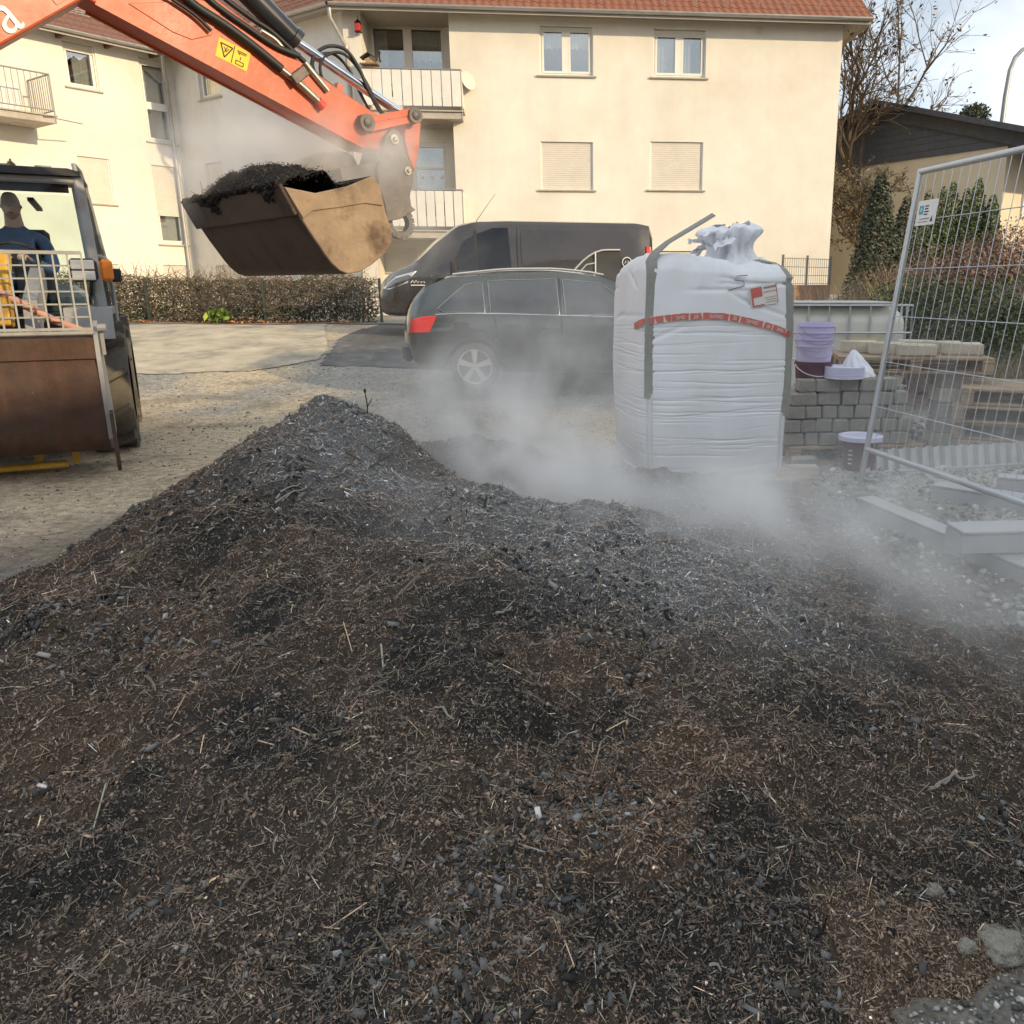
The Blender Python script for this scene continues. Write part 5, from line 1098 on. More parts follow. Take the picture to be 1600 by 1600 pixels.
# carrier out of the picture: tracks, upper structure and cab
for sg in (1, -1):
    mb = MB(); mb.prism([(-1.5, .35), (-1.3, .08), (-1.05, 0), (1.05, 0), (1.3, .08), (1.5, .35), (1.3, .6), (1.1, .68), (-1.1, .68), (-1.3, .6)], -.22, .22, lambda u, v, w: Vector((u, w + sg * .85, v))); tr_ = mb.build('track', m_rub, exc, smooth=30)
    for k in range(5): mb = MB(); mb.cyl((-1.0 + .5 * k, sg * 1.08 - .02, .3), (-1.0 + .5 * k, sg * 1.08 + .02, .3), .16, n=14); mb.build('roller', m_stl, tr_)
mb = MB(); mb.box((-.35, 0, 1.15), (2.3, 1.9, .7), ch=.12); mb.box((-1.15, 0, 1.6), (.9, 1.85, .5), ch=.1); mb.cyl((0, 0, .5), (0, 0, .85), .5); mb.build('upper_structure', m_or, exc)
mb = MB(); mb.box((.2, .5, 2.05), (1.2, .85, 1.1), ch=.08); mb.build('cab', mat('dark_cab_glass', (.03, .035, .04), .1), exc)
# ================================================================ compact wheel loader facing the camera
m_lg = mat('loader_grey', (.30, .30, .295), .5, .15, var=.15, scale=5, col2=(.2, .17, .14), c2lo=.55, c2hi=.75); m_lb = mat('loader_black', (.03, .03, .032), .5, var=.2, scale=8); m_ly = mat('loader_yellow', (.66, .38, .04), .5, var=.25, scale=6, col2=(.22, .13, .06), c2lo=.48, c2hi=.68)
m_rust = mat('rusty_bucket', (.085, .048, .034), .75, flake=((.20, .15, .11), 22., .655), streak=((.19, .10, .06), .6, (5., 5., .5)), metal=.3, var=.35, scale=5, bump=.5, bscale=30, col2=(.09, .06, .045), c2lo=.46, c2hi=.64, c2scale=3.); m_grd = mat('grid_guard', (.38, .365, .33), .5, .5, var=.2, scale=10); m_tyre = mat('dusty_tyre', (.11, .095, .075), .9, var=.25, scale=8, bump=.4, bscale=40); m_rim = mat('dusty_rim', (.36, .31, .24), .7, var=.25, scale=8)
m_cabg = glass_mat('cab_glass', (.90, .95, .95), .01, edge=.12); m_lamp_g = mat('lamp_glass', (.62, .60, .58), .15, var=.1, coat=.5); m_amb = mat('amber_lens', (.75, .22, .02), .25, var=.05)
LA = R(-90 + 28); LX, LY = -5.32, 7.42                         # heading: local +X is forward
ld = thing('wheel_loader', 'grey compact wheel loader with rusty bucket and wire guard facing the camera', 'wheel loader', (LX, LY, 0), LA)
def L_(mb, name, m, par=None, sm=None): return mb.build(name, m, par or ld, smooth=sm)
HWb = .78; bx = 1.02
# bucket: shell profile in (x forward, z); the front of the upright bucket faces the camera
prof = [(bx + .30, .16), (bx + .27, .20), (bx + .10, .17), (bx - .06, .20), (bx - .15, .32), (bx - .16, .55), (bx - .10, .85), (bx + .0, 1.05), (bx + .04, 1.07)]
out = [(bx + .34, .12), (bx + .08, .115), (bx - .1, .15), (bx - .2, .28), (bx - .215, .56), (bx - .15, .88), (bx - .04, 1.09), (bx + .04, 1.11)]
# the bucket is rolled back: we look at its floor, a tall slightly curved plate
fl = [(bx + .26, .20), (bx + .33, .27), (bx + .36, .40), (bx + .35, .85), (bx + .31, 1.08), (bx + .27, 1.10), (bx + .30, .85), (bx + .30, .42), (bx + .27, .31), (bx - .05, .24), (bx - .3, .35), (bx - .34, .30), (bx - .1, .19)]
mb = MB(); mb.prism(fl, -HWb, HWb, lambda u, v, w: Vector((u, w, v))); bkt = L_(mb, 'bucket', m_rust, sm=35)
mb = MB(); mb.box((bx + .352, 0, 1.0), (.02, HWb * 2, .16), ch=.004); L_(mb, 'cutting_edge', m_rust, bkt)
mb = MB(); mb.box((bx + .34, 0, 1.115), (.05, HWb * 2 + .02, .03), ch=.008); L_(mb, 'top_rail', m_grd, bkt)
for sg in (1, -1):
    mb = MB(); mb.prism([(bx + .35, .3), (bx + .37, .9), (bx + .34, 1.10), (bx + .15, 1.2), (bx - .05, 1.0), (bx - .3, .45), (bx - .3, .28), (bx + .2, .2)], sg * HWb, sg * (HWb + .03), lambda u, v, w: Vector((u, w, v))); sp = L_(mb, 'side_plate', m_lg, bkt)
    mb = MB(); mb.prism([(bx + .28, .08), (bx + .36, .04), (bx + .42, .10), (bx + .40, .50), (bx + .34, .52), (bx + .33, .2)], sg * (HWb + .03), sg * (HWb + .055), lambda u, v, w: Vector((u, w, v))); L_(mb, 'side_cutter', m_rust, bkt)
    mb = MB(); mb.cyl((bx + .3, sg * (HWb + .03), 1.15), (bx + .3, sg * (HWb + .09), 1.15), .03, n=10); mb.box((bx + .25, sg * (HWb + .05), 1.05), (.05, .03, .22), ch=.006); L_(mb, 'guard_clamp', m_lg, bkt)
grd = MB(); grd.box((bx + .30, 0, 1.70), (.025, HWb * 2, .025)); grd.box((bx + .34, 0, 1.145), (.025, HWb * 2, .02)); L_(grd, 'guard_frame', m_grd, bkt)
nb_ = 17
for k in range(nb_ + 1): y = -HWb + 2 * HWb * k / nb_; mb = MB(); mb.bar((bx + .34, y, 1.13), (bx + .30, y, 1.70), .012, .012); L_(mb, 'guard_bar', m_grd, bkt)
for k in range(1, 6): z = 1.14 + .56 * k / 6; mb = MB(); mb.bar((bx + .34 - .04 * k / 6 - .012, -HWb, z), (bx + .34 - .04 * k / 6 - .012, HWb, z), .012, .012); L_(mb, 'guard_bar', m_grd, bkt)
# loading arm and yellow coupler parts seen through and under the guard
for sg in (1, -1):
    mb = MB(); mb.prism([(bx - .25, .4), (bx - .1, .75), (bx - .35, 1.35), (-.25, 1.62), (-.3, 1.42), (bx - .55, 1.15), (bx - .4, .7)], sg * .34 - .05, sg * .34 + .05, lambda u, v, w: Vector((u, w, v))); L_(mb, 'lift_arm', m_lg, sm=30)
mb = MB(); mb.cyl((bx - .15, 0, .75), (-.1, 0, 1.5), .06, n=12); L_(mb, 'tilt_cylinder', m_lb, sm=40)
mb = MB(); mb.bar((bx - .02, .20, 1.16), (bx - .16, .24, 1.72), .09, .09, ch=.01); mb.bar((bx - .05, -.1, 1.2), (bx - .05, .2, 1.2), .06, .06, ch=.01); L_(mb, 'coupler_frame', m_ly)
mb = MB(); mb.tube([(bx - .1, -.3, 1.5), (bx - .02, .1, 1.48), (bx - .1, .5, 1.2), (bx - .2, .8, 1.05)], .03, 8); L_(mb, 'hydraulic_hose', mat('pink_hose', (.52, .26, .19), .6, var=.15), sm=60)
mb = MB(); mb.tube([(bx - .2, -.1, 1.2), (bx - .1, -.08, 1.55), (bx - .3, -.1, 1.7)], .025, 7); mb.tube([(bx - .2, .05, 1.2), (bx - .12, .02, 1.55), (bx - .3, .05, 1.75)], .025, 7); L_(mb, 'hydraulic_hose', m_rub, sm=60)
mb = MB(); mb.box((bx - .05, .0, .06), (.10, .9, .05), ch=.012); mb.box((bx - .1, .25, .16), (.07, .07, .2), ch=.01); mb.box((bx - .1, .5, .15), (.05, .05, .2)); L_(mb, 'skid_beam', m_ly)
# chassis and bonnet
mb = MB(); mb.box((-.2, 0, .62), (1.9, .7, .5), ch=.05); mb.box((-1.9, 0, 1.05), (1.3, 1.2, .85), ch=.12); L_(mb, 'chassis', m_lg)
mb = MB(); mb.prism([(.42, 1.02), (.30, 1.28), (-.45, 1.28), (-.62, .98), (-.55, .98), (-.42, 1.22), (.27, 1.22), (.36, 1.02)], .53, .89, lambda u, v, w: Vector((u, w, v))); L_(mb, 'mudguard', m_lg)
mb = MB(); mb.prism([(.42, 1.02), (.30, 1.28), (-.45, 1.28), (-.62, .98), (-.55, .98), (-.42, 1.22), (.27, 1.22), (.36, 1.02)], -.89, -.53, lambda u, v, w: Vector((u, w, v))); L_(mb, 'mudguard', m_lg)
def wheel_big(x, y, r=.55, w=.36, ln=22):
    sg = 1 if y > 0 else -1
    mb = MB(); mb.lathe([(r * .55, -w / 2), (r * .88, -w / 2), (r * .96, -w * .36), (r * .97, 0), (r * .96, w * .36), (r * .88, w / 2), (r * .55, w / 2)], (x, y, r), (0, 1, 0), 32, cap=False)
    t = L_(mb, 'wheel', m_tyre, sm=40)
    for k in range(ln):
        a = 2 * PI * k / ln; s_ = 1 if k % 2 else -1; mb = MB(); rot = Matrix.Rotation(-a, 3, 'Y') @ Matrix.Rotation(.45 * s_, 3, 'Z'); mb.box(Vector((x, y + s_ * w * .24, r)) + Vector((math.cos(a) * r * .985, 0, -math.sin(a) * r * -1)) * 1.0, (.05, w * .54, .11), Matrix.Rotation(-a, 3, 'Y') @ Matrix.Rotation(PI / 2, 3, 'Y') @ Matrix.Rotation(.5 * s_, 3, 'Z'), .008); L_(mb, 'tread_lug', m_tyre, t)
    mb = MB(); mb.lathe([(r * .56, w * .30), (r * .50, w * .40), (r * .44, w * .25), (r * .22, w * .22), (r * .2, w * .34), (.01, w * .36)], (x, y, r), (0, sg, 0), 26, cap=False); rm = L_(mb, 'rim', m_rim, t, sm=40)
    for k in range(8): a = 2 * PI * k / 8; mb = MB(); mb.cyl((x + math.cos(a) * r * .31, y + sg * w * .2, r + math.sin(a) * r * .31), (x + math.cos(a) * r * .31, y + sg * w * .28, r + math.sin(a) * r * .31), .016, n=6); L_(mb, 'wheel_nut', m_stl, t)
    return t
for x in (-.08, -1.75):
    for y in (.77, -.77): wheel_big(x, y)
# cab
cx0, cx1, cw, z0, z1 = -1.35, -.22, .80, 1.0, 2.42
def post(a, b, w=.06, m=m_lg, name='cab_post', par=None): mb = MB(); mb.bar(a, b, w, w, ch=.012); return L_(mb, name, m, par)
tw = .74
cab = MB(); cab.box(((cx0 + cx1) / 2, 0, 1.12), (cx1 - cx0, cw * 2, .2), ch=.03); cab = L_(cab, 'cab', m_lb)
for sg in (1, -1):
    post((cx1, sg * cw, z0), (cx1 - .12, sg * tw, z1), .085, par=cab); post((cx1 - .42, sg * (cw + .01), z0), (cx1 - .48, sg * (tw + .01), z1 - .04), .05, m_lb, par=cab); post((cx0, sg * cw, z0), (cx0 + .1, sg * tw, z1), .07, m_lb, par=cab)
mb = MB(); mb.prism([(-tw - .04, 0), (tw + .04, 0), (tw + .04, .035), (tw - .05, .06), (-tw + .05, .06), (-tw - .04, .035)], cx0 + .02, cx1 + .0, lambda u, v, w: Vector((w, u, z1 - .02 + v))); rf = L_(mb, 'cab_roof', m_lb, cab)
for k in range(4): mb = MB(); mb.bar((cx1 - .05, -.45 + .3 * k, z1 + .045), (cx1 - .05, -.33 + .3 * k, z1 + .045), .05, .02); L_(mb, 'roof_vent', m_lg, rf)
mb = MB(); mb.box((cx1 - .10, 0, z1 - .05), (.06, tw * 2, .07), ch=.015); L_(mb, 'front_header', m_lg, cab)
mb = MB(); mb.box((cx1 - .18, 0, z1 - .10), (.02, tw * 1.8, .10)); L_(mb, 'sun_blind', m_lb, cab)
for k in range(3): mb = MB(); mb.bar((cx1 - .35, -.35 + .35 * k, z1 - .20), (cx0 + .1, -.35 + .35 * k, z1 - .24), .05, .03); L_(mb, 'roof_brace', m_lb, cab)
def pane(a, b, c, d, name='glass_pane', th=.006):
    a, b, c, d = map(Vector, (a, b, c, d)); n_ = (b - a).cross(d - a).normalized() * th; mb = MB(); mb.add([a, b, c, d, a + n_, b + n_, c + n_, d + n_], [(0, 1, 2, 3), (4, 5, 6, 7), (0, 1, 5, 4), (1, 2, 6, 5), (2, 3, 7, 6), (3, 0, 4, 7)]); return L_(mb, name, m_cabg, cab)
pane((cx1, -cw + .04, z0 + .22), (cx1, cw - .04, z0 + .22), (cx1 - .11, tw - .04, z1 - .08), (cx1 - .11, -tw + .04, z1 - .08), 'windscreen')
pane((cx0, -cw + .04, z0 + .35), (cx0, cw - .04, z0 + .35), (cx0 + .1, tw - .04, z1 - .1), (cx0 + .1, -tw + .04, z1 - .1), 'rear_window')
for sg in (1, -1): pane((cx1 - .04, sg * cw, z0 + .25), (cx1 - .40, sg * cw, z0 + .25), (cx1 - .46, sg * tw, z1 - .1), (cx1 - .15, sg * tw, z1 - .1))
# door on the near side, standing a little open
dr = MB(); H0 = Vector((cx1 - .44, cw + .02, z0 - .05)); dv = Vector((-.72, .04, 0)).normalized()
pth = [H0, H0 + dv * .72, H0 + dv * .76 + Vector((0, .0, .5)), H0 + dv * .60 + Vector((-.0, -.08, 1.35)), H0 + dv * .40 + Vector((0, -.10, 1.58)), H0 + dv * .02 + Vector((0, -.10, 1.60)), H0]
dr.tube(pth, .021, 8); dr.tube([H0 + dv * .05 + Vector((0, -.05, .8)), H0 + dv * .74 + Vector((0, -.02, .78))], .02, 6); door = L_(dr, 'door', m_lg, cab, sm=50)
mb = MB(); mb.add([p for p in pth[:-1]], [tuple(range(6))]); L_(mb, 'door_glass', m_cabg, cab)
mb = MB(); mb.box(H0 + dv * .62 + Vector((.02, .06, .62)), (.05, .10, .13), ch=.02); mb.tube([H0 + dv * .7 + Vector((0, 0, .6)), H0 + dv * .64 + Vector((.02, .05, .62))], .015, 6); L_(mb, 'wing_mirror', m_lb, cab)
mb = MB(); mb.box((cx1 + .10, cw - .10, 1.60), (.10, .22, .20), ch=.03); hl = L_(mb, 'headlamp', m_lb, ld)
mb = MB(); mb.box((cx1 + .155, cw - .10, 1.645), (.02, .18, .08), ch=.008); L_(mb, 'lamp_lens', m_lamp_g, hl); mb = MB(); mb.box((cx1 + .155, cw - .10, 1.552), (.02, .18, .08), ch=.008); L_(mb, 'lamp_lens', m_lamp_g, hl)
mb = MB(); mb.box((cx1 + .11, cw + .08, 1.60), (.08, .10, .19), ch=.025); L_(mb, 'indicator', m_amb, ld)
mb = MB(); mb.tube([(cx1 - .1, cw - .1, 1.3), (cx1 + .08, cw - .05, 1.5)], .015, 6); L_(mb, 'lamp_bracket', m_lb, ld)
mb = MB(); mb.tube([(cx1 - .5, .16, 1.2), (cx1 - .28, .16, 1.70)], .025, 8); L_(mb, 'steering_column', m_lb, ld)
mb = MB(); th = [2 * PI * k / 24 for k in range(25)]; cs = Vector((cx1 - .30, .16, 1.72)); ux = Vector((.80, 0, .60)) * .19; uy = Vector((0, .19, 0)); mb.tube([cs + ux * math.cos(t) + uy * math.sin(t) for t in th], .016, 6); L_(mb, 'steering_wheel', m_lb, ld, sm=60)
mb = MB(); mb.box((cx0 + .35, .16, 1.36), (.5, .5, .14), ch=.05); mb.box((cx0 + .14, .16, 1.68), (.12, .48, .62), ch=.05); L_(mb, 'seat', m_lb, ld)
# ---------------------------------------------------------------- driver
drv_pos = wm(ld) @ Vector((cx0 + .42, 0.16, 1.40))
drv = thing('person', 'man in a dark navy jacket sitting at the wheel of the loader', 'person', drv_pos, LA)
def skin_body():
    me = bpy.data.meshes.new('body'); J = [((0, 0, .10), .15), ((0, 0, .28), .155), ((.0, 0, .45), .16), ((0, 0, .55), .11), ((.01, 0, .61), .066), ((.02, 0, .68), .064),
         ((0, .14, .52), .085), ((.0, .205, .48), .07), ((.06, .27, .26), .055), ((.13, .26, .20), .05), ((.30, .15, .27), .038), ((.36, .11, .29), .032),
         ((0, -.14, .52), .085), ((.0, -.205, .48), .07), ((.06, -.27, .26), .055), ((.13, -.26, .20), .05), ((.30, -.15, .27), .038), ((.36, -.11, .29), .032),
         ((.08, .10, .07), .10), ((.42, .13, .08), .08), ((.45, .13, .02), .072), ((.48, .13, -.32), .05), ((.08, -.10, .07), .10), ((.42, -.13, .08), .08), ((.45, -.13, .02), .072), ((.48, -.13, -.32), .05)]
    ed = [(0, 1), (1, 2), (2, 3), (3, 4), (4, 5), (2, 6), (6, 7), (7, 8), (8, 9), (9, 10), (10, 11), (2, 12), (12, 13), (13, 14), (14, 15), (15, 16), (16, 17), (0, 18), (18, 19), (19, 20), (20, 21), (0, 22), (22, 23), (23, 24), (24, 25)]
    me.from_pydata([p for p, r in J], ed, [])
    o = bpy.data.objects.new('tmp_body', me); COL.objects.link(o); s = o.modifiers.new('skin', 'SKIN'); s.use_smooth_shade = True
    for i, (p, r) in enumerate(J): me.skin_vertices[0].data[i].radius = (r, r)
    me.skin_vertices[0].data[0].use_root = True
    sb = o.modifiers.new('sub', 'SUBSURF'); sb.levels = 2; sb.render_levels = 2
    dg = bpy.context.evaluated_depsgraph_get(); m2 = bpy.data.meshes.new_from_object(o.evaluated_get(dg)); bpy.data.objects.remove(o); return m2
m_jkt = mat('navy_jacket', (.10, .155, .26), .8, var=.25, scale=14, bump=.3, bscale=30); m_skin = mat('skin', (.72, .46, .36), .55, var=.1, scale=20, sub=.08); m_hair = mat('grey_stubble', (.5, .33, .26), .9, var=.3, scale=60)
bm_ = skin_body(); bm_.name = 'jacket'; bm_.materials.clear(); bm_.materials.append(m_jkt); bo = bpy.data.objects.new('jacket', bm_); link(bo, drv)
def head_mesh():
    n, k = 36, 26; V = np.zeros((n, k, 3))
    for i in range(n):
        a = 2 * PI * i / n
        for j in range(k):
            t = PI * (j + .02) / (k - 1 + .04); z = -math.cos(t); r = math.sin(t) ** .72
            jaw = 1 - .22 * max(0, -z - .1) - .10 * max(0, -z - .5); x = r * math.cos(a) * .098 * (jaw if math.cos(a) < 0 else 1 - .08 * max(0, -z - .3)); y = r * math.sin(a) * .077 * jaw
            f = max(0, math.cos(a)); zz = z * .122
            x += f ** 8 * (.030 * math.exp(-((zz + .020) / .022) ** 2) * math.exp(-(math.sin(a) / .22) ** 2))          # nose
            x -= .010 * f ** 3 * math.exp(-((zz - .012) / .012) ** 2) * (math.exp(-((math.sin(a) - .42) / .16) ** 2) + math.exp(-((math.sin(a) + .42) / .16) ** 2))   # eye sockets
            x += .006 * f ** 6 * math.exp(-((zz - .03) / .010) ** 2); x += .007 * f ** 5 * math.exp(-((zz + .062) / .012) ** 2) + .010 * f ** 4 * math.exp(-((zz + .10) / .02) ** 2)
            V[i, j] = (x, y, zz)
    return V
HC = Vector((.045, 0, .775)); hv = head_mesh()
ho = grid_mesh('head', hv + np.array(HC), m_skin, bo, wrap=True)
for sg in (1, -1):
    mb = MB(); mb.lathe([(.002, -.012), (.016, -.006), (.019, 0), (.012, .008), (.004, .006)], HC + Vector((-.005, sg * .076, -.003)), (.2, sg, 0), 12); mb.build('ear', m_skin, bo, smooth=60)
    mb = MB(); mb.lathe([(.001, -.011), (.009, -.007), (.011, 0), (.009, .007), (.001, .011)], HC + Vector((.083, sg * .031, .012)), (1, 0, 0), 10); mb.build('eye', mat('eye_white', (.6, .58, .55), .2), bo, smooth=60)
    mb = MB(); mb.box(HC + Vector((.094, sg * .031, .033)), (.012, .036, .008), Matrix.Rotation(sg * -.15, 3, 'X'), .003); mb.build('eyebrow', m_hair, bo)
mb = MB(); mb.box(HC + Vector((.097, 0, -.062)), (.012, .045, .008), ch=.003); mb.build('mouth', mat('lips', (.33, .13, .11), .5), bo)
hh = hv.copy(); msk = hh[:, :, 2] > .055; hh2 = hh[:, 20:, :] * 1.02; grid_mesh('hair', hh2 + np.array(HC), m_hair, bo, wrap=True)
bd = hv[:, 1:9, :] * 1.02; bd = np.concatenate([bd[-9:], bd[:10]]); grid_mesh('beard', bd + np.array(HC), m_hair, bo)
def hand(side):
    """palm with five bent fingers closed round the wheel rim"""
    w = Vector((.36, side * .11, .29)); mb = MB()
    f = Vector((.55, -side * .25, .25)).normalized(); s_ = Vector((.2, side * .8, -.2)); s_ = (s_ - f * s_.dot(f)).normalized(); up = f.cross(s_) * (1 if side > 0 else -1)
    if up.z < 0: up = -up
    rings = []
    for t, wd, th_ in ((0, .026, .02), (.04, .036, .018), (.085, .042, .014)):
        c = w + f * t; rings.append([c + s_ * wd * math.cos(a) + up * th_ * math.sin(a) for a in [2 * PI * k / 10 for k in range(10)]])
    mb.loft(rings)
    for i, (o_, L) in enumerate(((-.03, .062), (-.010, .072), (.011, .068), (.030, .054))):
        b = w + f * .08 + s_ * o_; mb.tube([b, b + f * L * .42 + up * .006, b + f * L * .62 - up * .022, b + f * L * .38 - up * .042], [.0095, .009, .008, .006], 7)
    b = w + f * .03 - s_ * .03; mb.tube([b, b - s_ * .028 + f * .022 - up * .008, b - s_ * .03 + f * .05 - up * .018], [.011, .010, .007], 7)
    return mb.build('hand', m_skin, bo, smooth=70)
hand(1); hand(-1)
mb = MB(); mb.tube([(.008, 0, .600), (.02, 0, .66), (.03, 0, .72)], [.078, .070, .066], 14); mb.build('neck', m_skin, bo, smooth=60)
mb = MB(); p = Vector((.055, .262, .40)); mb.prism([(-.02, .0), (.02, 0), (.025, .03), (.012, .05), (.012, .075), (-.012, .075), (-.012, .05), (-.025, .03)], 0, .004, lambda u, v, w: p + Vector((w + .012, u, -v))); mb.build('sleeve_badge', mat('lime_badge', (.5, .75, .05), .6), bo)
# ================================================================ parked van and car
m_van = mat('dark_van_paint', (.040, .033, .031), .28, .3, var=.12, scale=2, coat=1., spec=.5); m_car = mat('dark_green_grey_paint', (.040, .050, .049), .26, .4, var=.12, scale=2, coat=1., spec=.5)
m_cg = glass_mat('car_glass', (.32, .36, .35), .12); m_cd = glass_mat('dark_car_glass', (.012, .013, .013), .05); m_pl = mat('black_plastic', (.022, .022, .023), .6, var=.15); m_tail = mat('tail_lamp_red', (.55, .02, .015), .2, var=.1, coat=.5); m_hlamp = mat('headlamp_glass', (.52, .55, .57), .12, .2, var=.1, coat=.6); m_alloy = mat('alloy_wheel', (.62, .60, .57), .3, .8, var=.08); m_ct = mat('car_tyre', (.03, .03, .03), .85, var=.2); m_int = mat('car_interior', (.05, .048, .045), .9, var=.2)
class Body:
    """car body: stations along x (front is +x); each station has z levels and half widths, smoothed along the length"""
    def __init__(s, st, ring): s.x = np.array([a[0] for a in st]); s.v = np.array([a[1:] for a in st], float); s.ring = ring
    def at(s, x): return np.array([np.interp(x, s.x, s.v[:, k]) for k in range(s.v.shape[1])])
    def section(s, x):
        zb, zs, zt, zr, wb, ws, wt, wr = s.at(x)     # bottom, shoulder, top edge, roof crown; widths at each
        half = [(0, zb), (wb * .8, zb), (wb, zb + .06), (wb + (ws - wb) * .6, zb + (zs - zb) * .35), (ws, zb + (zs - zb) * .7), (ws - .004, zs), (wt + (ws - wt) * .55, zs + (zt - zs) * .45), (wt + .01, zt - (zt - zs) * .06), (wt - (wt - wr) * .35 - .01, zt + (zr - zt) * .55), (wr * .6, zr - .006), (0, zr)]
        return half
    def side(s, x, v):
        """point on the +y side: v=0 at the shoulder, 1 at the roof edge, negative below"""
        zb, zs, zt, zr, wb, ws, wt, wr = s.at(x)
        if v >= 0: z = zs + (zt - zs) * v; y = ws + (wt - ws) * v - .004 + .018 * math.sin(PI * v)
        else: z = zs + (zs - zb) * v; y = ws - (ws - wb) * max(0, -v - .4) * 1.2
        return Vector((x, y, z))
    def mesh(s, name, m, parent, step=.08, arches=(), ar=.36, az=.31):
        xs = np.arange(s.x[0], s.x[-1] + 1e-6, step); rings = []
        for x in xs:
            h = s.section(x); q = []
            for y, z in h:
                for ax in arches:                         # wheel arches cut up into the lower flank
                    if abs(x - ax) < ar and y > .2:
                        za = az + math.sqrt(max(0, ar * ar - (x - ax) ** 2)); z = max(z, min(za, h[5][1] - .05))
                q.append((y, z))
            rings.append([Vector((x, y, z)) for y, z in q] + [Vector((x, -y, z)) for y, z in reversed(q[1:-1])])
        mb = MB(); mb.loft(rings); return mb.build(name, m, parent, smooth=38)
    def patch(s, name, pts, m, parent, off=.006, side=1, n=10, th=.008):
        """panel lying on the side; pts are (x, v) corners of a polygon, finely divided so that it follows the body"""
        mb = MB(); P_ = []
        for i in range(len(pts)):
            a, b = pts[i], pts[(i + 1) % len(pts)]
            for k in range(n): t = k / n; P_.append((a[0] + (b[0] - a[0]) * t, a[1] + (b[1] - a[1]) * t))
        c = (sum(p[0] for p in P_) / len(P_), sum(p[1] for p in P_) / len(P_)); ringsets = []
        for f in (1., .66, .33): ringsets.append([(c[0] + (p[0] - c[0]) * f, c[1] + (p[1] - c[1]) * f) for p in P_])
        W3 = lambda p, o: (lambda q: Vector((q.x, (q.y + o) * side, q.z)))(s.side(*p))
        rings = [[W3(p, -.01) for p in ringsets[0]], [W3(p, off) for p in ringsets[0]]] + [[W3(p, off) for p in r] for r in ringsets[1:]]
        mb.loft(rings, True, False); k0 = len(mb.v); mb.add([W3(c, off)] + rings[-1], [(0, i + 1, (i + 1) % len(P_) + 1) for i in range(len(P_))])
        return mb.build(name, m, parent, smooth=40)
def car_wheel(par, x, y, r, w, spokes=5, rimf=.70, m_r=None):
    sg = 1 if y > 0 else -1; mb = MB(); mb.lathe([(r * rimf, -w / 2), (r * .93, -w / 2), (r, -w * .3), (r, w * .3), (r * .93, w / 2), (r * rimf, w / 2 - .01)], (x, y, r), (0, 1, 0), 36, cap=False); t = mb.build('wheel', m_ct, par, smooth=40)
    mb = MB(); mb.lathe([(r * .72, w * .30), (r * .70, w * .50), (r * .66, w * .49), (r * .63, w * .2), (r * .62, -.05)], (x, y, r), (0, sg, 0), 36, cap=False); mb.build('rim', m_r or m_alloy, t, smooth=40)
    mb = MB(); mb.lathe([(r * .64, w * .02), (.01, w * .02)], (x, y, r), (0, sg, 0), 24); mb.build('brake_disc', m_pl, t)
    for k in range(spokes):
        a = 2 * PI * k / spokes + .3; d = Vector((math.cos(a), 0, math.sin(a))); c = Vector((x, y + sg * w * .44, r)); mb = MB(); e = Vector((-d.z, 0, d.x))
        q = [c + d * r * .08 + e * r * .07, c + d * r * .68 + e * r * .13, c + d * r * .68 - e * r * .13, c + d * r * .08 - e * r * .07]; o_ = Vector((0, -sg * .03, 0)); mb.add(q + [p + o_ for p in q], [(0, 1, 2, 3), (7, 6, 5, 4), (0, 1, 5, 4), (1, 2, 6, 5), (2, 3, 7, 6), (3, 0, 4, 7)]); mb.build('spoke', m_r or m_alloy, t)
    mb = MB(); mb.cyl((x, y + sg * w * .3, r), (x, y + sg * w * .5, r), r * .13, n=12); mb.build('hub_cap', m_r or m_alloy, t); return t
# ---- van (front towards the left of the picture)
vr = G(1020, 507, .66); V_Y = 16.2; rear = at(1022, 420, V_Y); front = at(588, 430, 15.2)
vd = Vector((front.x - rear.x, front.y - rear.y, 0)); VL = vd.length; van_a = math.atan2(vd.y, vd.x); mid = (Vector((rear.x, rear.y, 0)) + Vector((front.x, front.y, 0))) * .5 + Vector((-math.sin(van_a), math.cos(van_a), 0)) * (-.95)
sc = VL / 5.0
van = thing('van', 'dark panel van parked along the hedge behind the estate car', 'van', (mid.x, mid.y, gzf(mid.x, mid.y) + .02), van_a); van.scale = (sc, sc, sc)
#        x     zb   zs   zt    zr    wb   ws   wt   wr
st = [(-2.50, .45, 1.00, 1.70, 1.80, .80, .86, .78, .66), (-2.44, .34, 1.03, 1.82, 1.92, .88, .94, .84, .74), (-2.2, .30, 1.05, 1.86, 1.965, .90, .96, .86, .76), (.2, .28, 1.04, 1.87, 1.97, .90, .96, .85, .75), (.75, .28, 1.03, 1.85, 1.95, .90, .96, .82, .72), (1.05, .28, 1.02, 1.76, 1.88, .90, .955, .79, .69), (1.45, .28, 1.00, 1.45, 1.62, .90, .95, .76, .66), (1.75, .28, .97, 1.20, 1.33, .90, .945, .74, .64), (1.95, .28, .93, 1.09, 1.17, .90, .94, .74, .62), (2.2, .28, .85, 1.00, 1.08, .88, .91, .72, .6), (2.38, .30, .75, .88, .96, .82, .84, .66, .52), (2.48, .36, .65, .76, .82, .70, .72, .56, .42), (2.5, .42, .6, .68, .74, .6, .62, .5, .36)]
VB = Body(st, 0); VB.mesh('body', m_van, van, .07, (-1.5, 1.62), .40, .33)
SIDE = 1 if True else -1
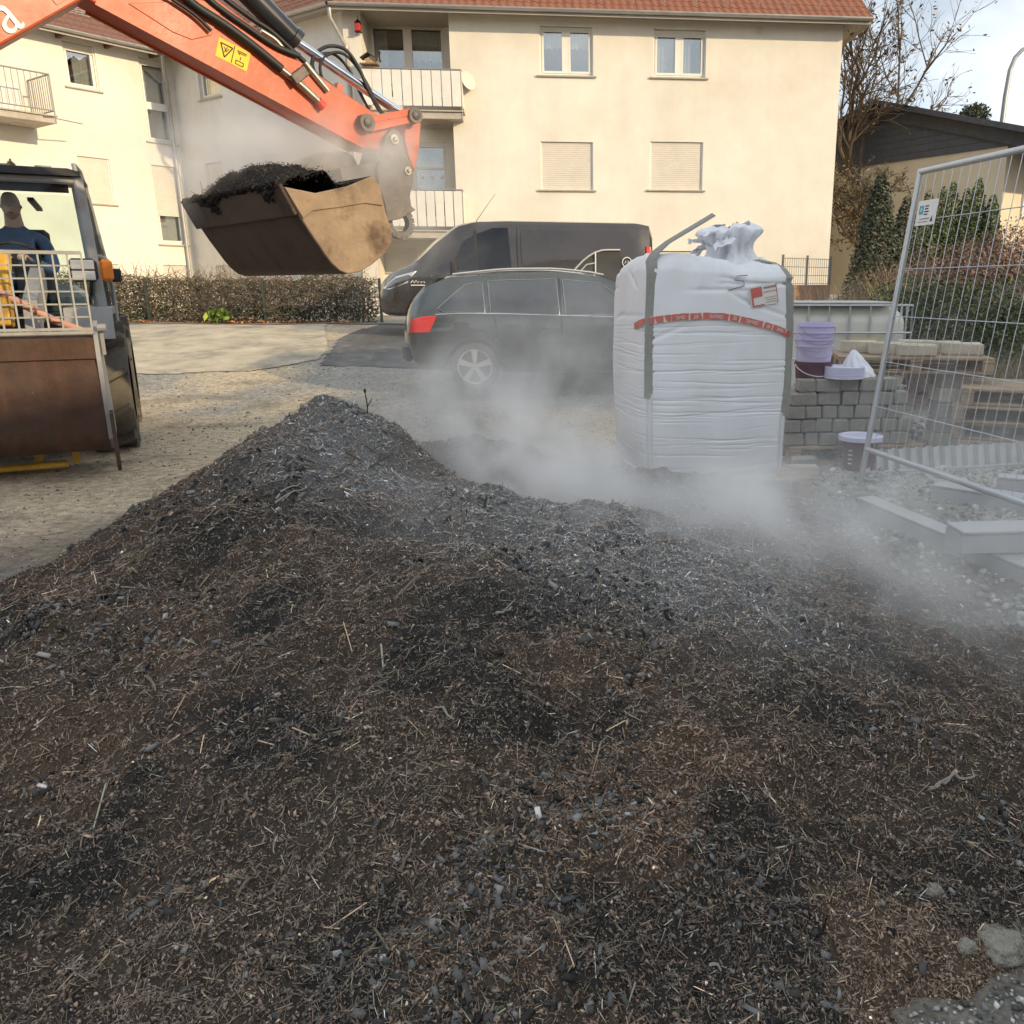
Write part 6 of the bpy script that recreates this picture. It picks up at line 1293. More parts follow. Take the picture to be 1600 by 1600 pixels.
# which flank faces the camera
sd_ = 1 if (Matrix.Rotation(van_a, 3, 'Z') @ Vector((0, 1, 0))).y < 0 else -1
wn_ = VB.patch('side_window', [(.98, .72), (.45, .93), (.18, .93), (.14, .06), (.62, .04), (1.22, .10)], m_cd, van, side=sd_); VB.patch('side_window', [(.98, .72), (.45, .93), (.18, .93), (.14, .06), (.62, .04), (1.22, .10)], m_cd, van, side=-sd_)
VB.patch('window_divider', [(.78, .9), (.74, .9), (.74, .03), (.78, .03)], m_pl, van, .012, sd_)
VB.patch('load_panel', [(-.05, .90), (-2.05, .90), (-2.08, .0), (-.05, -.08)], m_van, van, .010, sd_); VB.patch('load_panel', [(-.05, .90), (-2.05, .90), (-2.08, .0), (-.05, -.08)], m_van, van, .010, -sd_)
VB.patch('door_seam', [(.03, .95), (.015, .95), (.015, -.85), (.03, -.85)], m_pl, van, .004, sd_); VB.patch('sliding_rail', [(-.2, -.03), (-2.2, -.03), (-2.2, -.06), (-.2, -.06)], m_pl, van, .012, sd_)
VB.patch('sill_trim', [(1.1, -.72), (-1.0, -.72), (-1.0, -.95), (1.1, -.95)], m_pl, van, .012, sd_); VB.patch('door_handle', [(.2, -.10), (.36, -.10), (.36, -.16), (.2, -.16)], m_pl, van, .03, sd_)
VB.patch('wheel_trim', [(1.45, -.1), (1.5, -.14), (1.22, .02), (1.2, .04)], mat('chrome_trim', (.7, .7, .7), .2, .9), van, .014, sd_)
VB.patch('tail_lamp', [(-2.36, .6), (-2.46, .6), (-2.46, -.25), (-2.36, -.25)], m_tail, van, .010, sd_)
mb = MB()
for s_ in (1, -1):
    q = [VB.side(x, v) for x, v in ((2.16, .7), (1.82, .5), (1.98, -.1), (2.30, -.1), (2.40, .3))]; mb = MB(); pts_ = [Vector((p.x + .012, (p.y + .014) * s_ * sd_, p.z)) for p in q]; pin_ = [p - Vector((.03, .03 * s_ * sd_, 0)) for p in pts_]; mb.loft([pin_, pts_], True, True); mb.build('headlamp', m_hlamp, van, smooth=30)
def cross_quad(B, x0, x1, w, name, m, par, dz=.012, inset=.9):
    a, b = B.at(x0), B.at(x1); mb = MB(); V_ = np.zeros((9, 7, 3))
    for i, t in enumerate(np.linspace(0, 1, 9)):
        x = x0 + (x1 - x0) * t; zb, zs, zt, zr, wb, ws, wt, wr = B.at(x)
        for j, u in enumerate(np.linspace(-1, 1, 7)): V_[i, j] = (x + .01, u * w * (wt * .6 + wr * .5), zr - (zr - zt) * (abs(u) * .92) ** 2.2 + dz)
    return grid_mesh(name, V_, m, par)
cross_quad(VB, 1.02, 1.80, .86, 'windscreen', m_cg, van)
cross_quad(VB, 2.0, 2.3, .55, 'bonnet_badge_panel', m_van, van, .006)
mb = MB(); mb.box((2.48, 0, .62), (.06, 1.1, .10), ch=.02); mb.box((2.47, 0, .78), (.06, .9, .05), ch=.015); mb.box((2.44, 0, .42), (.1, 1.3, .12), ch=.03); mb.build('grille', m_pl, van)
mb = MB(); p = VB.side(1.15, .12); mb.box((p.x + .02, (p.y + .13) * sd_, p.z + .02), (.12, .2, .26), ch=.05); mb.build('wing_mirror', m_pl, van)
mb = MB(); mb.tube([(.72, sd_ * .45, 1.93), (.35, sd_ * .45, 2.42)], [.006, .003], 5); mb.build('aerial', m_pl, van)
for x in (-1.5, 1.62):
    for y in (.80, -.80): car_wheel(van, x, y, .33, .22, 6, m_r=mat('grey_wheel', (.25, .25, .25), .5, .5))
mb = MB(); mb.tube([Vector((-1.98 + .085 * math.cos(t), (VB.side(-1.98, .22).y + .022) * sd_, VB.side(-1.98, .22).z + .085 * math.sin(t))) for t in [2 * PI * k / 24 for k in range(25)]], .009, 5)
mb.tube([Vector((-1.98 + x, (VB.side(-1.98, .22).y + .022) * sd_, VB.side(-1.98, .22).z + z)) for x, z in ((-.04, -.02), (-.02, .03), (.0, -.01), (.02, .03), (.04, -.02))], .008, 4); mb.build('emblem', m_wht, van)
xax = Vector((-sd_ * 1.0 * (1 if sd_ < 0 else 1), 0, 0)); tx = Vector((1, 0, 0)) if sd_ < 0 else Vector((-1, 0, 0))
p = VB.side(1.80, -.12); mb = MB(); mb.tube([Vector((1.68 + .03 * k, (p.y + .012) * sd_, p.z + .022 * ((k % 2) * 2 - 1))) for k in range(9)], .008, 4); mb.build('side_lettering', m_wht, van)
mb = MB(); mb.box((1.80, (p.y + .012) * sd_, p.z - .06), (.24, .004, .014)); mb.build('side_lettering', m_wht, van); mb = MB(); mb.box((1.52, (VB.side(1.52, -.05).y + .012) * sd_, VB.side(1.52, -.05).z), (.08, .01, .035), ch=.004); mb.build('side_indicator', m_wht, van)
# ---- estate car (rear towards the left of the picture)
wc = G(742, 605, .12); wz = gzf(wc.x, wc.y); car_a = R(9.0); CS = 1.0
fw_ = Vector((math.cos(car_a), math.sin(car_a), 0)); sdv = Vector((math.sin(car_a), -math.cos(car_a), 0))
Yc = 10.75; hub = at(742, 572, Yc); org = hub + fw_ * 1.27 - sdv * .76
car = thing('estate_car', 'dark grey-green estate car parked in the steam behind the white bag', 'car', (org.x, org.y, hub.z - .305), car_a)
st = [(-2.12, .52, .72, .80, .84, .55, .60, .55, .45), (-2.08, .42, .80, .92, .98, .72, .76, .62, .5), (-2.0, .34, .88, 1.06, 1.14, .80, .84, .64, .54), (-1.85, .28, .91, 1.22, 1.30, .83, .86, .63, .54), (-1.55, .24, .93, 1.34, 1.42, .84, .87, .61, .52), (-.9, .22, .92, 1.39, 1.455, .84, .875, .60, .52), (-.2, .21, .90, 1.40, 1.465, .84, .875, .60, .52), (.35, .21, .89, 1.36, 1.43, .84, .875, .60, .51), (.75, .21, .885, 1.22, 1.30, .84, .87, .60, .50), (1.15, .22, .88, 1.01, 1.07, .84, .865, .62, .5), (1.3, .22, .87, .94, .99, .84, .86, .64, .5), (1.75, .25, .78, .85, .90, .80, .82, .62, .45), (2.0, .32, .66, .72, .78, .70, .72, .55, .4), (2.1, .40, .55, .62, .66, .5, .52, .42, .3)]
CB = Body(st, 0); CB.mesh('body', m_car, car, .06, (-1.27, 1.27), .345, .30)
csd = -1
wpl = [[(-1.70, .25), (-1.35, .86), (-1.14, .90), (-1.12, .08), (-1.6, .10)], [(-1.07, .91), (-.22, .93), (-.20, .06), (-1.05, .08)], [(-.14, .93), (.32, .90), (.80, .55), (1.05, .12), (-.12, .06)]]
for s_ in (csd, -csd):
    for pl_ in wpl:
        gw = CB.patch('side_window', pl_, m_cd, car, .006, s_); rp_ = []
        for i in range(len(pl_)):
            a_, b_ = pl_[i], pl_[(i + 1) % len(pl_)]
            for k in range(6): q = CB.side(a_[0] + (b_[0] - a_[0]) * k / 6, a_[1] + (b_[1] - a_[1]) * k / 6); rp_.append(Vector((q.x, (q.y + .008) * s_, q.z)))
        mb = MB(); mb.tube(rp_ + rp_[:1], .006, 5); mb.build('window_seal', mat('dull_trim', (.26, .26, .26), .35, .6), gw, smooth=60)
    CB.patch('window_trim', [(-1.72, .065), (1.1, .03), (1.1, .045), (-1.72, .08)], MATS['chrome_trim'], car, .010, s_)
    CB.patch('door_seam', [(-.19, .95), (-.168, .95), (-.168, -.9), (-.19, -.9)], m_pl, car, .003, s_); CB.patch('door_seam', [(-1.02, .0), (-1.008, .0), (-.9, -.62), (-.92, -.62)], m_pl, car, .003, s_)
    CB.patch('door_handle', [(-.88, -.14), (-.68, -.14), (-.68, -.19), (-.88, -.19)], m_car, car, .03, s_); CB.patch('door_handle', [(.02, -.16), (.22, -.16), (.22, -.21), (.02, -.21)], m_car, car, .03, s_)
    CB.patch('body_crease', [(-1.75, -.30), (1.2, -.34), (1.2, -.36), (-1.75, -.32)], m_car, car, .014, s_); CB.patch('tail_lamp', [(-1.70, .02), (-2.02, .06), (-2.06, -.28), (-1.80, -.28)], m_tail, car, .012, s_)
    CB.patch('fuel_flap' if s_ == csd else 'side_badge', [(-1.50, -.12), (-1.32, -.12), (-1.32, -.36), (-1.50, -.36)], m_car, car, .006, s_); CB.patch('sill_trim', [(.9, -.85), (-.9, -.85), (-.9, -.98), (.9, -.98)], m_pl, car, .010, s_)
    mb = MB(); mb.tube([(x, s_ * (float(CB.at(x)[6]) - .06), float(CB.at(x)[2]) + .075 + .02 * math.sin((x + 1.5) / 1.9 * PI)) for x in np.linspace(-1.5, .4, 12)], .014, 7); mb.build('roof_rail', m_alloy, car, smooth=60)
    mb = MB(); p = CB.side(.95, .08); mb.box((p.x, (p.y + .11) * s_, p.z + .06), (.11, .18, .13), ch=.04); mb.build('wing_mirror', m_car, car)
    mb = MB(); q = [CB.side(x, v) for x, v in ((1.95, .5), (1.6, .3), (1.7, -.1), (2.0, -.1))]; o_ = [Vector((p.x + .02, (p.y + .012) * s_, p.z)) for p in q]; mb.loft([[p - Vector((.03, .03 * s_, 0)) for p in o_], o_]); mb.build('headlamp', m_hlamp, car)
cross_quad(CB, -1.98, -1.62, .8, 'rear_window', m_cd, car); cross_quad(CB, .42, 1.12, .92, 'windscreen', m_cg, car)
mb = MB(); mb.prism([(-1.62, 1.425), (-1.92, 1.36), (-1.94, 1.34), (-1.62, 1.38)], -.52, .52, lambda u, v, w: Vector((u, w, v))); mb.build('roof_spoiler', m_car, car)
mb = MB(); mb.box((-2.08, 0, .48), (.14, 1.45, .22), ch=.06); mb.build('rear_bumper', m_car, car); mb = MB(); mb.box((-2.135, 0, .72), (.015, .5, .11), ch=.004); mb.build('number_plate', m_wht, car)
for x in (-1.27, 1.27):
    for y in (.755, -.755): car_wheel(car, x, y, .305, .2)
# ---- tarpaulin-covered hoop frame standing in for an arched outline taken for another car
h0 = at(925, 445, 13.6); hp = thing('hoop_stand_in', 'dark covered hoop frame standing in for another car behind the estate car', 'hoop_frame', (h0.x, 13.6, gzf(h0.x, 13.6)), R(4))
def arch(x0, x1, zt, y):
    return [Vector((x0 + (x1 - x0) * t, y, .75 + (zt - .75) * math.sin(min(1, t * 1.25) * PI / 2) ** .8)) for t in np.linspace(0, 1, 12)]
a1 = arch(-.62, .40, 1.62, -.5); a2 = arch(-.62, .40, 1.62, .5); mb = MB(); mb.loft([a1 + [Vector((.40, -.5, .45)), Vector((-.62, -.5, .45))], a2 + [Vector((.40, .5, .45)), Vector((-.62, .5, .45))]]); mb.build('tarpaulin', mat('dark_tarp', (.06, .058, .055), .7, var=.2, bump=.3, bscale=8), hp, smooth=40)
mt_ = mat('pale_tube', (.6, .58, .55), .4, .3, var=.1)
mb = MB(); mb.tube([p + Vector((0, -.012, .008)) for p in a1], .014, 7); mb.build('hoop', mt_, hp, smooth=60); mb = MB(); mb.tube([Vector((-.36, -.515, 1.15)), Vector((-.1, -.515, 1.42)), Vector((.02, -.515, 1.44))], .012, 7); mb.build('hoop', mt_, hp, smooth=60); mb = MB(); mb.tube([Vector((.03, -.515, 1.6)), Vector((.03, -.515, .8))], .012, 7); mb.build('upright', mt_, hp)
mb = MB(); mb.box((-.1, 0, .40), (1.1, 1.1, .1), ch=.02); mb.build('chassis', m_pl, hp)
for y in (.6, -.6): car_wheel(hp, 0, y, .24, .13, 4)
# ================================================================ big bag on its pallet
m_pal = mat('pallet_wood', (.36, .26, .165), .9, var=.3, scale=9, bump=.4, bscale=40, col2=(.22, .165, .115), c2lo=.5, c2hi=.7, c2scale=5.)
def pallet(label, loc, rz, group, m=m_pal, L=1.2, W=.8, top=7):
    T = thing('pallet', label, 'pallet', loc, rz, group)
    for k in range(top):
        mb = MB(); w = .10 if k % 2 else .13; mb.box((0, -W / 2 + W * (k + .5) / top, .133), (L, W / top - .022, .022), ch=.003); mb.build('deck_board', m, T)
    for x in (-.55 * L / 1.2, 0, .55 * L / 1.2):
        mb = MB(); mb.box((x, 0, .110), (.10, W, .022), ch=.003); mb.build('cross_board', m, T)
        for y in (-W / 2 + .06, 0, W / 2 - .06): mb = MB(); mb.box((x, y, .060), (.10, .11, .076), ch=.004); mb.build('block', m, T)
    for y in (-W / 2 + .06, 0, W / 2 - .06): mb = MB(); mb.box((0, y, .011), (L, .10, .022), ch=.003); mb.build('bottom_board', m, T)
    return T
BGX, BGY, BGA = .59, 6.17, R(13)
pallet('weathered pallet under the white big bag, mostly hidden', (BGX + .12, BGY, gzf(BGX, BGY) + .005), BGA, None, L=1.15, W=1.0)
bag = thing('big_bag', 'large white woven bulk bag filled and standing upright beside the heap', 'bag', (BGX, BGY, gzf(BGX, BGY) + .152), BGA)
m_bag = mat('woven_polypropylene', (.80, .81, .83), .55, var=.05, scale=4, bump=.25, bscale=300, spec=.4, sub=.0)
BH = 1.48
def bag_r(th, t):
    """half-extent of the bag at angle th and height fraction t"""
    n = 9.5 - 2.2 * math.sin(PI * t); hx_, hy_ = .535, .50; c, s_ = abs(math.cos(th)), abs(math.sin(th)); r = 1 / ((c / hx_) ** n + (s_ / hy_) ** n) ** (1 / n)
    r *= .955 + .055 * math.sin(PI * min(1, t * 1.05)) ** .7
    r *= 1 - .13 * max(0, (t - .93) / .07) ** 2 - .05 * max(0, (.05 - t) / .05) ** 2
    return r
nth, nt = 220, 360; V = np.zeros((nth, nt, 3)); TT = np.linspace(0, 1, nt); TH_ = np.linspace(0, 2 * PI, nth, endpoint=False)
rr_ = np.array([[bag_r(a, t) for t in TT] for a in TH_]); A_, T_ = np.meshgrid(TH_, TT, indexing='ij')
cx_ = np.cos(A_) * 3 + 5; cy_ = np.sin(A_) * 3 + 5
# wrinkles: many thin, nearly level creases of their own length, tightest in the lower two thirds
fold = np.zeros_like(T_); rw = np.random.default_rng(8)
wv = .010 * (fbm(cx_ * 1.2, cy_ * 1.2 + T_ * 2, 7, 3) - .5)
for k in range(120):
    tk = .03 + .70 * rw.random() ** 1.1; a0 = rw.uniform(0, 2 * PI); ln_ = rw.uniform(.35, 1.5); sl_ = rw.normal(0, .012); dk_ = rw.uniform(.0016, .0052); wd_ = rw.uniform(.0019, .0036)
    da = (A_ - a0 + PI) % (2 * PI) - PI; fold += dk_ * np.exp(-((T_ + wv - tk - sl_ * da - .004 * np.sin(da * 3 + k)) / wd_) ** 2) * sstep(ln_, ln_ * .55, np.abs(da))
for k in range(16):
    tk = rw.uniform(.68, .97); a0 = rw.uniform(0, 2 * PI); ln_ = rw.uniform(.2, .7); da = (A_ - a0 + PI) % (2 * PI) - PI
    fold += rw.uniform(.004, .010) * np.exp(-((T_ - tk - rw.normal(0, .09) * da) / .010) ** 2) * sstep(ln_, ln_ * .4, np.abs(da))
top_ = sstep(.80, .97, T_) * (.03 * (fbm(cx_ * 2.2, cy_ * 2.2 + T_ * 6, 19, 3) - .5))
rr2 = rr_ - fold + top_ + .03 * (fbm(cx_ * .8, cy_ * .8 + T_ * 3, 5, 2) - .5)
V[..., 0] = np.cos(A_) * rr2; V[..., 1] = np.sin(A_) * rr2; V[..., 2] = T_ * BH + .035 * np.sin(A_ * 2 + .5) * sstep(.85, 1, T_) + .035 * (fbm(cx_ * 1.5, cy_ * 1.5, 25, 2) - .5) * sstep(.8, 1, T_)
grid_mesh('bag_body', V, m_bag, bag, wrap=True)
# closed top, crumpled
nr = 40; K_ = np.linspace(1, 0, nr); Vt = np.zeros((nth, nr, 3))
for j, k in enumerate(K_):
    Vt[:, j, 0] = V[:, -1, 0] * k; Vt[:, j, 1] = V[:, -1, 1] * k; Vt[:, j, 2] = V[:, -1, 2] * k + (BH + .02) * (1 - k) + .05 * (fbm(Vt[:, j, 0] * 7 + 4, Vt[:, j, 1] * 7, 9, 3) - .5) * math.sin(PI * min(1, (1 - k) * 2) / 2)
grid_mesh('bag_top', Vt, m_bag, bag, wrap=True)
# gathered filling spout
SPX = .20; nth2, nt2 = 120, 60; A2, T2 = np.meshgrid(np.linspace(0, 2 * PI, nth2, endpoint=False), np.linspace(0, 1, nt2), indexing='ij'); c2x, c2y = np.cos(A2) * 2 + 9, np.sin(A2) * 2 + 9
r_ = (.23 - .10 * sstep(0, .45, T2) + .07 * sstep(.5, .85, T2) - .10 * sstep(.88, 1, T2)) * (1 + .55 * (fbm(c2x * 1.8, c2y * 1.8 + T2 * 3, 61, 4) - .5)) + .03 * np.sin(A2 * 11 + 4 * fbm(c2x, c2y + T2 * 2, 3)) * (.4 + T2)
Vs = np.stack([SPX + np.cos(A2) * r_ + .03 * T2, np.sin(A2) * r_, BH - .06 + T2 * .30 + .10 * (fbm(c2x * 1.5, c2y * 1.5, 64, 3) - .5) * T2], -1); m_spt = mat('thin_crumpled_liner', (.80, .81, .84), .3, var=.06, bump=.9, bscale=22, spec=.6)
grid_mesh('filling_spout', Vs, m_spt, bag, wrap=True)
for k in range(7):                                            # loose flaps of the liner
    a = rv.uniform(0, 2 * PI); mbw = np.zeros((7, 6, 3)); b0 = np.array([SPX + .10 * math.cos(a), .10 * math.sin(a), BH + .05 + .12 * rv.random()]); d0 = np.array([math.cos(a), math.sin(a), rv.uniform(.1, 1.0)]); d1_ = np.array([-math.sin(a), math.cos(a), .2])
    for i in range(7):
        for j in range(6): mbw[i, j] = b0 + d0 * .17 * i / 6 + d1_ * (.11 * (j / 5 - .5)) + np.array([0, 0, -.10 * (i / 6) ** 2]) + rv.normal(0, .012, 3)
    grid_mesh('liner_flap', mbw, m_spt, bag)
m_str = mat('olive_webbing', (.30, .30, .27), .8, var=.12, scale=30, bump=.4, bscale=200); m_strs = mat('white_stitching', (.66, .66, .66), .8, var=.1)
def surf(u, t, face=0, off=.0):
    """point on the bag: u across the front in -1..1 (below -1 it runs on along the left flank), t up"""
    j = int(min(t, 1) * (nt - 1)); q = (u * .53, -.49) if u >= -1 else (-.53, -.49 + (-1 - u) * .53)
    th = math.atan2(q[1], q[0]) % (2 * PI); f_ = th / (2 * PI) * nth; i0 = int(f_) % nth; i1 = (i0 + 1) % nth; p = V[i0, j] * (1 - f_ % 1) + V[i1, j] * (f_ % 1)
    n_ = np.array([np.sign(p[0]) * abs(p[0] / .53) ** 8, np.sign(p[1]) * abs(p[1] / .49) ** 8, 0]); n_ /= np.linalg.norm(n_) + 1e-6; return Vector(p + n_ * off)
def band(name, path, wd, m, th=.006, parent=bag):
    """strap along a list of points with given outward direction"""
    mb = MB(); rings = []
    for i, (p, nrm_) in enumerate(path):
        t = (path[min(i + 1, len(path) - 1)][0] - path[max(i - 1, 0)][0]).normalized(); b = t.cross(nrm_).normalized() * wd * .5; n_ = b.cross(t).normalized(); n_ = n_ if n_.dot(nrm_) > 0 else -n_
        rings.append([p - b, p + b, p + b + n_ * th, p - b + n_ * th])
    mb.loft(rings); return mb.build(name, m, parent, smooth=50)
fr = Vector((0, -1, 0)); up_ = Vector((0, 0, 1))
def strap(u, loop, label=None, t0=.36):
    pth = [(surf(u, t, off=.004), fr) for t in np.linspace(t0, .93, 26)]; p = pth[-1][0]
    band('strap', pth + [(p + Vector(q), Vector(nq)) for q, nq in loop], .075, m_str)
    mb = MB()
    for t in np.linspace(.015, t0 + .01, 60):
        for o_ in (-.028, .022): q = surf(u + o_ / .565, t, off=.004); mb.box(q, (.016, .006, .009), Matrix.Rotation(.5, 3, 'Y'))
    o = mb.build('stitching', m_strs, bag); o['kind'] = 'stuff'
    sm_ = MB(); sm_.tube([surf(u, t, off=.002) for t in np.linspace(.01, t0, 40)], .008, 6); sm_.build('seam', m_bag, bag)
strap(-.95, [((.0, .02, .07), (-.3, -.6, .7)), ((.03, .05, .12), (-.4, -.3, .8)), ((.12, .06, .19), (-.5, -.2, .8)), ((.24, .04, .26), (-.5, -.2, .8)), ((.36, .02, .33), (-.5, -.2, .8)), ((.41, .01, .36), (-.5, -.2, .8))], t0=.40)
strap(.94, [((-.02, .05, .06), (.3, -.6, .7)), ((-.06, .12, .10), (.2, -.3, .9)), ((-.14, .22, .12), (0, -.2, 1)), ((-.22, .34, .10), (0, -.2, 1))], t0=.30)
band('hem', [(surf(u, .012, off=.003), fr) for u in np.linspace(-.97, .97, 30)], .03, m_bag)
# red printed tape across the front
m_red = mat('red_tape', (.58, .16, .13), .6, var=.08); segs = [(-1.36, -1.24), (-1.22, -1.02), (-.98, -.88), (-.86, -.76), (-.73, -.66), (-.65, -.44), (-.42, -.28), (-.26, .06), (.08, .20), (.22, .50), (.52, .62), (.64, .84), (.86, .91), (.92, .995)]
TN = lambda u: fr if u > -1 else Vector((-1, 0, 0)) if u < -1.06 else Vector((-.7, -.7, 0))
def tape_t(u): return .755 - .055 * ((u + .25) / 1.2) ** 2 - .035 * max(0, u)
for a, b in segs: band('tape_segment', [(surf(u, tape_t(u), off=.015), TN(u)) for u in np.linspace(a, b, 6)], .041, m_red, .002)
band('tape', [(surf(u, tape_t(u), off=.011), TN(u)) for u in np.linspace(-1.38, .995, 60)], .046, mat('tape_white', (.75, .73, .72), .6, var=.04), .002)
for (a, b), tx_ in zip(segs, ['', '', '', '', '', 'CESALATEC', 'SEIT', 'CESALATEC', 'SEIT', 'CESALATEC', 'SEIT', 'CESALATEC', '', '']):
    if not tx_: continue
    m_ = (a + b) / 2; p = surf(m_, tape_t(m_), off=.0195); dxx = surf(b, tape_t(b), off=.0195) - surf(a, tape_t(a), off=.0195); wdt = dxx.length * .86
    o = text_mesh('tape_lettering', tx_, .031, m_wht, bag, basis(p, -dxx, (0, 0, -1)) @ Matrix.Diagonal((min(1.2, wdt / (.028 * len(tx_))), 1, 1, 1)), .0006)
# product label and pen mark
lb0 = surf(.52, .845, off=.012); lx = Vector((.98, -.0, .18)).normalized(); ly = Vector((-.18, 0, .98)).normalized()
mb = MB(); mb.box(lb0, (.19, .003, .135), Matrix((lx, Vector((0, 1, 0)), ly)).transposed()); lab = mb.build('product_label', m_paper, bag)
def lbox(u, v, w, h, m, nm='label_print'): mb = MB(); mb.box(lb0 + lx * u + ly * v + Vector((0, -.003, 0)), (w, .002, h), Matrix((lx, Vector((0, 1, 0)), ly)).transposed()); mb.build(nm, m, lab)
lbox(-.05, .025, .078, .062, m_red); lbox(-.083, -.035, .012, .055, m_red); lbox(-.045, -.060, .085, .008, m_red); lbox(.045, .045, .085, .012, mat('label_grey', (.35, .25, .25), .7)); lbox(.045, .018, .095, .004, m_red); lbox(.045, -.02, .08, .003, MATS['label_grey']); lbox(.045, -.035, .07, .003, MATS['label_grey']); lbox(.045, -.05, .08, .003, MATS['label_grey']); lbox(.092, 0, .004, .13, m_red)
p5 = surf(.20, .90, off=.012); mb = MB(); mb.tube([p5 + Vector(q) for q in ((.06, -.003, .05), (-.01, -.003, .045), (-.03, -.003, .02), (.035, -.004, .012), (.04, -.004, -.015), (-.01, -.004, -.03), (-.07, -.003, -.045))], .0032, 5); mb.build('pen_mark', mat('grey_marker', (.25, .25, .27), .7), bag)
# ================================================================ paving block stack
m_pv = mat('concrete_paver', (.33, .315, .285), .95, flake=((.16, .145, .12), 18., .63), var=.22, scale=7, bump=.7, bscale=55, col2=(.22, .205, .18), c2lo=.5, c2hi=.68, c2scale=4.); m_pv2 = mat('pale_paver', (.52, .46, .36), .95, var=.15, scale=6, bump=.6, bscale=50)
PVO = G(1226, 716); PVA = R(6); pvx = Vector((math.cos(PVA), math.sin(PVA), 0)); pvy = Vector((-math.sin(PVA), math.cos(PVA), 0)); zg = gzf(PVO.x, PVO.y)
PVO = Vector((1.50, 7.02, zg))
pal1 = pallet('grey pallet carrying the stack of rough paving blocks', PVO + pvx * .55 + pvy * .35 + Vector((0, 0, .004)), PVA, 'pallets in the yard', L=1.2, W=.8)
pv_me = {}
def block(loc, d, rz, label, group, m, name='paving_block', rough=.006):
    k = (tuple(round(x, 2) for x in d), m.name, random.randint(0, 2))
    if k not in pv_me:
        mb = MB(); mb.box((0, 0, 0), d, ch=.012); mb.v = [tuple(c + random.uniform(-rough, rough) for c in v) for v in mb.v]; o = mb.build(name, m, None); pv_me[k] = o.data
    else: o = bpy.data.objects.new(name, pv_me[k]); COL.objects.link(o)
    o.location = loc; o.rotation_euler = (0, 0, rz); return tag(o, label, 'paving block', group)
ORD = ['first', 'second', 'third', 'fourth', 'fifth', 'sixth', 'seventh', 'eighth']; CRS = ['lowest', 'second', 'third', 'fourth', 'top', 'sixth']; GP = 'rough grey paving blocks in the stack'
rp = random.Random(12); z = zg + .148; hgt = .113
rows = [([.21, .13, .15, .19, .15, .13, .17], 0.0), ([.15, .13, .15, .14, .15, .14, .13, .15], .02), ([.16, .14, .14, .14, .15, .14, .15], .05), ([.22, .21, .15, .15, .15, .14], .08), ([.14, .22, .16, .20, .14], .14)]
for r_i, (ws, x0) in enumerate(rows):
    x = x0 - .12
    for c_i, w_ in enumerate(ws):
        block(PVO + pvx * (x + w_ / 2) + pvy * (.07 + rp.uniform(-.012, .012)) + Vector((0, 0, z + hgt / 2 - zg)), (w_ - .008, .14, hgt - .004), PVA + rp.uniform(-.02, .02), ORD[c_i] + ' rough grey paving block from the bag in the ' + CRS[r_i] + ' course of the stack front', GP, m_pv); x += w_
    xx = x0 - .12
    for yy in (.23, .40, .57):
        for c_i in range(5 if yy < .5 else 6):
            if r_i < 4 and (r_i == 3 or c_i >= 4): block(PVO + pvx * (xx + .1 + .2 * c_i) + pvy * yy + Vector((0, 0, z + hgt / 2 - zg)), (.19, .16, hgt - .004), PVA + rp.uniform(-.02, .02), 'rough grey paving block in the inner rows of the stack', GP + ' inside', m_pv)
    z += hgt
ztop = z
block(G(1258, 748) + Vector((0, .05, .05)), (.22, .12, .10), R(2), 'loose pale grey block lying on the gravel before the stack', 'loose blocks', m_pv2)
block(G(1262, 742) + Vector((.02, .24, .05)), (.20, .11, .10), R(4), 'loose grey block just behind the pale loose one', 'loose blocks', m_pv)
# right hand stack: blocks as pillars and a pallet with pale slabs on top
P2 = Vector((2.45, 7.85, gzf(2.45, 7.85)))
for k in range(5):
    for j in range(2):
        block(P2 + Vector((-.12 + .20 * j + rp.uniform(-.02, .02), rp.uniform(-.02, .02), .07 + .138 * k)), (.19, .17, .134), rp.uniform(-.1, .1), ('left' if j == 0 else 'right') + ' rough block in the ' + CRS[k] + ' course of the left pillar under the raised pallet', 'blocks in the left pillar', m_pv if k % 2 else m_pv2)
for k in range(5):
    for j in range(2): block(P2 + Vector((.62 + .02 * j + rp.uniform(-.02, .02), .0 + .17 * j, .07 + .138 * k)), (.20, .16, .134), rp.uniform(-.1, .1), ('front' if j == 0 else 'rear') + ' rough block in the ' + CRS[k] + ' course of the right pillar under the raised pallet', 'blocks in the right pillar', m_pv2 if k % 3 == 0 else m_pv)
zt2 = P2.z + .07 + .138 * 4 + .069
pal2 = pallet('pallet raised on block pillars, loaded with pale slabs', (P2.x + .32, P2.y + .3, zt2 + .004), R(-8), 'pallets in the yard', L=1.35, W=.95)
zz = zt2 + .148
for k, (ox, oy, lb_) in enumerate(((-.42, .15, 'pale slab at the far left of the raised pallet'), (-.22, -.08, 'pale slab in the middle left of the raised pallet'), (-.02, -.30, 'pale slab nearest the camera on the raised pallet'), (.18, .28, 'pale slab at the far right corner of the raised pallet'), (.36, .08, 'pale slab in the middle right of the raised pallet'), (.46, -.15, 'pale slab at the right front of the raised pallet'))):
    block((P2.x + .32 + ox, P2.y + .3 + oy, zz + .058), (.34, .21, .11), R(-12), lb_, 'pale slabs on the raised pallet', m_pv2, 'paving_slab')
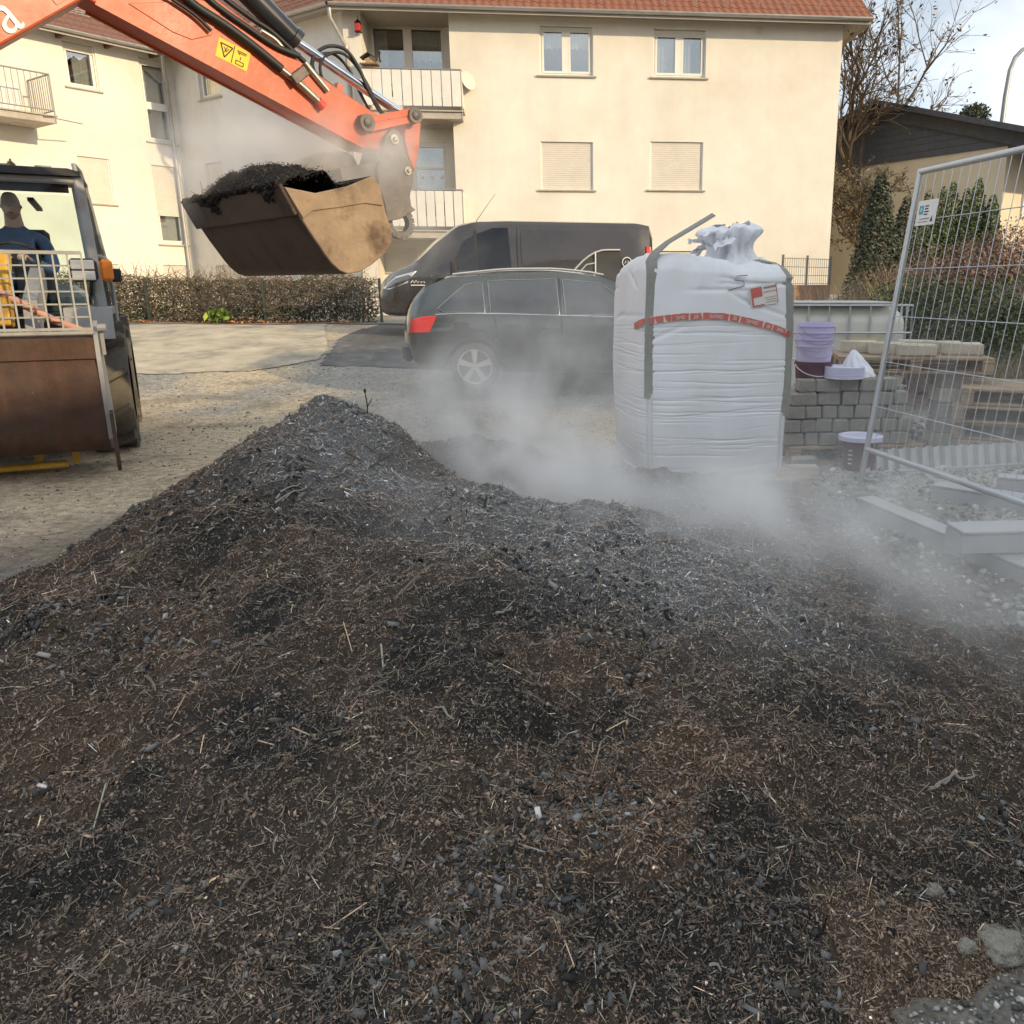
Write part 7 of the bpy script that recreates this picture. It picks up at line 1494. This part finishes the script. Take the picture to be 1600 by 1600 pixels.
# ================================================================ caged water tank
IB = at(1325, 560, 9.45); zi = gzf(1.9, 9.5); m_hd = mat('cloudy_white_plastic', (.72, .70, .62), .4, var=.06, scale=3, sub=.1); m_cage = mat('galvanised_cage', (.50, .51, .52), .4, .7, var=.1)
ib = thing('caged_tank', 'white plastic tank in a galvanised cage behind the paving blocks', 'tank', (2.47, 9.55, zi), R(-3)); iw, idp, ih = 1.28, 1.0, 1.12
mb = MB(); mb.box((0, 0, .155 + ih / 2), (iw - .05, idp - .05, ih - .06), ch=.12); tk = mb.build('tank', m_hd, ib); bv = tk.modifiers.new('round', 'BEVEL'); bv.width = .06; bv.segments = 4; bv.limit_method = 'NONE'
for k in range(7): x = -iw / 2 + iw * k / 6; mb = MB(); mb.cyl((x, -idp / 2, .14), (x, -idp / 2, .14 + ih), .011, n=8); mb.build('cage_bar', m_cage, ib)
for k in range(5):
    z = .15 + (ih - .01) * k / 4; pts_ = [(-iw / 2, -idp / 2 - .012, z), (iw / 2, -idp / 2 - .012, z), (iw / 2 + .012, idp / 2, z), (-iw / 2, idp / 2, z), (-iw / 2, -idp / 2 - .012, z)]; mb = MB(); mb.tube(pts_, .011, 6); mb.build('cage_bar', m_cage, ib)
for k in range(6):
    y = -idp / 2 + idp * k / 5; mb = MB(); mb.cyl((iw / 2, y, .14), (iw / 2, y, .14 + ih), .011, n=8); mb.cyl((-iw / 2, y, .14), (-iw / 2, y, .14 + ih), .011, n=8); mb.build('cage_bar', m_cage, ib)
mb = MB(); mb.box((-.1, 0, ih + .165), (iw * .86, idp * 1.02, .02), ch=.006); mb.build('top_sheet', mat('grey_sheet', (.50, .49, .46), .6, var=.15, scale=4), ib); mb = MB(); mb.cyl((0, 0, ih + .12), (0, 0, ih + .155), .11, n=20); mb.build('lid', m_pl, ib)
mb = MB(); mb.box((.18, -idp / 2 - .03, .155 + ih * .60), (.32, .008, .20)); pk = mb.build('label_plate', mat('yellow_plate', (.72, .55, .22), .5, var=.08), ib); mb = MB(); mb.box((.26, -idp / 2 - .036, .155 + ih * .62), (.12, .004, .03)); mb.box((.26, -idp / 2 - .036, .155 + ih * .58), (.1, .004, .008)); mb.build('label_print', m_blk if False else mat('brown_print', (.3, .18, .1), .7), pk)
pallet('pallet under the caged water tank', (2.47, 9.55, zi + .0), R(-3), 'pallets in the yard', L=1.26, W=1.0)
# ================================================================ buckets, lids and bag on the block stack
m_lil = mat('lilac_plastic', (.60, .54, .78), .4, var=.06, sub=.15); m_lilw = mat('pale_lilac_lid', (.70, .69, .86), .4, var=.05); m_pur = mat('dark_purple_plastic', (.10, .03, .055), .4, var=.15)
def bucket_profile(r, h): return [(r * .86, 0), (r * .98, h * .88), (r * 1.04, h * .885), (r * 1.04, h * .93), (r * .99, h * .935), (r * 1.0, h), (r * .97, h), (r * .83, .012), (.01, .01)]
c_b = at(1272, 560, 8.0); bz = ztop + zg * 0
bx_, by_ = PVO.x + .17, PVO.y + .20; z = ztop + .003 - .113
lbs = ['dark purple bucket at the bottom of the nested stack', 'lowest lilac bucket of the nested stack', 'second lilac bucket of the nested stack', 'third lilac bucket of the nested stack', 'topmost pale lilac bucket of the nested stack']
for k in range(5):
    h = .24; T = thing('bucket', lbs[k], 'bucket', (bx_, by_, z), group='nested plastic buckets'); mb = MB(); mb.lathe(bucket_profile(.155, h), (0, 0, 0), n=28); mb.build('bucket_body', m_pur if k == 0 else m_lil, T, smooth=40)
    mb = MB(); sw = rp.uniform(-.3, .3); mb.tube([Vector((.162 * math.cos(PI * t + sw + PI), .162 * math.sin(PI * t + sw + PI) - .004, h * .9 - .09 * math.sin(PI * t))) for t in np.linspace(0, 1, 14)], .0035, 5); mb.build('bail_handle', m_fit if k else m_wht, T, smooth=60); z += .15 if k == 0 else .055
lz = ztop - .0
for k in range(4):
    T = MB(); T.lathe([(.01, .002), (.15, .002), (.165, .0), (.168, .022), (.155, .024), (.15, .012), (.01, .012)], (0, 0, 0), n=30); o = T.build('spare_cover', m_lilw, None, smooth=40); o.location = (PVO.x + .40, PVO.y + .08, ztop + .0015 + .0245 * k); tag(o, ['lowest', 'second', 'third', 'topmost'][k] + ' pale lilac lid in the pile on the paving blocks', 'lid', 'lids on the paving blocks')
pb_ = Vector((PVO.x + .55, PVO.y + .22, ztop + .002)); A2, T2 = np.meshgrid(np.linspace(0, 2 * PI, 60, endpoint=False), np.linspace(0, 1, 30), indexing='ij'); r_ = (.13 * (1 - T2) ** .7 + .006) * (1 + .5 * (fbm(np.cos(A2) * 2 + 4, np.sin(A2) * 2 + T2 * 3, 77, 3) - .5)) + .012 * np.sin(A2 * 9) * (1 - T2)
o = grid_mesh('plastic_bag', np.stack([np.cos(A2) * r_ * 1.1 - .04 * T2, np.sin(A2) * r_, T2 * .22], -1), m_spt, None, wrap=True); o.location = pb_; tag(o, 'white crumpled plastic bag beside the pile of lids', 'plastic bag')
lbk = G(1345, 742); T = thing('bucket', 'dark purple bucket with pale lilac lid standing on the ground by the fence foot', 'bucket', (lbk.x + .02, lbk.y + .15, gzf(lbk.x, lbk.y + .22) + .004)); mb = MB(); mb.lathe([(.12, 0), (.145, .25), (.15, .26)], (0, 0, 0), n=28); mb.build('bucket_body', m_pur, T, smooth=40); mb = MB(); mb.lathe([(.15, .255), (.175, .25), (.178, .285), (.16, .29), (.155, .28), (.01, .28)], (0, 0, 0), n=30); mb.build('lid', m_lilw, T, smooth=40)
for k in range(4): mb = MB(); a = -1.9 + .04 * k; mb.box((-.10 + .0 * k, -.095, .07 + .035 * k), (.03, .008, .008), Matrix.Rotation(-.75, 3, 'Z')); mb.build('scale_mark', m_wht, T)
mb = MB(); q = G(1395, 740); mb.box((0, 0, .02), (.3, .09, .03), ch=.004); o = mb.build('wood_offcut', m_pal, None); o.location = (q.x, q.y + .35, gzf(q.x, q.y) + .0); o.rotation_euler = (0, 0, .1); tag(o, 'short wooden board end lying behind the fence foot', 'board')
# ================================================================ empty pallets stacked on the right
p0 = Vector((3.75, 7.55, gzf(3.75, 7.55))); z = p0.z + .012
for k in range(4): pallet(['lowest pallet of the pile on the right', 'second pallet of the pile on the right', 'third pallet of the pile on the right', 'topmost empty pallet of the pile on the right, its deck in view'][k], (p0.x + rp.uniform(-.04, .04), p0.y + rp.uniform(-.04, .04), z), R(-22 + rp.uniform(-3, 3)), 'empty pallets in a pile', top=6, L=1.3, W=1.0); z += .150
# ================================================================ leaning mobile fence panel, beams and corrugated sheet
m_gal = mat('galvanised_tube', (.52, .54, .56), .38, .75, var=.12, scale=6); FPB = G(1347, 756); FPB.z = .14
fp_top = None
# panel frame: base corner, along direction (towards the camera on the right) and lean
al = Vector((.24, -.97, 0)).normalized(); lean = (Vector((0, 0, 1)) + Vector((al.y * -1, al.x, 0)) * .0 + Vector((.115, .0, 0))).normalized()
fn = thing('fence_panel', 'galvanised mobile fence panel leaning at the right with a small sign', 'fence', FPB)
def FP(a, h): return al * a + lean * h
PLn, PHt = 3.4, 2.10
def tb_(name, pts, r, m=m_gal, n=10): mb = MB(); mb.tube(pts, r, n); return mb.build(name, m, fn, smooth=50)
tb_('post', [FP(0, -.13), FP(0, PHt + .02)], .021); tb_('post', [FP(PLn, -.1), FP(PLn, PHt + .02)], .021); tb_('top_rail', [FP(0, PHt), FP(PLn, PHt)], .021); tb_('bottom_rail', [FP(0, .13), FP(PLn, .13)], .021)
for k in range(1, 36): tb_('wire', [FP(PLn * k / 36, .13), FP(PLn * k / 36, PHt)], .0026, n=4)
for k in range(1, 6): h = .13 + (PHt - .13) * k / 6; tb_('wire', [FP(0, h) + al.cross(lean) * .006, FP(PLn, h) + al.cross(lean) * .006], .0032, n=4)
sg0 = FP(.09, PHt - .37); nrm_ = al.cross(lean).normalized(); nrm_ = nrm_ if nrm_.dot(Vector((0, -1, 0))) > 0 else -nrm_; Ms = Matrix((al, -nrm_, lean)).transposed()
SW_, SH_ = .23, .165; sc_ = sg0 + al * SW_ / 2 + lean * SH_ / 2 + nrm_ * .02; mb = MB(); mb.box(sc_, (SW_, .004, SH_), Ms, .0015); sgn2 = mb.build('sign', m_paper, fn)
def sgb(u, v, w, h, m): mb = MB(); mb.box(sc_ + al * u * SW_ + lean * v * SH_ + nrm_ * .0035, (w * SW_, .002, h * SH_), Ms); mb.build('sign_print', m, sgn2)
m_teal = mat('teal_print', (.08, .35, .42), .6); m_navy = mat('navy_print', (.05, .07, .12), .7); sgb(-.28, .12, .2, .34, m_teal); sgb(-.27, .12, .1, .14, m_wht if False else mat('pale_teal_print', (.45, .68, .7), .6))
for k in range(4): sgb(-.02 + (.02 if k == 2 else 0), .26 - .11 * k, .17 + .05 * (k == 2), .045, m_navy)
sgb(-.05, -.24, .5, .02, m_navy); sgb(-.1, -.36, .5, .015, m_navy)
mb = MB(); c = sc_ + al * .32 * SW_ - lean * .28 * SH_ + nrm_ * .004; mb.add([c + al * .016 - lean * .016, c - al * .016 - lean * .016, c + lean * .022], [(0, 1, 2)]); mb.build('sign_print', m_navy, sgn2)
# beams
m_bm = mat('grey_steel_beam', (.46, .47, .48), .6, .3, flake=((.30, .26, .21), 9., .64), var=.12, scale=5, bump=.2, bscale=30)
def beam(label, a, b, w, h, lift=0.003, name='steel_beam'):
    a = Vector(a); b = Vector(b); c = (a + b) / 2; T = thing(name, label, 'beam', (c.x, c.y, max(gzf(a.x, a.y), gzf(b.x, b.y), gzf(c.x, c.y)) + lift - .02)); d = b - a; d.z = 0
    mb = MB(); mb.bar(-d / 2 + Vector((0, 0, h - .008)), d / 2 + Vector((0, 0, h - .008)), w, .016, ch=.003); mb.build('top_flange', m_bm, T); s_ = Vector((-d.y, d.x, 0)).normalized() * (w / 2 - .012)
    for k in (1, -1): mb = MB(); mb.bar(-d / 2 + s_ * k + Vector((0, 0, h / 2 - .01)), d / 2 + s_ * k + Vector((0, 0, h / 2 - .01)), .012, h - .02, ch=.002); mb.build('side_web', m_bm, T)
    for k in (1, -1): e = d / 2 * k * .999; mb = MB(); mb.box(e + Vector((0, 0, h / 2 - .01)), (.012, w - .03, h - .022), Matrix.Rotation(math.atan2(d.y, d.x), 3, 'Z')); mb.build('end_plate', m_bm, T)
    return T
q0 = G(1352, 772, .12); q1 = G(1640, 888, .12); dq = (q1 - q0).normalized()
beam('long grey steel beam on the gravel under the fence panel', (q0.x, q0.y, 0), (q1.x + dq.x * .9, q1.y + dq.y * .9, 0), .13, .12)
beam('short grey steel channel lying across the long beam', G(1495, 818, .26) + Vector((0, .02, 0)), G(1660, 812, .26) + Vector((.3, .02, 0)), .20, .12, lift=.135)
beam('grey steel beam lying further back behind the fence panel', G(1470, 760, .1) + Vector((0, .1, 0)), G(1700, 800, .1) + Vector((.3, 0, 0)), .15, .12)
beam('grey steel beam at the far right beside the corrugated sheet', G(1570, 745, .15) + Vector((0, .1, 0)), G(1720, 760, .15) + Vector((.3, 0, 0)), .15, .16)
# corrugated sheet standing on edge
cs0 = G(1350, 752) + Vector((.03, .28, 0)); cs1 = G(1560, 748) + Vector((0, .35, 0)); cs2 = G(1660, 735) + Vector((.2, .35, 0)); d = cs2 - cs0; d.z = 0; L = d.length; d.normalize(); pn = Vector((-d.y, d.x, 0)); npr = int(L / .105)
cr = thing('corrugated_sheet', 'strip of pale grey corrugated metal lying on edge behind the beams', 'metal sheet', (cs0.x, cs0.y, gzf(cs0.x, cs0.y) - .01)); m_cor = mat('grey_corrugated', (.56, .57, .57), .5, .35, var=.1, scale=6)
def prof_pts(off):
    o_ = []
    for k in range(npr): x = k * .105; o_ += [(x, off), (x + .028, off), (x + .042, off + .045), (x + .086, off + .045)]
    return o_
mb = MB(); pr = prof_pts(0); lo = [d * x - pn * y for x, y in pr]; hi = [p + Vector((0, 0, .19)) + pn * .05 for p in lo]; mb.loft([lo, hi], False, False); so = mb.build('sheet', m_cor, cr); sl = so.modifiers.new('thick', 'SOLIDIFY'); sl.thickness = .003
mb = MB(); mb.bar(-pn * .06 + Vector((0, 0, .015)), d * L - pn * .06 + Vector((0, 0, .015)), .05, .03, ch=.003); mb.build('base_rail', m_bm, cr)
# ================================================================ steam drifting off the heap
def steam_cloud():
    ng = bpy.data.node_groups.new('steam_field', 'GeometryNodeTree'); ng.interface.new_socket('Geometry', in_out='INPUT', socket_type='NodeSocketGeometry'); ng.interface.new_socket('Geometry', in_out='OUTPUT', socket_type='NodeSocketGeometry')
    N, Lk = ng.nodes, ng.links; out = N.new('NodeGroupOutput'); vc = N.new('GeometryNodeVolumeCube'); sm = N.new('GeometryNodeSetMaterial'); pos = N.new('GeometryNodeInputPosition')
    lo, hi = Vector((-4.0, 2.2, -.12)), Vector((4.4, 12.6, 3.1)); vc.inputs['Min'].default_value = lo; vc.inputs['Max'].default_value = hi
    for ax, n in zip('XYZ', (160, 198, 60)): vc.inputs['Resolution ' + ax].default_value = n
    def vm(op, a, b=None):
        n = N.new('ShaderNodeVectorMath'); n.operation = op
        for i, q in enumerate((a, b)):
            if q is None: continue
            if hasattr(q, 'is_output'): Lk.new(q, n.inputs[i])
            else: n.inputs[i].default_value = q
        return n
    def ma(op, a, b=None, clamp=False):
        n = N.new('ShaderNodeMath'); n.operation = op; n.use_clamp = clamp
        for i, q in enumerate((a, b)):
            if q is None: continue
            if hasattr(q, 'is_output'): Lk.new(q, n.inputs[i])
            else: n.inputs[i].default_value = q
        return n.outputs[0]
    # billows: the position is bent by noise before the puffs are measured
    nz = N.new('ShaderNodeTexNoise'); nz.inputs['Scale'].default_value = .9; nz.inputs['Detail'].default_value = 3.; Lk.new(pos.outputs[0], nz.inputs['Vector'])
    wob = vm('SCALE', vm('SUBTRACT', nz.outputs['Color'], (.5, .5, .5)).outputs[0]); wob.inputs['Scale'].default_value = .9
    P = vm('ADD', pos.outputs[0], wob.outputs[0]).outputs[0]
    puffs = [(-.45, 5.0, .30, .55, .40, .28, 4.8), (-.25, 6.2, .85, .7, .8, .40, .40), (-1.05, 5.15, .68, .50, .32, .24, 2.8), (-.60, 5.5, .60, .60, .45, .26, 1.0), (-.70, 6.9, .85, .85, 1.1, .42, .18), (-.2, 8.4, .75, 1.2, 1.2, .50, .11), (.2, 9.9, .9, 1.3, .8, .6, .03), (.25, 4.8, .38, .55, .55, .22, 1.1), (.65, 4.0, .36, .65, .85, .20, 1.2),
             (1.25, 4.4, .30, .75, 1.0, .28, .50), (1.5, 3.5, .24, .6, .7, .20, .65), (1.15, 3.0, .22, .4, .4, .15, .6), (2.3, 5.1, .45, .8, .9, .45, .26), (2.2, 7.3, .6, 1.2, 1.2, .6, .10), (-2.7, 6.95, 2.42, .55, .45, .20, 4.0), (-2.0, 6.85, 2.35, .40, .35, .24, 3.0), (-1.7, 6.9, 1.9, .35, .3, .35, .6), (-.6, 6.0, 1.2, .8, .9, .5, .08), (-1.35, 4.25, .55, .45, .3, .12, .6), (-.2, 3.85, .40, .8, .55, .12, .9)]
    tot = None
    for cx, cy, cz, sx, sy, sz, am in puffs:
        d = vm('DIVIDE', vm('SUBTRACT', P, (cx, cy, cz)).outputs[0], (sx, sy, sz)); q = vm('DOT_PRODUCT', d.outputs[0], d.outputs[0])
        g = ma('MULTIPLY', ma('EXPONENT', ma('MULTIPLY', q.outputs['Value'], -1.)), am); tot = g if tot is None else ma('ADD', tot, g)
    n2 = N.new('ShaderNodeTexNoise'); n2.inputs['Scale'].default_value = 2.2; n2.inputs['Detail'].default_value = 6.; n2.inputs['Roughness'].default_value = .6; n2.inputs['Distortion'].default_value = 1.1; Lk.new(P, n2.inputs['Vector'])
    shp = ma('MULTIPLY', ma('SUBTRACT', n2.outputs['Fac'], .42), 9.0); shp = ma('MINIMUM', ma('MAXIMUM', shp, .015), 2.2)
    den = ma('MULTIPLY', tot, shp); den = ma('MAXIMUM', ma('SUBTRACT', den, .012), 0.)
    Lk.new(den, vc.inputs['Density']); m = bpy.data.materials.new('steam'); m.use_nodes = True; mn = m.node_tree.nodes; mn.clear(); mo = mn.new('ShaderNodeOutputMaterial'); pv = mn.new('ShaderNodeVolumePrincipled')
    pv.inputs['Color'].default_value = (1, .99, .97, 1); pv.inputs['Density'].default_value = 1.0; pv.inputs['Anisotropy'].default_value = .0; m.node_tree.links.new(pv.outputs[0], mo.inputs['Volume'])
    sm.inputs['Material'].default_value = m; Lk.new(vc.outputs[0], sm.inputs['Geometry']); Lk.new(sm.outputs[0], out.inputs[0])
    vd_ = bpy.data.volumes.new('steam'); o = bpy.data.objects.new('steam', vd_); COL.objects.link(o); vd_.materials.append(m); md = o.modifiers.new('steam', 'NODES'); md.node_group = ng
    return tag(o, 'white steam drifting off the heap and the raised bucket', 'steam', kind='stuff')
steam_cloud()
cy.volume_step_rate = 2.0; cy.volume_max_steps = 256
